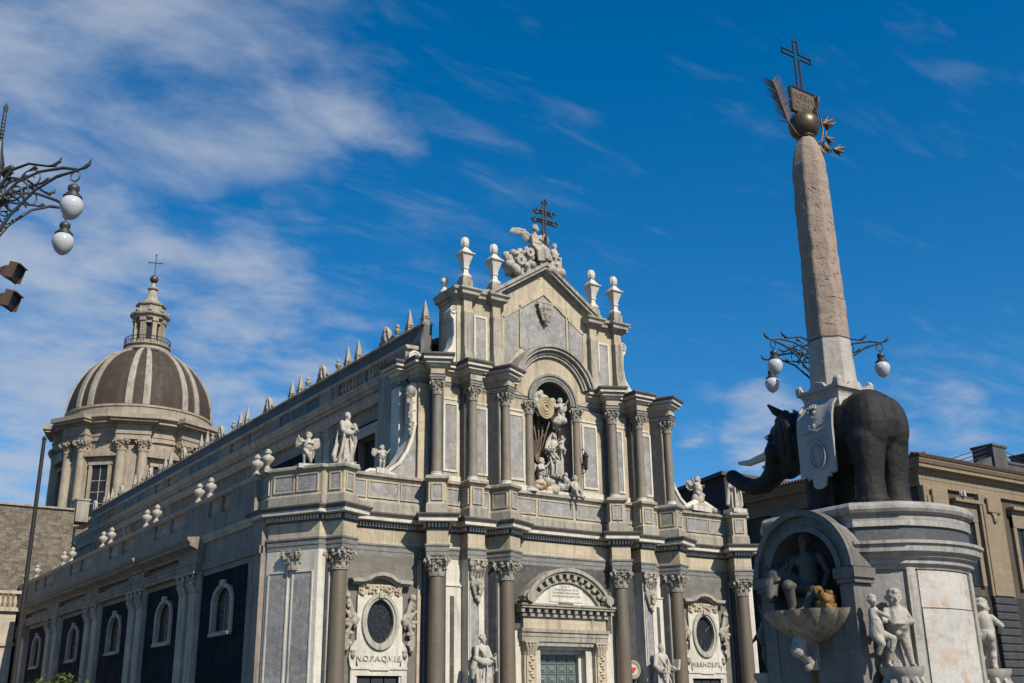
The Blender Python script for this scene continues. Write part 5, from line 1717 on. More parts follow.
        folds(m, [[(-.13, -.05, .75), (-.08, -.15, .55), (.04, -.17, .42), (.14, -.1, .36)], [(-.14, -.06, .6), (-.06, -.16, .42), (.06, -.17, .3)], [(-.12, -.1, .45), (-.1, -.15, .22), (-.12, -.14, .02)], [(0, -.16, .36), (-.01, -.17, .18), (-.03, -.16, .02)], [(.1, -.13, .4), (.12, -.15, .2), (.1, -.15, .02)], [(.16, -.02, .72), (.22, -.02, .45), (.2, -.02, .2)], [(.17, -.04, .5), (.2, -.05, .3), (.21, -.04, .1)]], .026)
    return m
def cherub(m, M=None, arms=None, legs=None, hd=(0, -1, 0), wings=True, seated=False, cloth=True):
    """chubby winged child one unit high, facing -y"""
    old = m.M
    if M is not None: m.M = M if old is None else old @ M
    m.limb([(0, 0, .49), (0, -.03, .57), (0, .0, .72)], [.14, .145, .125], 12)
    m.ball((0, -.06, .55), (.135, .135, .12), 12, 9)
    for s in (-1, 1):
        m.ball((s * .045, -.07, .70), (.06, .045, .05), 9, 7)
        m.ball((s * .055, .07, .47), (.075, .075, .085), 9, 7)
    m.limb([(0, 0, .74), (0, -.01, .82)], [.05, .045], 9)
    head(m, (0, -.02, .895), .122, hd, 'curls', False, True)
    arms = arms or [[(-.12, 0, .74), (-.22, -.05, .66), (-.30, -.12, .74)], [(.12, 0, .74), (.2, -.07, .62), (.12, -.2, .60)]]
    for a in arms:
        m.limb(a, [.05, .045, .03], 9)
        hand(m, a[2], Vector(a[2]) - Vector(a[1]), .024)
    legs = legs or [[(-.06, 0, .47), (-.08, -.05, .25), (-.07, 0, .04)], [(.06, 0, .47), (.11, -.04, .26), (.10, .0, .04)]]
    for l in legs:
        m.limb(l, [.085, .062, .038], 10)
        mid = Vector(l[1]).lerp(Vector(l[2]), .35) + Vector((0, .02, 0))
        m.ball(mid, .058, 9, 7)
        f = Vector(l[2])
        m.limb([f + Vector((0, .02, -.01)), f + Vector((0, -.09, -.02))], [.034, .028], 8)
    if wings:
        wing(m, (-.07, .1, .74), (-.34, .2, .86), (-.02, .02, -.30), .026)
        wing(m, (.07, .1, .74), (.34, .2, .86), (.02, .02, -.30), .026)
    if cloth:
        m.limb([(-.12, -.06, .48), (0, -.12, .45), (.13, -.05, .50), (.18, .05, .4), (.16, .06, .22)], [.04, .05, .05, .05, .03], 8)
    m.M = old
def statue(name, label, cat, me, loc, rz, h, mat='statue', group=None, base=None, sm=180):
    o = obj(name, me, mat, None, loc, smooth=sm)
    o.rotation_euler = (0, 0, rz)
    o.scale = (h, h, h)
    tag(o, label, cat, group)
    if base:
        b = MB()
        base(b)
        p = b.build('plinth', 'marble', o)
    return o
def Wc(u, y, z): return (42.1 + u, 55.1 + y, z)
def plinth(w, h):
    return lambda b: b.box(-w, -w, -h, w, w, .004)

VX = .0085
st = statue('saint_statue', 'tall bearded white marble saint holding a book at the left corner of the cathedral front', 'statue', sculpt(draped_saint('bishop_book'), VX, 1), Wc(-15.4, .05, 15.12), .45, 3.0, base=plinth(.2, .04))
st = statue('saint_statue', 'bearded marble saint holding keys, between the columns left of the bronze door', 'statue', sculpt(draped_saint('keys'), VX, 1), Wc(-6.9, -1.0, 2.55), .25, 3.4, base=lambda b: b.box(-.2, -.18, -.68, .2, .2, .004))
st = statue('saint_statue', 'bearded marble saint with sword and book, beside the red heart roundel', 'statue', sculpt(draped_saint('sword'), VX, 1), Wc(6.7, -1.0, 2.3), .1, 3.4, base=lambda b: b.box(-.2, -.18, -.68, .2, .2, .004))
st = statue('bishop_statue', 'pale bishop in a mitre on the right end pedestal of the cathedral front', 'statue', sculpt(draped_saint('mitre'), VX, 1), Wc(15.5, -.05, 15.3), -.1, 2.5, base=plinth(.24, .11))
def angel_sculpt(kind):
    m = MB()
    if kind == 0:
        cherub(m, arms=[[(-.12, 0, .74), (-.26, -.04, .74), (-.30, -.08, .86)], [(.12, 0, .74), (.16, -.12, .64), (.02, -.2, .66)]], hd=(-.4, -1, 0), legs=[[(-.06, 0, .47), (-.1, -.05, .25), (-.09, .02, .04)], [(.06, 0, .47), (.07, -.05, .26), (.09, .03, .04)]])
        m.limb([(-.1, -.1, .46), (.02, -.14, .3), (.1, -.1, .1)], [.06, .07, .05], 8)
    elif kind == 1:
        cherub(m, arms=[[(-.12, 0, .74), (-.24, -.05, .68), (-.18, -.16, .62)], [(.12, 0, .74), (.26, -.04, .72), (.33, -.08, .85)]], hd=(.3, -1, 0))
    else:
        cherub(m, arms=[[(-.12, 0, .74), (-.25, -.04, .80), (-.34, -.06, .96)], [(.12, 0, .74), (.2, -.1, .66), (.1, -.22, .7)]], hd=(.4, -1, 0), legs=[[(-.06, 0, .47), (-.1, -.15, .36), (-.09, -.08, .1)], [(.06, 0, .47), (.12, -.16, .34), (.14, -.06, .08)]])
        m.ball((0, .02, .2), (.26, .22, .24), 10, 8)
    return sculpt(m, .016, 2)
statue('angel_statue', 'small winged marble angel standing left of the tall bearded saint', 'statue', angel_sculpt(0), Wc(-17.15, 1.25, 15.1), -.35, 1.85, base=lambda b: b.box(-.26, -.2, -.12, .26, .2, .01))
statue('angel_statue', 'small winged marble angel with a raised arm, right of the tall bearded saint', 'statue', angel_sculpt(1), Wc(-12.6, .95, 15.32), .1, 1.4, base=lambda b: (b.box(-.34, -.2, -.22, .34, .2, .01), b.limb([(-.3, 0, -.12), (-.55, 0, -.14), (-.75, 0, -.2)], [.12, .12, .07], 8), b.limb([(.3, 0, -.12), (.6, 0, -.18), (.95, 0, -.25)], [.12, .09, .05], 8)))
statue('angel_statue', 'marble angel seated on the sloping coping left of the mitred bishop', 'statue', angel_sculpt(2), Wc(12.9, .95, 15.55), .1, 2.0, base=lambda b: (b.limb([(-.7, 0, -.14), (-.2, 0, .04), (.3, 0, .02), (1.1, 0, -.16)], [.1, .15, .16, .08], 8), b.box(-.5, -.18, -.24, .5, .2, -.05)))

# group in the niche
m = draped_saint('madonna')
statue('madonna_statue', 'white marble robed lady carrying a child in the central niche', 'statue', sculpt(m, .0085, 1), Wc(.15, 1.15, 16.15), -.15, 3.0)
m = MB()
random.seed(13)
for k in range(26):
    m.ball((random.uniform(-.9, .9), random.uniform(-.25, .35), random.uniform(0, .75)), random.uniform(.16, .32), 10, 7)
cherub(m, Matrix.Translation((.55, -.35, .1)) @ Matrix.Rotation(.2, 4, 'Z') @ Matrix.Scale(1.15, 4), wings=False)
statue('cloud_base', 'carved marble cloud with a child angel under the niche lady', 'carving', sculpt(m, .03, 2), Wc(.2, .95, 15.22), 0, 1.0)
m = MB()
cherub(m, Matrix.Scale(1.0, 4), hd=(.6, -1, .3), arms=[[(-.12, 0, .74), (-.2, -.1, .62), (-.08, -.2, .62)], [(.12, 0, .74), (.22, -.08, .78), (.27, -.16, .9)]], wings=True)
m.ball((0, .02, .12), (.3, .22, .2), 10, 8); m.ball((-.16, 0, .02), (.2, .2, .16), 10, 8)
CHER = sculpt(m, .016, 2)
statue('angel_statue', 'marble angel kneeling at the left of the niche lady, behind the orange flowers', 'statue', CHER, Wc(-1.0, .95, 15.3), .3, 2.0)
m = MB()
cherub(m, hd=(-.4, -1, -.2), legs=[[(-.06, 0, .47), (-.1, -.2, .46), (-.1, -.24, .22)], [(.06, 0, .47), (.12, -.2, .45), (.16, -.22, .18)]], arms=[[(-.12, 0, .74), (-.22, -.04, .62), (-.18, -.14, .5)], [(.12, 0, .74), (.24, .0, .6), (.28, -.05, .45)]])
statue('angel_statue', 'child angel seated on the edge of the niche sill with its legs hanging over', 'statue', sculpt(m, .016, 2), Wc(1.35, .45, 14.55), .1, 1.75)
# glory of rays with cloud and cherubs above
gl = thing('sunburst', 'bronze sun rays fanning out behind the niche lady', 'sunburst', Wc(-.55, 1.75, 17.6))
for i in range(15):
    a = radians(20) + radians(140) * i / 14
    l = 3.3 if i % 2 else 2.8
    q = MB()
    M = Matrix.Rotation(-(a - pi / 2), 4, 'Y'); q.M = M
    q.prism([(-.02, .3), (.02, .3), (.06, l - .5), (-.06, l - .5)], 'y', -.05, .0)
    q.build('ray', 'ray_brown', gl)
q = MB(); q.prism(ellipse(0, 0, .3, .4, 20), 'y', -.03, .08); q.build('sun_disc', 'ray_brown', gl)
m = MB()
random.seed(17)
for k in range(40):
    a = random.uniform(0, 2 * pi); r = random.random() ** .5
    m.ball((1.05 * r * cos(a), -.15 * random.random(), .8 * r * sin(a)), random.uniform(.14, .28), 9, 7)
statue('carved_cloud', 'pale carved cloud in the head of the niche', 'carving', sculpt(m, .035, 2), Wc(-.55, 1.35, 21.2), 0, 1.0)
m = MB()
for r in (.62, .5, .36, .2):
    m.tube([(r * cos(t), -.05 - .12 * (.62 - r), r * 1.15 * sin(t)) for t in [2 * pi * k / 24 for k in range(24)]], .07, 6, closed=True)
m.prism(ellipse(0, 0, .6, .7, 24), 'y', -.05, .05)
q = m.build('gilded_medallion', 'gold', None, Wc(-.4, 1.1, 20.85), smooth=50)
tag(q, 'dull gold ringed medallion on the cloud above the niche lady', 'medallion')
statue('angel_statue', 'child angel hovering right of the gold medallion at the top of the niche', 'statue', CHER, Wc(.75, 1.0, 19.9), -.3, 1.7)
m = MB()
random.seed(2)
for k in range(130):
    a = random.uniform(0, 2 * pi); r = random.random() ** .5
    c = (.55 * r * cos(a), .3 * r * sin(a), random.uniform(.05, .42))
    m.ball(c, random.uniform(.04, .09), 6, 4)
q = m.build('flower_bunch', 'orange', None, Wc(-1.1, .75, 15.22), smooth=180)
tag(q, 'low bunch of dry orange flowers at the left foot of the niche', 'flowers')

# crowning group with the tall iron cross
m = MB()
random.seed(31)
for k in range(120):
    t = random.random()
    x = -2.5 + 4.1 * t
    top = 1.0 + 1.1 * max(0, 1 - abs(x + .3) / 2.0)
    m.ball((x, random.uniform(-.3, .5), random.uniform(-1.0, top - .5)), random.uniform(.2, .34), 9, 7)
for (x, z, r) in ((-1.55, .0, .40), (-.75, .75, .36), (.3, .1, .3)):
    m.tube([(x + a, -.46, z + b) for a, b in spiral(r, 2.2, 30)], .07, 7)
old = Matrix.Translation((-.1, -.15, 1.0)) @ Matrix.Rotation(-.25, 4, 'Y')
m.M = old
m.limb([(0, 0, .1), (.05, -.05, .7), (.15, -.05, 1.15)], [.42, .36, .30], 12)
m.limb([(.2, -.05, 1.2), (.28, -.08, 1.5)], [.12, .11], 9)
head(m, (.34, -.12, 1.75), .27, (.9, -1, 0), 'curls')
m.limb([(.0, -.1, 1.2), (-.25, -.3, .7), (.2, -.5, .5)], [.15, .13, .09], 9)
m.limb([(.35, 0, 1.15), (.7, -.2, .9), (.85, -.35, 1.2)], [.14, .12, .08], 9)
m.limb([(-.1, -.2, .1), (.45, -.55, .1), (.35, -.6, -.6), (.4, -.7, -.7)], [.26, .22, .14, .09], 9)
m.limb([(.1, -.1, .1), (.75, -.45, -.05), (.8, -.5, -.75)], [.26, .2, .13], 9)
for k in range(9):
    m.limb([(-.35 + .1 * k, -.35, .5), (-.2 + .12 * k, -.55, 0), (-.3 + .13 * k, -.5, -.7)], [.1, .12, .08], 7)
m.M = None
wing(m, (-.2, .15, 2.15), (-1.0, .05, 2.62), (-.15, .1, -.5), .085, 6); wing(m, (-.9, .05, 2.6), (-1.95, .1, 2.5), (-.1, .05, -.38), .07, 9)
wing(m, (.2, .2, 2.3), (1.25, .3, 2.75), (.2, .1, -.6), .10, 8)
statue('angel_group', 'winged stone angel reclining on carved clouds at the top of the gable', 'statue', sculpt(m, .032, 1), Wc(-.3, 1.95, 31.3), 0, 1.0, 'statue')
m = MB()
cherub(m, legs=[[(-.06, 0, .47), (-.14, -.2, .4), (-.12, -.18, .15)], [(.06, 0, .47), (.12, -.2, .42), (.14, -.18, .15)]], wings=False, hd=(-.8, -1, 0))
m.ball((0, .05, .15), (.34, .3, .26), 10, 8); m.ball((.18, .0, -.05), (.32, .3, .22), 10, 8); m.ball((-.25, 0, -.1), (.32, .3, .2), 10, 8)
statue('child_statue', 'stone child sitting on clouds right of the gable cross', 'statue', sculpt(m, .02, 2), Wc(1.05, 1.6, 31.2), .2, 2.0, 'statue')
cr = thing('gable_cross', 'black iron double cross with looped ends on top of the cathedral gable', 'cross', Wc(.6, 2.0, 31.3))
def bar(m, p, q, w, th=.085):
    p, q = Vector(p), Vector(q); d = (q - p).normalized(); n = Vector((-d.z, 0, d.x)) * w
    m.tube([p + n, q + n], th, 6); m.tube([p - n, q - n], th, 6)
def trefoil(m, c, d, r=.26):
    d = Vector(d); n = Vector((-d.z, 0, d.x)); c = Vector(c)
    m.tube([c - n * r * .6, c + n * r * .9 + d * r * .5, c + n * r * .5 + d * r * 1.0, c + d * r * 1.6, c - n * r * .5 + d * r * 1.0, c - n * r * .9 + d * r * .5, c + n * r * .6], .075, 6)
m = MB()
bar(m, (0, 0, 0), (0, 0, 5.1), .13); trefoil(m, (0, 0, 5.1), (0, 0, 1))
m.build('upright', 'iron', cr)
for z, w in ((4.45, .55), (3.75, .75)):
    m = MB()
    bar(m, (-w, 0, z), (w, 0, z), .10); trefoil(m, (-w, 0, z), (-1, 0, 0)); trefoil(m, (w, 0, z), (1, 0, 0))
    m.build('cross_arm', 'iron', cr)
m = MB()
for s in (-.09, .09):
    m.tube([(-.1 + s, .2, 3.0), (-1.1 + s, 2.4, -.6)], .035, 6)
for k in range(9):
    t = k / 9
    m.tube([(-.19 - t, .2 + 2.2 * t, 3.0 - 3.6 * t), (-.01 - t, .2 + 2.2 * t, 3.0 - 3.6 * t)], .025, 5)
m.build('stay', 'iron', cr)

# big stone urns on the gable shoulders
def gable_urn(name, label, u, y, z, s):
    r = thing(name, label, 'urn', Wc(u, y, z), 0, 'stone urns on the gable shoulders')
    r.scale = (s, s, s)
    m = MB(); m.box(-.42, -.42, -.3, .42, .42, .75); m.box(-.34, -.34, .75, .34, .34, .9)
    m.build('pedestal', 'weathered', r, bevel=.03)
    m = MB()
    m.lathe([(.46, .9), (.5, 1.0), (.46, 1.1), (.3, 1.25), (.24, 1.55), (.34, 1.62), (.34, 1.7), (.26, 1.75)], 4, a0=pi / 4, a1=pi / 4 + 2 * pi)
    m.lathe([(.28, 1.74), (.36, 2.0), (.62, 2.62), (.78, 2.7), (.80, 2.78), (.6, 2.86), (.32, 3.15), (.2, 3.3)], 4, a0=pi / 4, a1=pi / 4 + 2 * pi)
    m.build('urn_body', 'marble', r, bevel=.02)
    m = MB(); m.lathe([(.16, 3.28), (.27, 3.4), (.30, 3.7), (.27, 3.95), (.15, 4.1), (.04, 4.12)], 14, rad=lambda a: 1 + .12 * cos(6 * a))
    m.build('flame', 'marble', r, smooth=50)
for a in ((-6.4, 'outer left stone urn with a flame on the gable, the leftmost of the four'), (-4.15, 'tall stone urn close left of the reclining angel on the gable'), (4.3, 'tall stone urn standing on the right slope of the gable'), (6.45, 'outer right stone urn on the gable shoulder, the rightmost of the four')):
    gable_urn('stone_urn', a[1], a[0], 1.6 if abs(a[0]) > 5 else 1.5, 28.15, .92)
bl = MB(); bl.lathe([(.36, 0), (.38, .12), (.2, .3), (.13, .55), (.2, .7)], 12); bl.ball((0, 0, .9), .28, 14, 10)
tag(bl.build('ball_finial', 'marble', None, Wc(-6.95, 3.3, 28.3), smooth=50), 'small stone ball finial behind the outer left gable urn', 'finial')

# pairs of white vases along the aisle parapet
vs_ = MB()
vs_.lathe([(.26, 0), (.28, .08), (.16, .16), (.12, .28), (.22, .42), (.40, .62), (.46, .80), (.36, .95), (.2, 1.02), (.16, 1.10), (.24, 1.18), (.22, 1.30), (.12, 1.45), (.03, 1.5)], 18, rad=lambda a: 1 + .05 * cos(9 * a))
VASE = vs_.mesh('marble_vase')
pl = MB(); pl.box(-.32, -.32, -.22, .32, .32, .02)
PLM = pl.mesh('plinth')
where = ['beside the small winged angel', 'second from the cathedral front', 'third from the cathedral front', 'fourth from the cathedral front', 'fifth from the cathedral front', 'farthest away by the rubble wall']
for k, (a, b) in enumerate(((3.3, 4.9), (12.6, 14.75), (23.6, 25.95), (35.2, 37.6), (47.6, 50.6), (61.3, 66.5))):
    for q, y in ((0, a), (1, b)):
        o = obj('marble_vase', VASE, 'statue', None, Wc(UF + .12, y, 15.03), smooth=50)
        o.scale = (.8, .8, .82)
        tag(o, '%s white marble vase of the parapet pair %s' % ('right' if q == 0 else 'left', where[k]), 'vase', 'white vases along the aisle parapet')
        obj('plinth', PLM, 'flanklight', o)

# red heart roundel between the columns, iron lantern by the niche
r = thing('heart_roundel', 'round white sign with a red heart between the right columns of the porch', 'sign', Wc(5.45, .35, 4.2), -.1)
q = MB(); q.prism(ellipse(0, 0, .55, .55, 32), 'y', -.08, .05); q.build('disc', 'marble', r)
q = MB(); q.ring(ellipse(0, 0, .58, .58, 32), ellipse(0, 0, .44, .44, 32), 'y', -.12, .05); q.ring(ellipse(0, 0, .40, .40, 32), ellipse(0, 0, .34, .34, 32), 'y', -.10, .05); q.build('rim', 'weathered', r)
q = MB(); q.prism([(.013 * 16 * sin(t) ** 3, .013 * (13 * cos(t) - 5 * cos(2 * t) - 2 * cos(3 * t) - cos(4 * t))) for t in [2 * pi * k / 30 for k in range(30)]], 'y', -.13, 0); q.build('heart', 'redheart', r)
r = thing('wall_lantern', 'black iron lantern hanging on the right niche column', 'lantern', Wc(2.15, .35, 17.2))
q = MB(); q.tube([(-.1, .45, .9), (.05, .1, 1.05), (.1, 0, .8)], .035, 6); q.tube([(-.1, .45, -.7), (.1, .1, -.55), (.1, 0, -.3)], .035, 6); q.build('bracket', 'iron', r)
q = MB(); q.lathe([(.04, .85), (.2, .6), (.24, .5), (.24, .46), (.2, .44), (.14, -.25), (.18, -.28), (.1, -.36), (.03, -.45)], 6, c=(.1, 0)); q.build('cage', 'iron', r)
# ------------------------------------------------------------------ elephant fountain
FCX, FCY = 16.08, 12.32
FT = thing('fountain', 'marble fountain pedestal with an arched niche, shell basin and stained inscription panel under the elephant', 'fountain', (FCX, FCY, 0))
def plan(k=0.0, bow=.12, chx=.52):
    """plan of the pedestal, anticlockwise: square with slanting corners and bowed fronts"""
    h = 1.40
    side = [(-.86 + 1.72 * k / 10, -1.34 - bow * 1.6 * (1 - ((k - 5) / 5) ** 2)) for k in range(11)]
    out = []
    for q in range(4):
        out += [rot2(x, y if q < 3 else -1.34, q * pi / 2) for x, y in side]
    return out
PP = plan()
def cut():      # the same outline, open where the niche stands on the shaded side
    return [(-1.36, -.73)] + PP[0:33] + [(-1.36, .73)] if False else [(-1.375, -.73), (-1.34, -.86)] + PP[:33] + [(-1.34, .86), (-1.375, .73)]
def closed(prof, name, mt, path=None, par=FT, sm=25, bv=0, full=True):
    return MB().sweep(prof, path or (PP if full else cut()), closed=full).build(name, mt, par, smooth=sm, bevel=bv)
def solid(z0, z1, off, name, mt, sm=25):
    m = MB()
    m.sweep([(-.3, z0), (off, z0), (off, z1), (-.3, z1)], cut())
    return m.build(name, mt, FT, smooth=sm)
solid(.0, 3.78, 0.0, 'pedestal_wall', 'fount')
st = MB(); st.box(-3.2, -3.2, 0, 3.2, 3.2, .18); st.box(-2.8, -2.8, .18, 2.8, 2.8, .36); st.box(-2.3, -2.3, .36, 2.3, 2.3, .9); st.box(-1.9, -1.9, .9, 1.9, 1.9, 1.25)
st.build('steps', 'fount', FT, bevel=.03)
closed([(-.3, 3.72), (.03, 3.72), (.05, 3.78), (.10, 3.80), (.10, 3.86), (.16, 3.90), (.17, 3.95), (.24, 3.98), (.25, 4.08), (.29, 4.10), (.29, 4.15), (-.3, 4.19)], 'pedestal_cornice', 'fount_pale', bv=0, full=False)
solid(4.15, 4.41, .09, 'lava_band', 'fount_lava')
closed([(-.5, 4.40), (.13, 4.40), (.13, 4.58), (.16, 4.59), (.20, 4.62), (.225, 4.67), (.22, 4.72), (.18, 4.775), (.10, 4.80), (-.5, 4.81)], 'top_slab', 'fount_pale')
q = MB(); q.prism([(x * 1.02, y * 1.02) for x, y in PP], 'z', 4.62, 4.79); q.build('top_floor', 'fount', FT)
# pilaster strips at the slanting corners, framed stained panel on the front
for q_ in range(4):
    M = Matrix.Rotation(q_ * pi / 2, 4, 'Z')
    for s in (-1, 1):
        p = MB()
        p.M = M @ Matrix.Translation((s * .79, -1.375, 0)) @ Matrix.Rotation(s * .35, 4, 'Z')
        p.box(-.08, -.05, 1.2, .08, .1, 3.74)
        p.build('corner_strip', 'fount_pale', FT, bevel=.012)
fp = MB()
seg_ = [(x, -1.352 - .192 * (1 - (x / .86) ** 2)) for x in (-.66, -.5, -.33, -.16, 0, .16, .33, .5, .66)]
fp.sweep([(-.2, 1.3), (.016, 1.3), (.016, 3.10), (-.2, 3.10)], seg_)
ip = fp.build('inscription_panel', 'fount_stained', FT, smooth=40)
fp = MB(); fp.sweep([(-.2, 3.12), (.004, 3.12), (.004, 3.70), (-.2, 3.70)], seg_); fp.build('upper_panel', 'fount_stained', FT, smooth=40)

# niche on the shaded side: arch on jambs standing out from the wall
def niche():
    X0, X1 = -1.70, -1.25
    ZC, RI, RO = 3.72, .70, 1.04
    m = MB()
    m._band(arc(0, ZC, RO, radians(2), radians(178), 30, 1.06), arc(0, ZC, RI, radians(2), radians(178), 30, .70), 'x', X0, X1 + .2)
    m._band(arc(0, ZC, RO, radians(2), radians(178), 30, 1.06), arc(0, ZC, RO - .10, radians(2), radians(178), 30, .96), 'x', X0 - .08, X0 + .02)
    m._band(arc(0, ZC, RI + .1, radians(2), radians(178), 30, .80), arc(0, ZC, RI, radians(2), radians(178), 30, .7), 'x', X0 - .04, X0 + .02)
    for s in (-1, 1):
        m.box(X0 - .08, min(s * .66, s * 1.08), 3.58, X1, max(s * .66, s * 1.08), 3.74)
        m.box(X0 - .03, min(s * .68, s * 1.04), 3.50, X1, max(s * .68, s * 1.04), 3.585)
    arch = m.build('niche_arch', 'fount_dark', FT, smooth=30)
    m = MB()
    for s in (-1, 1):
        m.box(X0, min(s * .70, s * .98), 1.2, X1, max(s * .70, s * .98), 3.5)
    m.box(X0 + .02, -.7, 1.2, X1, .7, 3.02)
    m.build('niche_jambs', 'fount_dark', FT, bevel=.015)
    m = MB()
    vs, fs = [], []
    n = 14
    prof = [(1.0, 3.0), (1.0, 3.3), (1.0, ZC)] + [(cos(t), ZC + .7 * sin(t)) for t in (radians(20), radians(40), radians(60), radians(78), radians(88))]
    for k, z in prof:
        for i in range(n + 1):
            a = pi * i / n
            vs.append((X1 - .25 + .62 * sin(a) * k, .7 * cos(a) * k, z))
    for j in range(len(prof) - 1):
        for i in range(n):
            fs.append((j * (n + 1) + i, j * (n + 1) + i + 1, (j + 1) * (n + 1) + i + 1, (j + 1) * (n + 1) + i))
    m.add(vs, fs)
    m.build('niche_shell', 'fount_shell', FT, smooth=40)
    # fluted shell basin
    b = MB()
    prof = [(.10, 2.62), (.30, 2.68), (.50, 2.79), (.66, 2.92), (.76, 3.06), (.78, 3.12), (.72, 3.12), (.68, 3.06), (.05, 3.0)]
    b.lathe(prof, 72, c=(X0 + .05, -.06), a0=radians(88), a1=radians(272), sx=.9, rad=lambda a: 1 + .11 * abs(cos(7.5 * a)) ** .7 - .06)
    b.build('shell_basin', 'fount_basin', FT, smooth=60)
    w = MB(); w.prism([(X0 + .06 + .66 * cos(a), -.06 + .72 * sin(a)) for a in [radians(90) + pi * i / 20 for i in range(21)]], 'z', 3.04, 3.075)
    w.build('basin_water', 'water_dark', FT)
    c = MB()
    c.limb([(X0 + .1, -.02, 2.72), (X0 - .26, -.02, 2.66), (X0 - .34, -.02, 2.5), (X0 - .2, -.02, 2.42), (X0 - .08, -.02, 2.34), (X0 - .12, -.02, 2.25)], [.13, .13, .12, .09, .09, .07], 10)
    c.tube([(X0 - .2 + x, .0, 2.55 + z) for x, z in spiral(.14, 1.5, 16)], .05, 7)
    c.box(X0 - .06, -.14, 2.2, X0 + .1, .12, 2.75)
    c.build('basin_bracket', 'fount_pale', FT, smooth=60)
    s_ = MB(); s_.prism([(-.07, 1.2), (.04, 1.2), (.02, 2.3), (-.05, 2.3)], 'x', X0 - .006, X0 + .03); s_.build('rust_streak', 'rust_dark', FT)
    s_ = MB(); s_.prism([(-.36, 3.1), (-.68, 3.1), (-.60, 3.9), (-.52, 4.1), (-.44, 3.9)], 'x', X1 + .0, X1 + .06); s_.build('rust_streak', 'rust_dark', FT)
niche()

# river god in the niche: seated bearded man with a bull's head at his side
m = MB()
m.limb([(0, .02, .36), (0, .0, .55), (0, .02, .78)], [.155, .145, .165], 14)
m.ball((0, -.03, .76), (.19, .13, .13), 12, 9)
for s in (-1, 1):
    m.ball((s * .075, -.1, .76), (.085, .06, .07), 9, 7); m.ball((s * .19, .02, .82), .075, 9, 7)
m.limb([(0, .02, .86), (0, 0, .95)], [.065, .06], 9)
head(m, (.0, -.03, 1.06), .125, (-.1, -1, 0), 'curls', True)
m.limb([(-.2, .02, .82), (-.33, -.06, .62), (-.36, -.22, .52)], [.07, .06, .045], 9); hand(m, (-.36, -.22, .52), (-.2, -.8, -.2), .03)
m.limb([(.2, .02, .82), (.30, .02, .58), (.27, -.1, .40)], [.07, .06, .045], 9); hand(m, (.27, -.1, .40), (-.1, -.6, -.6), .03)
m.limb([(-.09, -.02, .34), (-.16, -.36, .40), (-.14, -.30, .06)], [.125, .095, .06], 10); m.limb([(-.14, -.28, .05), (-.15, -.42, .03)], [.05, .04], 8)
m.limb([(.09, -.02, .33), (.22, -.32, .30), (.10, -.42, .05)], [.125, .095, .06], 10); m.limb([(.10, -.42, .05), (.06, -.52, .03)], [.05, .04], 8)
m.limb([(-.05, -.12, .38), (.1, -.2, .34), (.25, -.1, .2)], [.08, .09, .06], 8)
# rock and bull
m.ball((.05, .1, .15), (.36, .26, .22), 10, 8)
m.limb([(-.3, .05, .5), (-.46, -.1, .55), (-.5, -.22, .42), (-.48, -.3, .26)], [.17, .17, .12, .08], 10)
for s in (-1, 1):
    m.limb([(-.46 + s * .09, -.12, .66), (-.46 + s * .19, -.12, .72), (-.46 + s * .2, -.14, .80)], [.035, .03, .012], 7)
    m.ball((-.46 + s * .15, -.08, .58), (.07, .03, .04), 7, 5); m.ball((-.49 + s * .08, -.25, .5), .022, 7, 5)
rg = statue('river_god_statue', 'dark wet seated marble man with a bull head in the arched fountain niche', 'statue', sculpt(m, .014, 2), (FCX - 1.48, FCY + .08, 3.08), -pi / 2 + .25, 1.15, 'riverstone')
m = MB()
random.seed(9)
for k in range(80):
    m.ball((random.uniform(-.09, .09), random.uniform(-.12, .12), random.uniform(0, .36)), random.uniform(.03, .07), 8, 6)
q = obj('water_spout_rock', sculpt(m, .012, 1), 'rust', None, (FCX - 1.84, FCY - .50, 3.08), smooth=180)
tag(q, 'orange rust crusted rock beside the seated river god', 'rock')

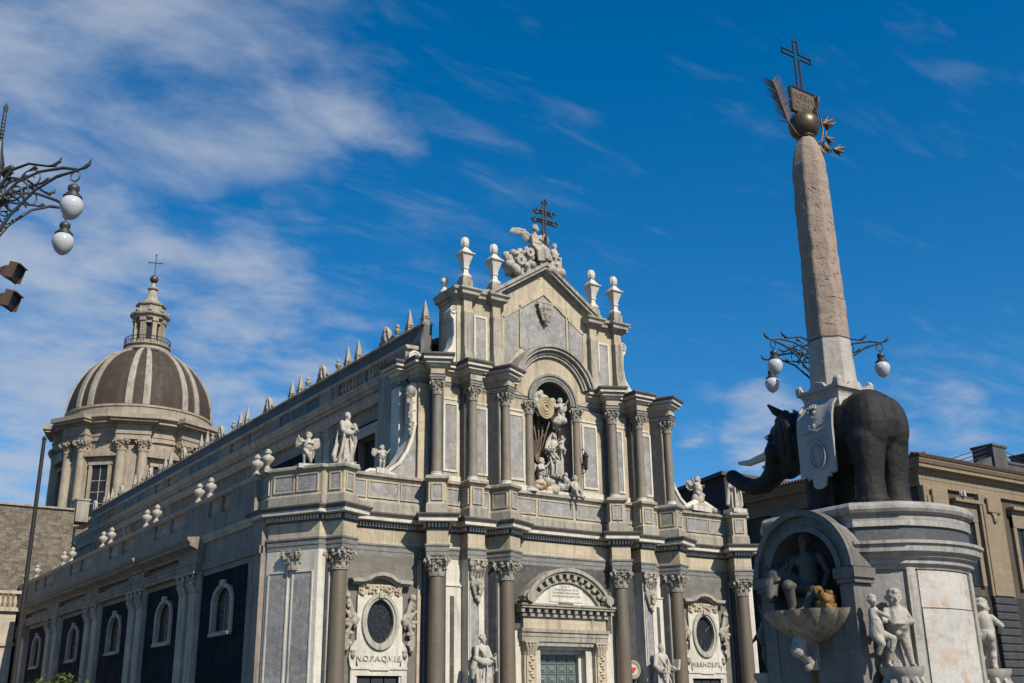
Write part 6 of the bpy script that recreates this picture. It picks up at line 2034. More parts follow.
# putti on brackets at the slanting corners
def putto_mesh(kind):
    m = MB()
    if kind == 0:      # carries a smaller child at his right side
        cherub(m, wings=False, hd=(-.1, -1, .05), cloth=False, arms=[[(-.12, 0, .74), (-.20, -.12, .60), (-.30, -.18, .62)], [(.12, 0, .74), (.18, -.08, .58), (-.08, -.24, .56)]], legs=[[(-.06, 0, .47), (-.13, -.03, .26), (-.16, .04, .05)], [(.06, 0, .47), (.10, -.03, .25), (.14, -.02, .04)]])
        m.limb([(-.34, -.14, .44), (-.33, -.14, .58), (-.34, -.12, .72)], [.10, .09, .075], 10)
        head(m, (-.35, -.14, .86), .075, (.2, -1, 0), 'curls', False, True)
        m.limb([(-.30, -.2, .7), (-.2, -.26, .64)], [.035, .025], 7)
        m.limb([(-.36, -.16, .42), (-.32, -.24, .3), (-.36, -.2, .18)], [.07, .055, .035], 8)
        m.limb([(-.28, -.16, .42), (-.16, -.24, .36), (-.2, -.22, .2)], [.07, .05, .03], 8)
        m.limb([(.06, -.08, .48), (-.05, -.12, .44), (-.12, -.05, .34)], [.035, .045, .03], 7)
        m.limb([(.0, .14, .02), (-.02, .14, .4)], [.12, .08], 8)
    elif kind == 1:    # looks over his shoulder, back to the square
        cherub(m, wings=False, cloth=False, hd=(-.9, -.5, 0), arms=[[(-.12, 0, .74), (-.24, -.06, .62), (-.2, -.2, .56)], [(.12, 0, .74), (.23, -.04, .58), (.18, -.18, .5)]], legs=[[(-.06, 0, .47), (-.07, -.07, .26), (-.07, .02, .04)], [(.06, 0, .47), (.09, -.13, .30), (.10, -.03, .04)]])
        m.limb([(0, -.14, .02), (0, -.12, .3)], [.12, .08], 8)
    else:
        cherub(m, wings=False, cloth=True, hd=(.3, -1, 0), arms=[[(-.12, 0, .74), (-.24, -.02, .64), (-.22, -.14, .52)], [(.12, 0, .74), (.16, -.12, .84), (.06, -.14, .98)]])
        m.limb([(0, .14, .02), (0, .14, .4)], [.12, .08], 8)
    return sculpt(m, .013, 2)
def putto_base(b):
    b.lathe([(.05, -.62), (.10, -.5), (.13, -.35), (.22, -.18), (.26, -.10), (.29, -.05), (.29, .006)], 18)
def putto(label, k, xy, rz, h, mt):
    o = statue('putto_statue', label, 'statue', putto_mesh(k), (FCX + xy[0], FCY + xy[1], 2.2), rz, h, mt)
    b = MB(); putto_base(b)
    for i in range(10):
        b.limb([(.2 * cos(i * .63), .2 * sin(i * .63), -.12), (.26 * cos(i * .63), .26 * sin(i * .63), -.25), (.18 * cos(i * .63), .18 * sin(i * .63), -.4)], [.05, .06, .03], 6)
    b.build('bracket', 'fount_pale', o, smooth=50)
putto('sunlit marble putto holding a smaller child beside the stained inscription panel', 0, (-1.18, -1.30), radians(-32), 1.16, 'statue')
putto('pale marble putto seen from behind on the right corner of the fountain', 1, (1.33, -1.18), radians(120), 1.14, 'statue')
putto('shaded marble putto on the far left corner of the fountain', 2, (-1.36, 1.18), radians(-110), 1.12, 'riverstone')  # its shade is put into the colour too, far darker than the sunlit putti

# ------------------------------------------------------------------ elephant
EL = None
def elephant():
    m = MB()
    m.limb([(0, -.36, 1.42), (0, .3, 1.43), (0, .85, 1.40)], [.58, .60, .55], 20)
    m.ball((0, -.40, 1.46), (.60, .50, .62), 20, 14)
    for s in (-1, 1):
        m.ball((s * .30, -.50, 1.36), (.31, .43, .62), 16, 12)
        m.limb([(s * .31, -.50, 1.1), (s * .33, -.52, .62), (s * .33, -.50, .40), (s * .33, -.50, -.08)], [.35, .26, .245, .265], 16)
        m.limb([(s * .30, .66, 1.1), (s * .32, .64, .55), (s * .32, .64, -.08)], [.31, .24, .25], 16)
        for y in (-.50, .64):
            m.ball((s * .325, y, .0), (.31, .31, .10), 14, 8); m.box(s * .325 - .3, y - .3, -.19, s * .325 + .3, y + .3, -.06)
            for k in range(5):
                a = pi / 2 + radians(-50 + 25 * k) if y > 0 else pi / 2 + radians(-50 + 25 * k)
                m.ball((s * .325 + .27 * cos(a), y + .27 * sin(a), .0), .06, 8, 6)
        # ear
        e = []
        m.limb([(s * .40, 1.18, 1.92), (s * .53, 1.02, 1.62), (s * .50, 1.04, 1.28), (s * .42, 1.12, 1.05)], [.10, .10, .09, .05], 10)
        m.limb([(s * .36, 1.3, 1.85), (s * .46, 1.2, 1.55), (s * .42, 1.25, 1.25)], [.09, .10, .07], 10)
        m.limb([(s * .30, 1.30, 1.93), (s * .36, 1.46, 2.06), (s * .36, 1.62, 2.22)], [.10, .08, .03], 8)
        m.ball((s * .29, 1.72, 1.60), (.07, .09, .07), 10, 8)
        m.ball((s * .25, 1.70, 1.30), (.16, .2, .2), 10, 8)
    m.ball((0, 1.34, 1.55), (.42, .46, .50), 18, 14)
    m.ball((0, 1.62, 1.66), (.30, .24, .26), 14, 10)
    m.ball((0, 1.50, 1.92), (.25, .24, .14), 12, 8)
    m.limb([(0, 1.0, 1.35), (0, 1.3, 1.25)], [.46, .40], 16)
    m.limb([(0, 1.40, 1.1), (0, 1.55, .98), (0, 1.70, .90)], [.27, .2, .10], 12)
    tr = [(0, 1.72, 1.42), (0, 1.82, 1.16), (0, 1.95, .94), (0, 2.18, .80), (0, 2.48, .79), (0, 2.80, .93), (0, 3.04, 1.10)]
    m.limb(tr, [.29, .25, .215, .185, .165, .155, .15], 14)
    m.limb([(0, -.80, 1.85), (0, -.86, 1.6), (0, -.83, 1.35)], [.05, .05, .04], 8)
    me = sculpt(m, .024, 3, 'elephant_statue')
    o = obj('elephant_statue', me, 'elephant', None, (FCX, FCY, 4.99), smooth=180)
    tag(o, 'black lava stone elephant statue with pale tusks and raised trunk on the fountain pedestal', 'elephant')
    for s in (-1, 1):
        t = MB(); t.limb([(s * .25, 1.60, 1.33), (s * .33, 1.90, 1.24), (s * .36, 2.22, 1.19), (s * .34, 2.50, 1.24)], [.085, .08, .066, .035], 12)
        t.build('tusk', 'tusk', o, smooth=180)
        e = MB(); e.ball((s * .345, 1.74, 1.60), (.035, .05, .04), 10, 8); e.build('eye', 'tusk', o, smooth=180)
        # hanging cloth of carved marble
        ys = [-.10, .10, .33, .56, .82]
        zs = [1.93, 1.80, 1.60, 1.40, 1.15, .90, .70]
        xs = [.50, .60, .655, .67, .66, .645, .64]
        def bot(t):      # scalloped lower edge
            d = abs(t - .5)
            if d < .17: return .33 + .10 * (1 - sqrt(1 - (d / .17) ** 2))
            if d < .33: return .50 + .05 * sin((d - .17) / .16 * pi)
            return .60 - .03 * sin((d - .33) / .17 * pi)
        n = 48
        vs, fs = [], []
        for side in (0, 1):
            for i in range(n + 1):
                t = i / n
                y = -.11 + .80 * t
                for j, (z, x) in enumerate(zip(zs, xs)):
                    zz = z if j < len(zs) - 1 else bot(t)
                    if j == 0: zz += .02 * cos(pi * (t - .5))
                    edge = .012 * cos(t * 2 * pi * 2)
                    vs.append((s * (x - .05 * side + edge), y + (.04 * (1.93 - zz)), zz))
        q = len(zs); H = (n + 1) * q
        for i in range(n):
            for j in range(q - 1):
                a = i * q + j
                fs.append((a, a + 1, a + q + 1, a + q)); fs.append((H + a, H + a + q, H + a + q + 1, H + a + 1))
        for i in range(n):
            a = i * q; fs.append((a, a + q, H + a + q, H + a)); a = i * q + q - 1; fs.append((a, H + a, H + a + q, a + q))
        for j in range(q - 1):
            a = j; fs.append((a, H + a, H + a + 1, a + 1)); a = n * q + j; fs.append((a, a + 1, H + a + 1, H + a))
        c = MB().add(vs, fs)
        cl = c.build('saddle_cloth', 'cloth', o, smooth=40)
        em = MB()
        X = lambda y, z, d=.0: (s * (.672 + d), y, z)
        sh = [(.30 + .17 * cos(a), .93 + (.24 if sin(a) > 0 else .26) * sin(a)) for a in [2 * pi * k / 26 for k in range(26)]]
        em.tube([X(y, z) for y, z in sh], .022, 6, closed=True)
        em.tube([X(.30 + (y - .30) * .72, .93 + (z - .93) * .72) for y, z in sh], .014, 6, closed=True)
        em.limb([X(.04, 1.42), X(.24, 1.35), X(.4, 1.42), X(.56, 1.36)], [.012, .035, .04, .012], 7)
        em.limb([X(.16, 1.48), X(.28, 1.38), X(.44, 1.5)], [.012, .03, .012], 7); em.ball(X(.32, 1.46), (.03, .05, .06), 8, 6)
        for (a, b) in (((.30, 1.92), (.31, 1.72)), ((.36, 1.93), (.36, 1.64)), ((.42, 1.92), (.43, 1.74)), ((.62, 1.92), (.63, 1.78))):
            em.limb([(s * .58, a[0], a[1] - .05), (s * .64, b[0], b[1])], [.022, .03], 7)
        em.limb([(s * .63, .28, 1.80), (s * .63, .46, 1.82)], [.025, .025], 7)
        em.tube([X(.06, 1.2), X(.16, 1.24), X(.3, 1.22), X(.44, 1.24), X(.54, 1.2)], .012, 6)
        em.build('cloth_carving', 'cloth', cl, smooth=60)
    return o
EL = elephant()

# obelisk with its marble saddle
ox, oy = FCX - .03, FCY + .28
OBK = thing('obelisk', 'tall pinkish granite obelisk with a patched white foot rising from the elephant back', 'obelisk', (ox, oy, 0))
s = MB()
def sq4(r, z, ry=None): return [(-r, -(ry or r), z), (r, -(ry or r), z), (r, (ry or r), z), (-r, (ry or r), z)]
s.loft([sq4(.50, 6.80), sq4(.47, 6.98), sq4(.46, 7.05), sq4(.47, 7.12), sq4(.52, 7.20), sq4(.55, 7.27)])
for a in range(4):
    M = Matrix.Rotation(a * pi / 2, 4, 'Z'); s.M = M
    s.prism([(-.56, 7.2), (.56, 7.2), (.58, 7.36), (.54, 7.42), (.44, 7.36), (.38, 7.28), (.22, 7.27), (.14, 7.36), (0, 7.40), (-.14, 7.36), (-.22, 7.27), (-.38, 7.28), (-.44, 7.36), (-.54, 7.42), (-.58, 7.36)], 'y', -.56, -.44)
s.M = None
sv = s.build('saddle', 'obelisk_base', OBK, bevel=.015)
sv.scale = (.88, .88, .96); sv.location = (0, 0, .21)
def octo(r, z): return [(r * cos(a), r * sin(a), z) for a in [pi / 8 + k * pi / 4 for k in range(8)]]
b = MB(); b.loft([octo(.445, 7.2), octo(.424, 7.70), octo(.420, 7.71), octo(.418, 7.73), octo(.403, 8.16)])
b.build('obelisk_foot', 'obelisk_base', OBK, bevel=.012)
random.seed(6)
r = [octo(.403, 8.165)]
for k in range(1, 25):
    z = 8.165 + 3.585 * k / 24
    rr = .405 - .055 * k / 24
    r.append([(x + random.uniform(-.012, .012), y + random.uniform(-.012, .012), z) for x, y, z in octo(rr, z)])
r += [octo(.345, 11.85), octo(.31, 12.08), octo(.25, 12.3), octo(.19, 12.45), octo(.13, 12.54)]
b = MB(); b.loft(r)
b.build('obelisk_shaft', 'obelisk', OBK, bevel=.03)
rl = MB()      # worn figures carved on the shaft
rr = random.Random(4)
for a in (-pi / 2, -3 * pi / 4, -pi / 4, pi):
    for k in range(11):
        z = 8.5 + k * .3
        ap = (.403 - .055 * (z - 8.165) / 3.585) * cos(pi / 8) + .002
        for q in range(3):
            t0, t1 = rr.uniform(-.1, .1), rr.uniform(-.1, .1)
            z0, z1 = z + rr.uniform(-.1, .1), z + rr.uniform(-.1, .1)
            rl.limb([(ap * cos(a) - t0 * sin(a), ap * sin(a) + t0 * cos(a), z0), (ap * cos(a) - t1 * sin(a), ap * sin(a) + t1 * cos(a), z1)], [.006, .006], 5)
rl.build('carved_relief', 'obelisk', OBK, smooth=60)
for z in (8.165, 8.95):
    j = MB()
    k = .413 - .055 * (z - 8.3) / 3.45
    j.loft([octo(k - .006, z - .006), octo(k - .006, z + .006)])
    j.build('obelisk_joint', 'lava', OBK)
b = MB(); b.ball((0, 0, 12.80), .315, 24, 16); b.lathe([(.15, 12.5), (.2, 12.54), (.12, 12.6)], 16); b.build('globe', 'bronze', OBK, smooth=180)
b = MB(); b.box(-.035, -.30, 13.06, .035, .26, 13.62)
tb = b.build('tablet', 'bronze_plain', OBK, rot=(0, 0, pi / 2)); tb.scale = (1, 1.3, 1)
fr = MB()
for a, c in (((-.30, 13.06), (.26, 13.06)), ((.26, 13.06), (.26, 13.62)), ((.26, 13.62), (-.30, 13.62)), ((-.30, 13.62), (-.30, 13.06))):
    fr.tube([(-.035, a[0], a[1]), (-.035, c[0], c[1])], .022, 6)
fr.build('tablet_frame', 'iron', tb)
for i, ln in enumerate(('MSSH', 'DEPL')):
    obj('lettering', text_mesh(ln, .2, .006, space=1.05), 'letter', tb, (-.042, -.02, 13.46 - .22 * i), rot=(pi / 2, 0, -pi / 2))
c = MB()
def outline(pts, r): c.tube(pts, r, 6, closed=True)
w = .055
Y = lambda y, z: (0, y, z)
outline([Y(-w, 13.62), Y(-w, 14.40), Y(-.36, 14.40), Y(-.36, 14.40 + 2 * w), Y(-w, 14.40 + 2 * w), Y(-w, 14.80), Y(w, 14.80), Y(w, 14.40 + 2 * w), Y(.36, 14.40 + 2 * w), Y(.36, 14.40), Y(w, 14.40), Y(w, 13.62)], .024)
co = c.build('cross', 'iron', OBK, rot=(0, 0, pi / 2)); co.scale = (1, 1.2, 1)
# palm branch (left) and lily branch (right)
p = MB()
stem = [(0, .05, 12.48), (-.02, .30, 12.55), (0, .50, 12.80), (0, .62, 13.15), (0, .74, 13.5), (0, .86, 13.74)]
p.tube(stem, [.03, .03, .026, .022, .016, .008], 6)
random.seed(14)
for k in range(34):
    t = .38 + .62 * k / 34
    f = t * (len(stem) - 1); i = min(int(f), len(stem) - 2)
    a = Vector(stem[i]).lerp(Vector(stem[i + 1]), f - i); d = (Vector(stem[i + 1]) - Vector(stem[i])).normalized()
    n = Vector((0, d.z, -d.y))
    for sg in (-1, 1):
        l = .27 * (1 - .35 * abs(t - .6)) * random.uniform(.85, 1.1)
        e = a + n * sg * l * 1.25 + d * l * .7 + Vector((random.uniform(-.05, .05), 0, 0))
        p.tube([a, a.lerp(e, .5) + d * .015, e], [.012, .011, .004], 4)
po = p.build('palm_branch', 'bronze_plain', OBK, rot=(0, 0, pi / 2)); po.scale = (1, .95, .86); po.location = (0, 0, 1.75)
p = MB()
st2 = [(0, -.05, 12.48), (0, -.26, 12.42), (0, -.46, 12.56), (0, -.54, 12.84), (0, -.52, 13.12), (0, -.46, 13.32)]
p.tube(st2, [.03, .028, .024, .02, .016, .012], 6)
p.tube([(0, -.5, 12.66), (.05, -.66, 12.75), (.05, -.72, 12.95)], [.018, .014, .01], 5); p.tube([(0, -.4, 12.5), (-.06, -.58, 12.38), (-.05, -.7, 12.42)], [.018, .014, .01], 5); p.tube([(0, -.53, 12.9), (-.05, -.40, 13.0), (-.06, -.34, 13.1)], [.016, .012, .01], 5)
random.seed(22)
def lily(c, d, s):
    d = Vector(d).normalized(); a = d.orthogonal().normalized(); b = d.cross(a)
    c = Vector(c)
    for k in range(6):
        n = a * cos(k * 1.047) + b * sin(k * 1.047)
        p.limb([c, c + d * s * .5 + n * s * .22, c + d * s + n * s * .55], [s * .16, s * .2, s * .07], 6)
for q, d, sz in (((0, -.44, 13.34), (0, .3, 1), .2), ((.05, -.73, 12.98), (0, -.5, 1), .22), ((-.05, -.74, 12.44), (0, -1, .2), .2), ((-.06, -.33, 13.1), (0, .8, .6), .15), ((0, -.55, 12.55), (.3, -.4, -1), .2), ((0, -.56, 13.0), (0, -1, .5), .2), ((0, -.38, 12.42), (.1, -.3, -1), .18), ((0, -.62, 12.7), (0, -1, -.3), .16)):
    lily(q, d, sz)
po = p.build('lily_branch', 'bronze_plain', OBK, smooth=60, rot=(0, 0, pi / 2)); po.scale = (1, 1.08, 1.0); po.location = (0, 0, .05)
# ------------------------------------------------------------------ palace on the right
PX, PY = 73.6, 50.8
PAL = thing('palace', 'long cream and brown plastered palace with a tiled roof behind the elephant fountain', 'palace', (PX, PY, 0))
def palace():
    L, D = 48, 17.8
    w = MB(); w.box(0, 0, 9.85, L, D, 19.0); w.build('wall', 'palace_brown', PAL)
    w = MB(); w.box(-.12, -.12, 0, L, D, 9.85); w.build('shade_dark_ground_floor', 'lava', PAL)  # shade over the lower storey put into a near-black colour
    b = MB(); b.box(-.2, -.2, 18.15, L, D + .1, 18.95); b.box(-.26, -.26, 17.95, L, D + .1, 18.15); b.box(-.23, -.23, 18.5, L, D + .1, 18.58)
    b.build('frieze', 'palace_cream', PAL)
    c = MB(); c.sweep([(0, 18.9), (.3, 18.95), (.36, 19.15), (.8, 19.3), (.8, 19.55), (.9, 19.6), (1.05, 19.85), (1.05, 20.0), (0, 20.05)], [(0, D), (0, 0), (L, 0)])
    c.build('eaves_cornice', 'palace_cream', PAL)
    t = MB()
    t.loft([[(-1.15, -1.15, 20.0), (L, -1.15, 20.0), (L, D + 1, 20.0), (-1.15, D + 1, 20.0)], [(-1.15, -1.15, 20.1), (L, -1.15, 20.1), (L, D + 1, 20.1), (-1.15, D + 1, 20.1)], [(7, 8, 22.6), (L, 8, 22.6), (L, 10, 22.6), (7, 10, 22.6)]])
    n = 0
    for i in range(int((L + 1) / .34)):
        x = -1.1 + i * .34
        t.tube([(x, -1.22, 20.14), (x + .0, -.4, 20.36)], .11, 6)
    for i in range(int((D + 1) / .34)):
        y = -1.1 + i * .34
        t.tube([(-1.22, y, 20.14), (-.4, y, 20.36)], .11, 6)
    t.build('tiled_roof', 'tile', PAL)
    for x in (.0, 7.2, 15.4, 23.6, 31.8, 40):
        p = MB(); p.box(x - .1, -.42, 9.85, x + 3.0, .1, 18.0); p.box(x + .15, -.52, 9.9, x + 2.75, -.4, 17.2)
        p.box(x + .55, -.72, 16.5, x + 2.3, -.5, 17.7); p.prism([(x + 1.0, 16.5), (x + 1.85, 16.5), (x + 1.42, 15.8)], 'y', -.68, -.5)
        p.ball((x + 1.42, -.62, 16.0), (.25, .15, .35), 8, 6)
        p.build('giant_pilaster', 'palace_cream', PAL, bevel=.05)
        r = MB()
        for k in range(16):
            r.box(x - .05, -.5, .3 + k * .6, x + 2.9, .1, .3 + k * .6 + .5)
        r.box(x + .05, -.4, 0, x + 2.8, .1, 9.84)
        r.build('rusticated_pilaster', 'shade_grey', PAL, bevel=.06)  # the same lower-storey shade put into the block colour
    for y in (4.0, 12.0):
        p = MB(); p.box(-.42, y, 9.85, .1, y + 3.0, 18.0); p.build('giant_pilaster', 'palace_cream', PAL, bevel=.05)
    for x in (3.7, 11.6, 19.8, 28, 36.2):
        f = MB(); f.box(x, -.3, 10.6, x + .5, .1, 16.6); f.box(x + 2.5, -.3, 10.6, x + 3.0, .1, 16.6); f.box(x, -.34, 15.6, x + 3.0, .1, 16.7); f.box(x - .25, -.75, 17.0, x + 3.25, .1, 17.3); f.box(x - .05, -.4, 16.7, x + 3.05, .1, 17.0)
        wf = f.build('window_frame', 'palace_cream', PAL, bevel=.03)
        g = MB(); g.box(x + .5, -.08, 10.6, x + 2.5, .02, 15.6); g.build('pane', 'glass_dark', wf)
        g = MB(); g.box(x + 1.45, -.14, 10.6, x + 1.55, -.06, 15.6); g.box(x + .5, -.13, 13, x + 2.5, -.06, 13.1); g.build('sash', 'pole', wf)
    # roof terrace: dark parapet, stout pillars, cable rail
    d = MB()
    d.prism([(15.2, 21.2), (20.6, 21.2), (20.6, 23.9)], 'y', 6.1, 7.2); d.box(23.0, 6.3, 21.2, 40, 12, 23.6); d.box(23.0, 6.2, 23.6, 40, 6.7, 23.85)
    d.build('roof_terrace', 'terrace_grey', PAL)
    for x, z0, z1, w_ in ((20.9, 21, 25.2, 2.2), (27.6, 21, 25.2, 2.4), (12.3, 21, 22.7, 2.2), (34.5, 21, 25.2, 2.4)):
        p = MB(); p.box(x, 6.0, z0, x + w_, 6.0 + w_, z1); p.box(x - .1, 5.9, z1 - .25, x + w_ + .1, 6.1 + w_, z1)
        p.build('terrace_pillar', 'terrace_grey', PAL, bevel=.04)
    r = MB()
    for z in (24.9, 24.5, 24.1):
        r.tube([(14.5, 6.6, z - 1.9), (20.7, 6.6, z)], .04, 5); r.tube([(23.2, 6.6, z), (27.6, 6.6, z - .5)], .04, 5)
    r.build('cable_rail', 'iron', PAL)
    dp = MB(); dp.tube([(1.6 + 3.1, -.35, 9.9), (4.7, -.35, 17.5), (4.3, -.5, 18.6), (4.3, -.9, 19.2)], .12, 8); 
palace()
fl = thing('floodlight', 'small white floodlight on the palace window ledge', 'lamp', (PX + 4.4, PY - .55, 17.3), .4)
q = MB(); q.box(-.3, -.35, .12, .3, .0, .5); q.box(-.34, -.4, .1, .34, -.34, .54); q.build('housing', 'marble', fl, bevel=.03)
q = MB(); q.tube([(-.35, -.1, 0), (-.35, -.1, .3), (.35, -.1, .3), (.35, -.1, 0)], .035, 6); q.build('bracket', 'iron', fl)

# dark gabled house in shade between cathedral and palace
hs = thing('shaded_house', 'dark shaded house wall with a sloping roof edge between the cathedral and the trunk', 'house', (80, 70, 0))
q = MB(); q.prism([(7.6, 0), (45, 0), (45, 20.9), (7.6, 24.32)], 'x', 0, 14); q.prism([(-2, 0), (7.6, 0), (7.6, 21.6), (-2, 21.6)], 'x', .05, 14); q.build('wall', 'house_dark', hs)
q = MB(); q.prism([(7.4, 24.32), (45.3, 20.85), (45.3, 21.25), (7.4, 24.72)], 'x', -.5, 14.5); q.build('roof', 'tile_dark', hs)
q = MB()
for y in (6, 14, 22):
    q.box(-.06, y, 14, .05, y + 1.4, 17)
q.build('window', 'glass_dark', hs)

# pale house with a balustrade at the far left, beyond the flank
ph = thing('pale_house', 'pale house end with a balustrade at the far left beyond the cathedral flank', 'house', (42.1 - 30, 55.1 + 64, 0))
q = MB(); q.box(-14, 0, 0, 10.4, 4.0, 11.9); q.build('wall', 'flanklight', ph)
q = MB(); q.box(-14, -.35, 11.9, 10.7, 4, 12.3); q.box(-14, -.3, 13.6, 10.6, .3, 13.9); q.box(-14, -.2, 8.6, 10.55, 4, 8.9); q.build('cornice', 'cream', ph)
q = MB()
for i in range(52):
    x = -13.8 + i * .47
    q.lathe([(.1, 12.3), (.2, 12.7), (.2, 12.85), (.09, 13.3), (.12, 13.6)], 8, c=(x, 0))
q.build('baluster_row', 'cream', ph, smooth=40)
q = MB()
for i in range(4):
    q.box(1.5 - i * 4.5, -.05, 4.0, 3.2 - i * 4.5, .05, 7.4)
q.build('window', 'glass_dark', ph)
# right aisle of the church, out of sight from the square
q = MB(); q.box(10.2, 3.2, 0, 18.4, 68, 13.2); q.box(9.2, 5.5, 13, 10.0, 84, 24.5); q.build('right_aisle', 'flank', CATH)

# ------------------------------------------------------------------ street lamps with opal globes
def lamp_arm():
    """one scrolled arm reaching out along +x from the post axis; returns (iron mesh)"""
    m = MB()
    m.tube([(.1, 0, 10.75), (.45, 0, 11.15), (.85, 0, 11.32), (1.3, 0, 11.36), (1.60, 0, 11.30), (1.74, 0, 11.34), (1.80, 0, 11.43)], [.028, .028, .026, .03, .022, .028, .010], 7)
    m.tube([(.02, 0, 9.65), (.14, 0, 10.05), (.4, 0, 10.5), (.8, 0, 10.95), (1.2, 0, 11.2), (1.6, 0, 11.29)], [.036, .04, .029, .026, .03, .022], 7)
    m.tube([(.1, 0, 10.85), (.7, 0, 11.02), (1.4, 0, 11.24)], .018, 6)
    m.tube([(.08, 0, 11.0), (.3, 0, 11.4), (.62, 0, 11.5), (1.0, 0, 11.42), (1.15, 0, 11.42)], [.03, .03, .022, .020, .03], 6)
    m.limb([(1.1, 0, 11.42), (1.22, 0, 11.50), (1.24, 0, 11.58)], [.03, .028, .010], 6)
    m.limb([(1.70, 0, 11.33), (1.78, 0, 11.39), (1.82, 0, 11.49)], [.03, .036, .010], 6)
    m.tube([(.42 + x, 0, 10.95 + z) for x, z in spiral(.27, 1.6, 22)], .018, 6)
    m.tube([(.72 - x, 0, 11.18 + z) for x, z in spiral(.22, 1.4, 20)], .014, 6)
    m.tube([(.3 + x, 0, 10.62 - z) for x, z in spiral(.16, 1.3, 16)], .014, 6)
    for (x, z) in ((.2, 11.3), (.5, 11.2), (.66, 11.36), (.25, 10.9), (.95, 11.1), (.12, 10.2)):
        m.limb([(x, 0, z), (x + .08, .02, z + .06), (x + .15, 0, z + .03)], [.02, .04, .010], 6)
    m.tube([(1.55 + .085 * cos(t), 0, 11.17 + .10 * sin(t)) for t in [2 * pi * k / 14 for k in range(14)]], .014, 6, closed=True)
    m.tube([(1.55, 0, 11.07), (1.55, 0, 10.98)], .014, 6)
    return m.mesh('arm')
def holder():
    m = MB(); m.lathe([(.02, .40), (.07, .39), (.10, .36), (.10, .30), (.085, .28), (.085, .235), (.115, .22), (.115, .19), (.165, .165), (.165, .14), (.10, .13)], 18)
    return m.mesh('globe_holder')
def globe_me():
    m = MB(); m.lathe([(.09, .15), (.15, .13), (.19, .07), (.205, 0), (.195, -.07), (.165, -.14), (.12, -.21), (.065, -.255), (.02, -.275)], 24)
    return m.mesh('globe')
ARM, HOLD, GLOBE = lamp_arm(), holder(), globe_me()
def street_lamp(label, x, y, angles, dz=0.0):
    r = thing('street_lamp', label, 'street lamp', (x, y, dz), 0, 'iron street lamps with opal globes')
    p = MB()
    p.lathe([(.34, 0), (.34, .3), (.26, .4), (.24, 1.0), (.15, 1.2), (.12, 1.5), (.09, 2.2), (.075, 9.5), (.12, 9.6), (.14, 9.8), (.09, 10.0), (.08, 10.6), (.15, 10.75), (.16, 11.0), (.10, 11.15), (.09, 11.4), (.13, 11.55), (.07, 11.8), (.045, 12.0)], 14)
    for k in range(9):
        p.lathe([(.03, 11.98 + k * .075), (.048 - k * .002, 12.01 + k * .075), (.03, 12.05 + k * .075)], 10)
    p.limb([(0, 0, 12.6), (0, 0, 12.72), (0, 0, 12.8)], [.03, .045, .01], 8)
    p.build('post', 'iron_green', r, smooth=40)
    l = MB()
    random.seed(3)
    for k in range(14):
        a = k * 2.4; z = 10.75 + (k % 5) * .22
        l.limb([(.1 * cos(a), .1 * sin(a), z), (.24 * cos(a), .24 * sin(a), z + .1), (.27 * cos(a), .27 * sin(a), z + .02)], [.05, .06, .02], 6)
    l.build('leaf_collar', 'iron_green', r, smooth=60)
    for a in angles:
        o = obj('arm', ARM, 'iron_green', r, (0, 0, 0), smooth=60); o.rotation_euler = (0, 0, a)
        h = obj('globe_holder', HOLD, 'iron_green', o, (1.55, 0, 10.60), smooth=50)
        g = obj('globe', GLOBE, 'globe', o, (1.55, 0, 10.60), smooth=180)
    return r
street_lamp('black iron street lamp at the left edge with two white globes on scrolled arms', 2.42, 19.75, [radians(-42), radians(25), radians(140), radians(205)], -.38)
street_lamp('iron street lamp with three white globes, its post hidden behind the obelisk', 22.84, 18.24, [radians(-44), radians(169), radians(101)], -.38)
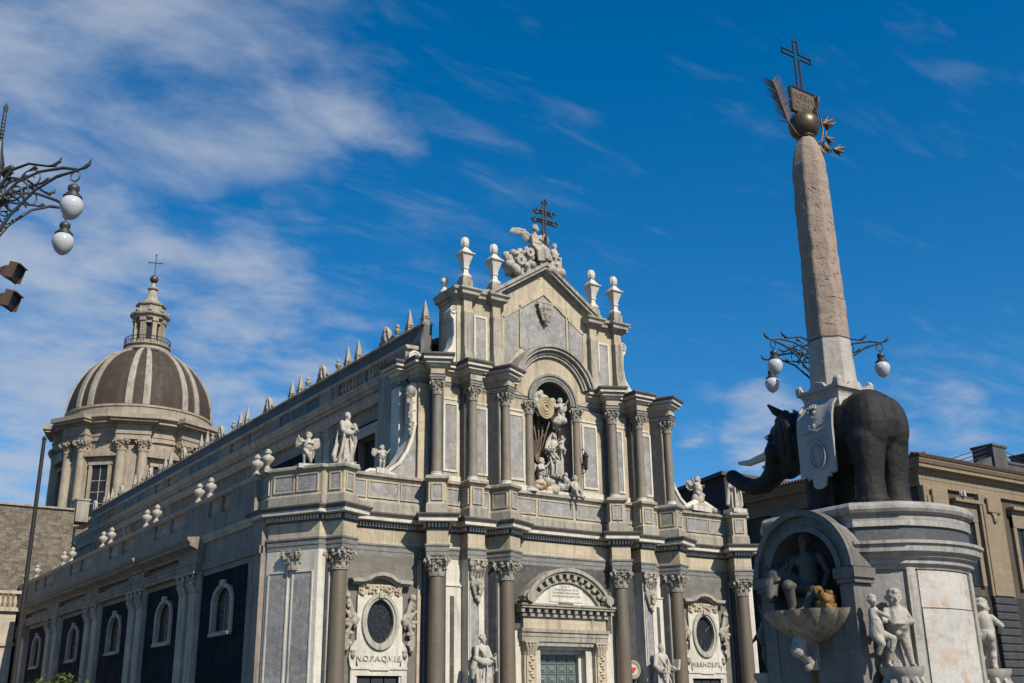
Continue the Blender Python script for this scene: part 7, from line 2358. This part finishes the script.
# floodlights on the left lamp's post
d_ = Vector((cos(YAW), -sin(YAW), 0))
for k, (z, lab) in enumerate(((9.02, 'upper brown floodlight on the arm at the left edge of the picture'), (8.50, 'lower brown floodlight on the arm at the left edge of the picture'))):
    r = thing('floodlight', lab, 'floodlight', (2.42, 19.75, z))
    q = MB(); q.tube([(0, 0, .0), (.35, -.24, .03)], .045, 8); q.lathe([(.11, -.08), (.11, .08)], 10); q.build('arm', 'iron_green', r)
    q = MB(); q.M = Matrix.Translation((.35, -.24, .03)) @ Matrix.Rotation(-YAW, 4, 'Z') @ Matrix.Rotation(radians(14), 4, 'Y')
    q.lathe([(.07, 0), (.10, .05)], 8); q.loft([[(-.02, -.08, -.08), (-.02, .08, -.08), (-.02, .08, .08), (-.02, -.08, .08)], [(.12, -.11, -.12), (.12, .11, -.12), (.12, .11, .12), (.12, -.11, .12)], [(.20, -.15, -.15), (.20, .15, -.15), (.22, .15, .15), (.22, -.15, .15)]])
    q.box(.12, -.16, .15, .30, .16, .17); q.box(.12, -.17, -.12, .26, -.15, .17); q.box(.12, .15, -.12, .26, .17, .17)
    q.build('housing', 'floodlight', r)
    q = MB(); q.M = Matrix.Translation((.35, -.24, .03)) @ Matrix.Rotation(-YAW, 4, 'Z') @ Matrix.Rotation(radians(14), 4, 'Y'); q.box(.205, -.13, -.13, .225, .13, .13); q.build('lens', 'glass_dark', r)

# slim steel mast at the left
r = thing('mast', 'slim dark steel mast standing before the cathedral flank at the left', 'mast', (5.80, 30.0, 0))
q = MB(); q.lathe([(.07, 0), (.06, 3), (.05, 8.3), (.045, 8.6)], 10); q.build('pole', 'pole', r, smooth=40)
q = MB(); q.lathe([(.05, 8.6), (.06, 8.64), (.02, 8.72)], 8); q.build('cap', 'pole', r)
# wires from mast to wall
q = MB()
# shrub whose top just shows at the lower left
def shrub():
    r = thing('shrub', 'green leafy bush top at the lower left in front of the shaded flank', 'bush', (7.6, 33.0, -.28))
    t = MB()
    random.seed(77)
    tips = []
    for k in range(16):
        a = random.uniform(0, 2 * pi); l = random.uniform(.6, 1.5)
        e = (l * cos(a), l * sin(a) * .8, random.uniform(1.7, 2.5))
        t.tube([(0, 0, 0), (e[0] * .35, e[1] * .35, 1.0), e], [.06, .04, .012], 6); tips.append(e)
    t.build('stem', 'pole', r)
    f = MB()
    for k in range(5200):
        a = random.uniform(0, 2 * pi); b = random.uniform(-.6, 1.57); q = random.random() ** .4
        lump = 1 + .22 * sin(3 * a + 1) + .15 * sin(7 * a)
        c = Vector((1.75 * q * lump * cos(b) * cos(a), 1.4 * q * lump * cos(b) * sin(a), 1.75 + 1.12 * q * sin(b) * (1 + .25 * sin(5 * a + 2))))
        u = Vector((random.gauss(0, 1), random.gauss(0, 1), random.gauss(.4, 1))).normalized(); v = u.orthogonal().normalized()
        w = u.cross(v); s = random.uniform(.05, .10)
        f.add([tuple(c - v * s), tuple(c + w * s * .45), tuple(c + v * s), tuple(c - w * s * .45)], [(0, 1, 2, 3)])
    f.build('foliage', 'leaf', r)
shrub()
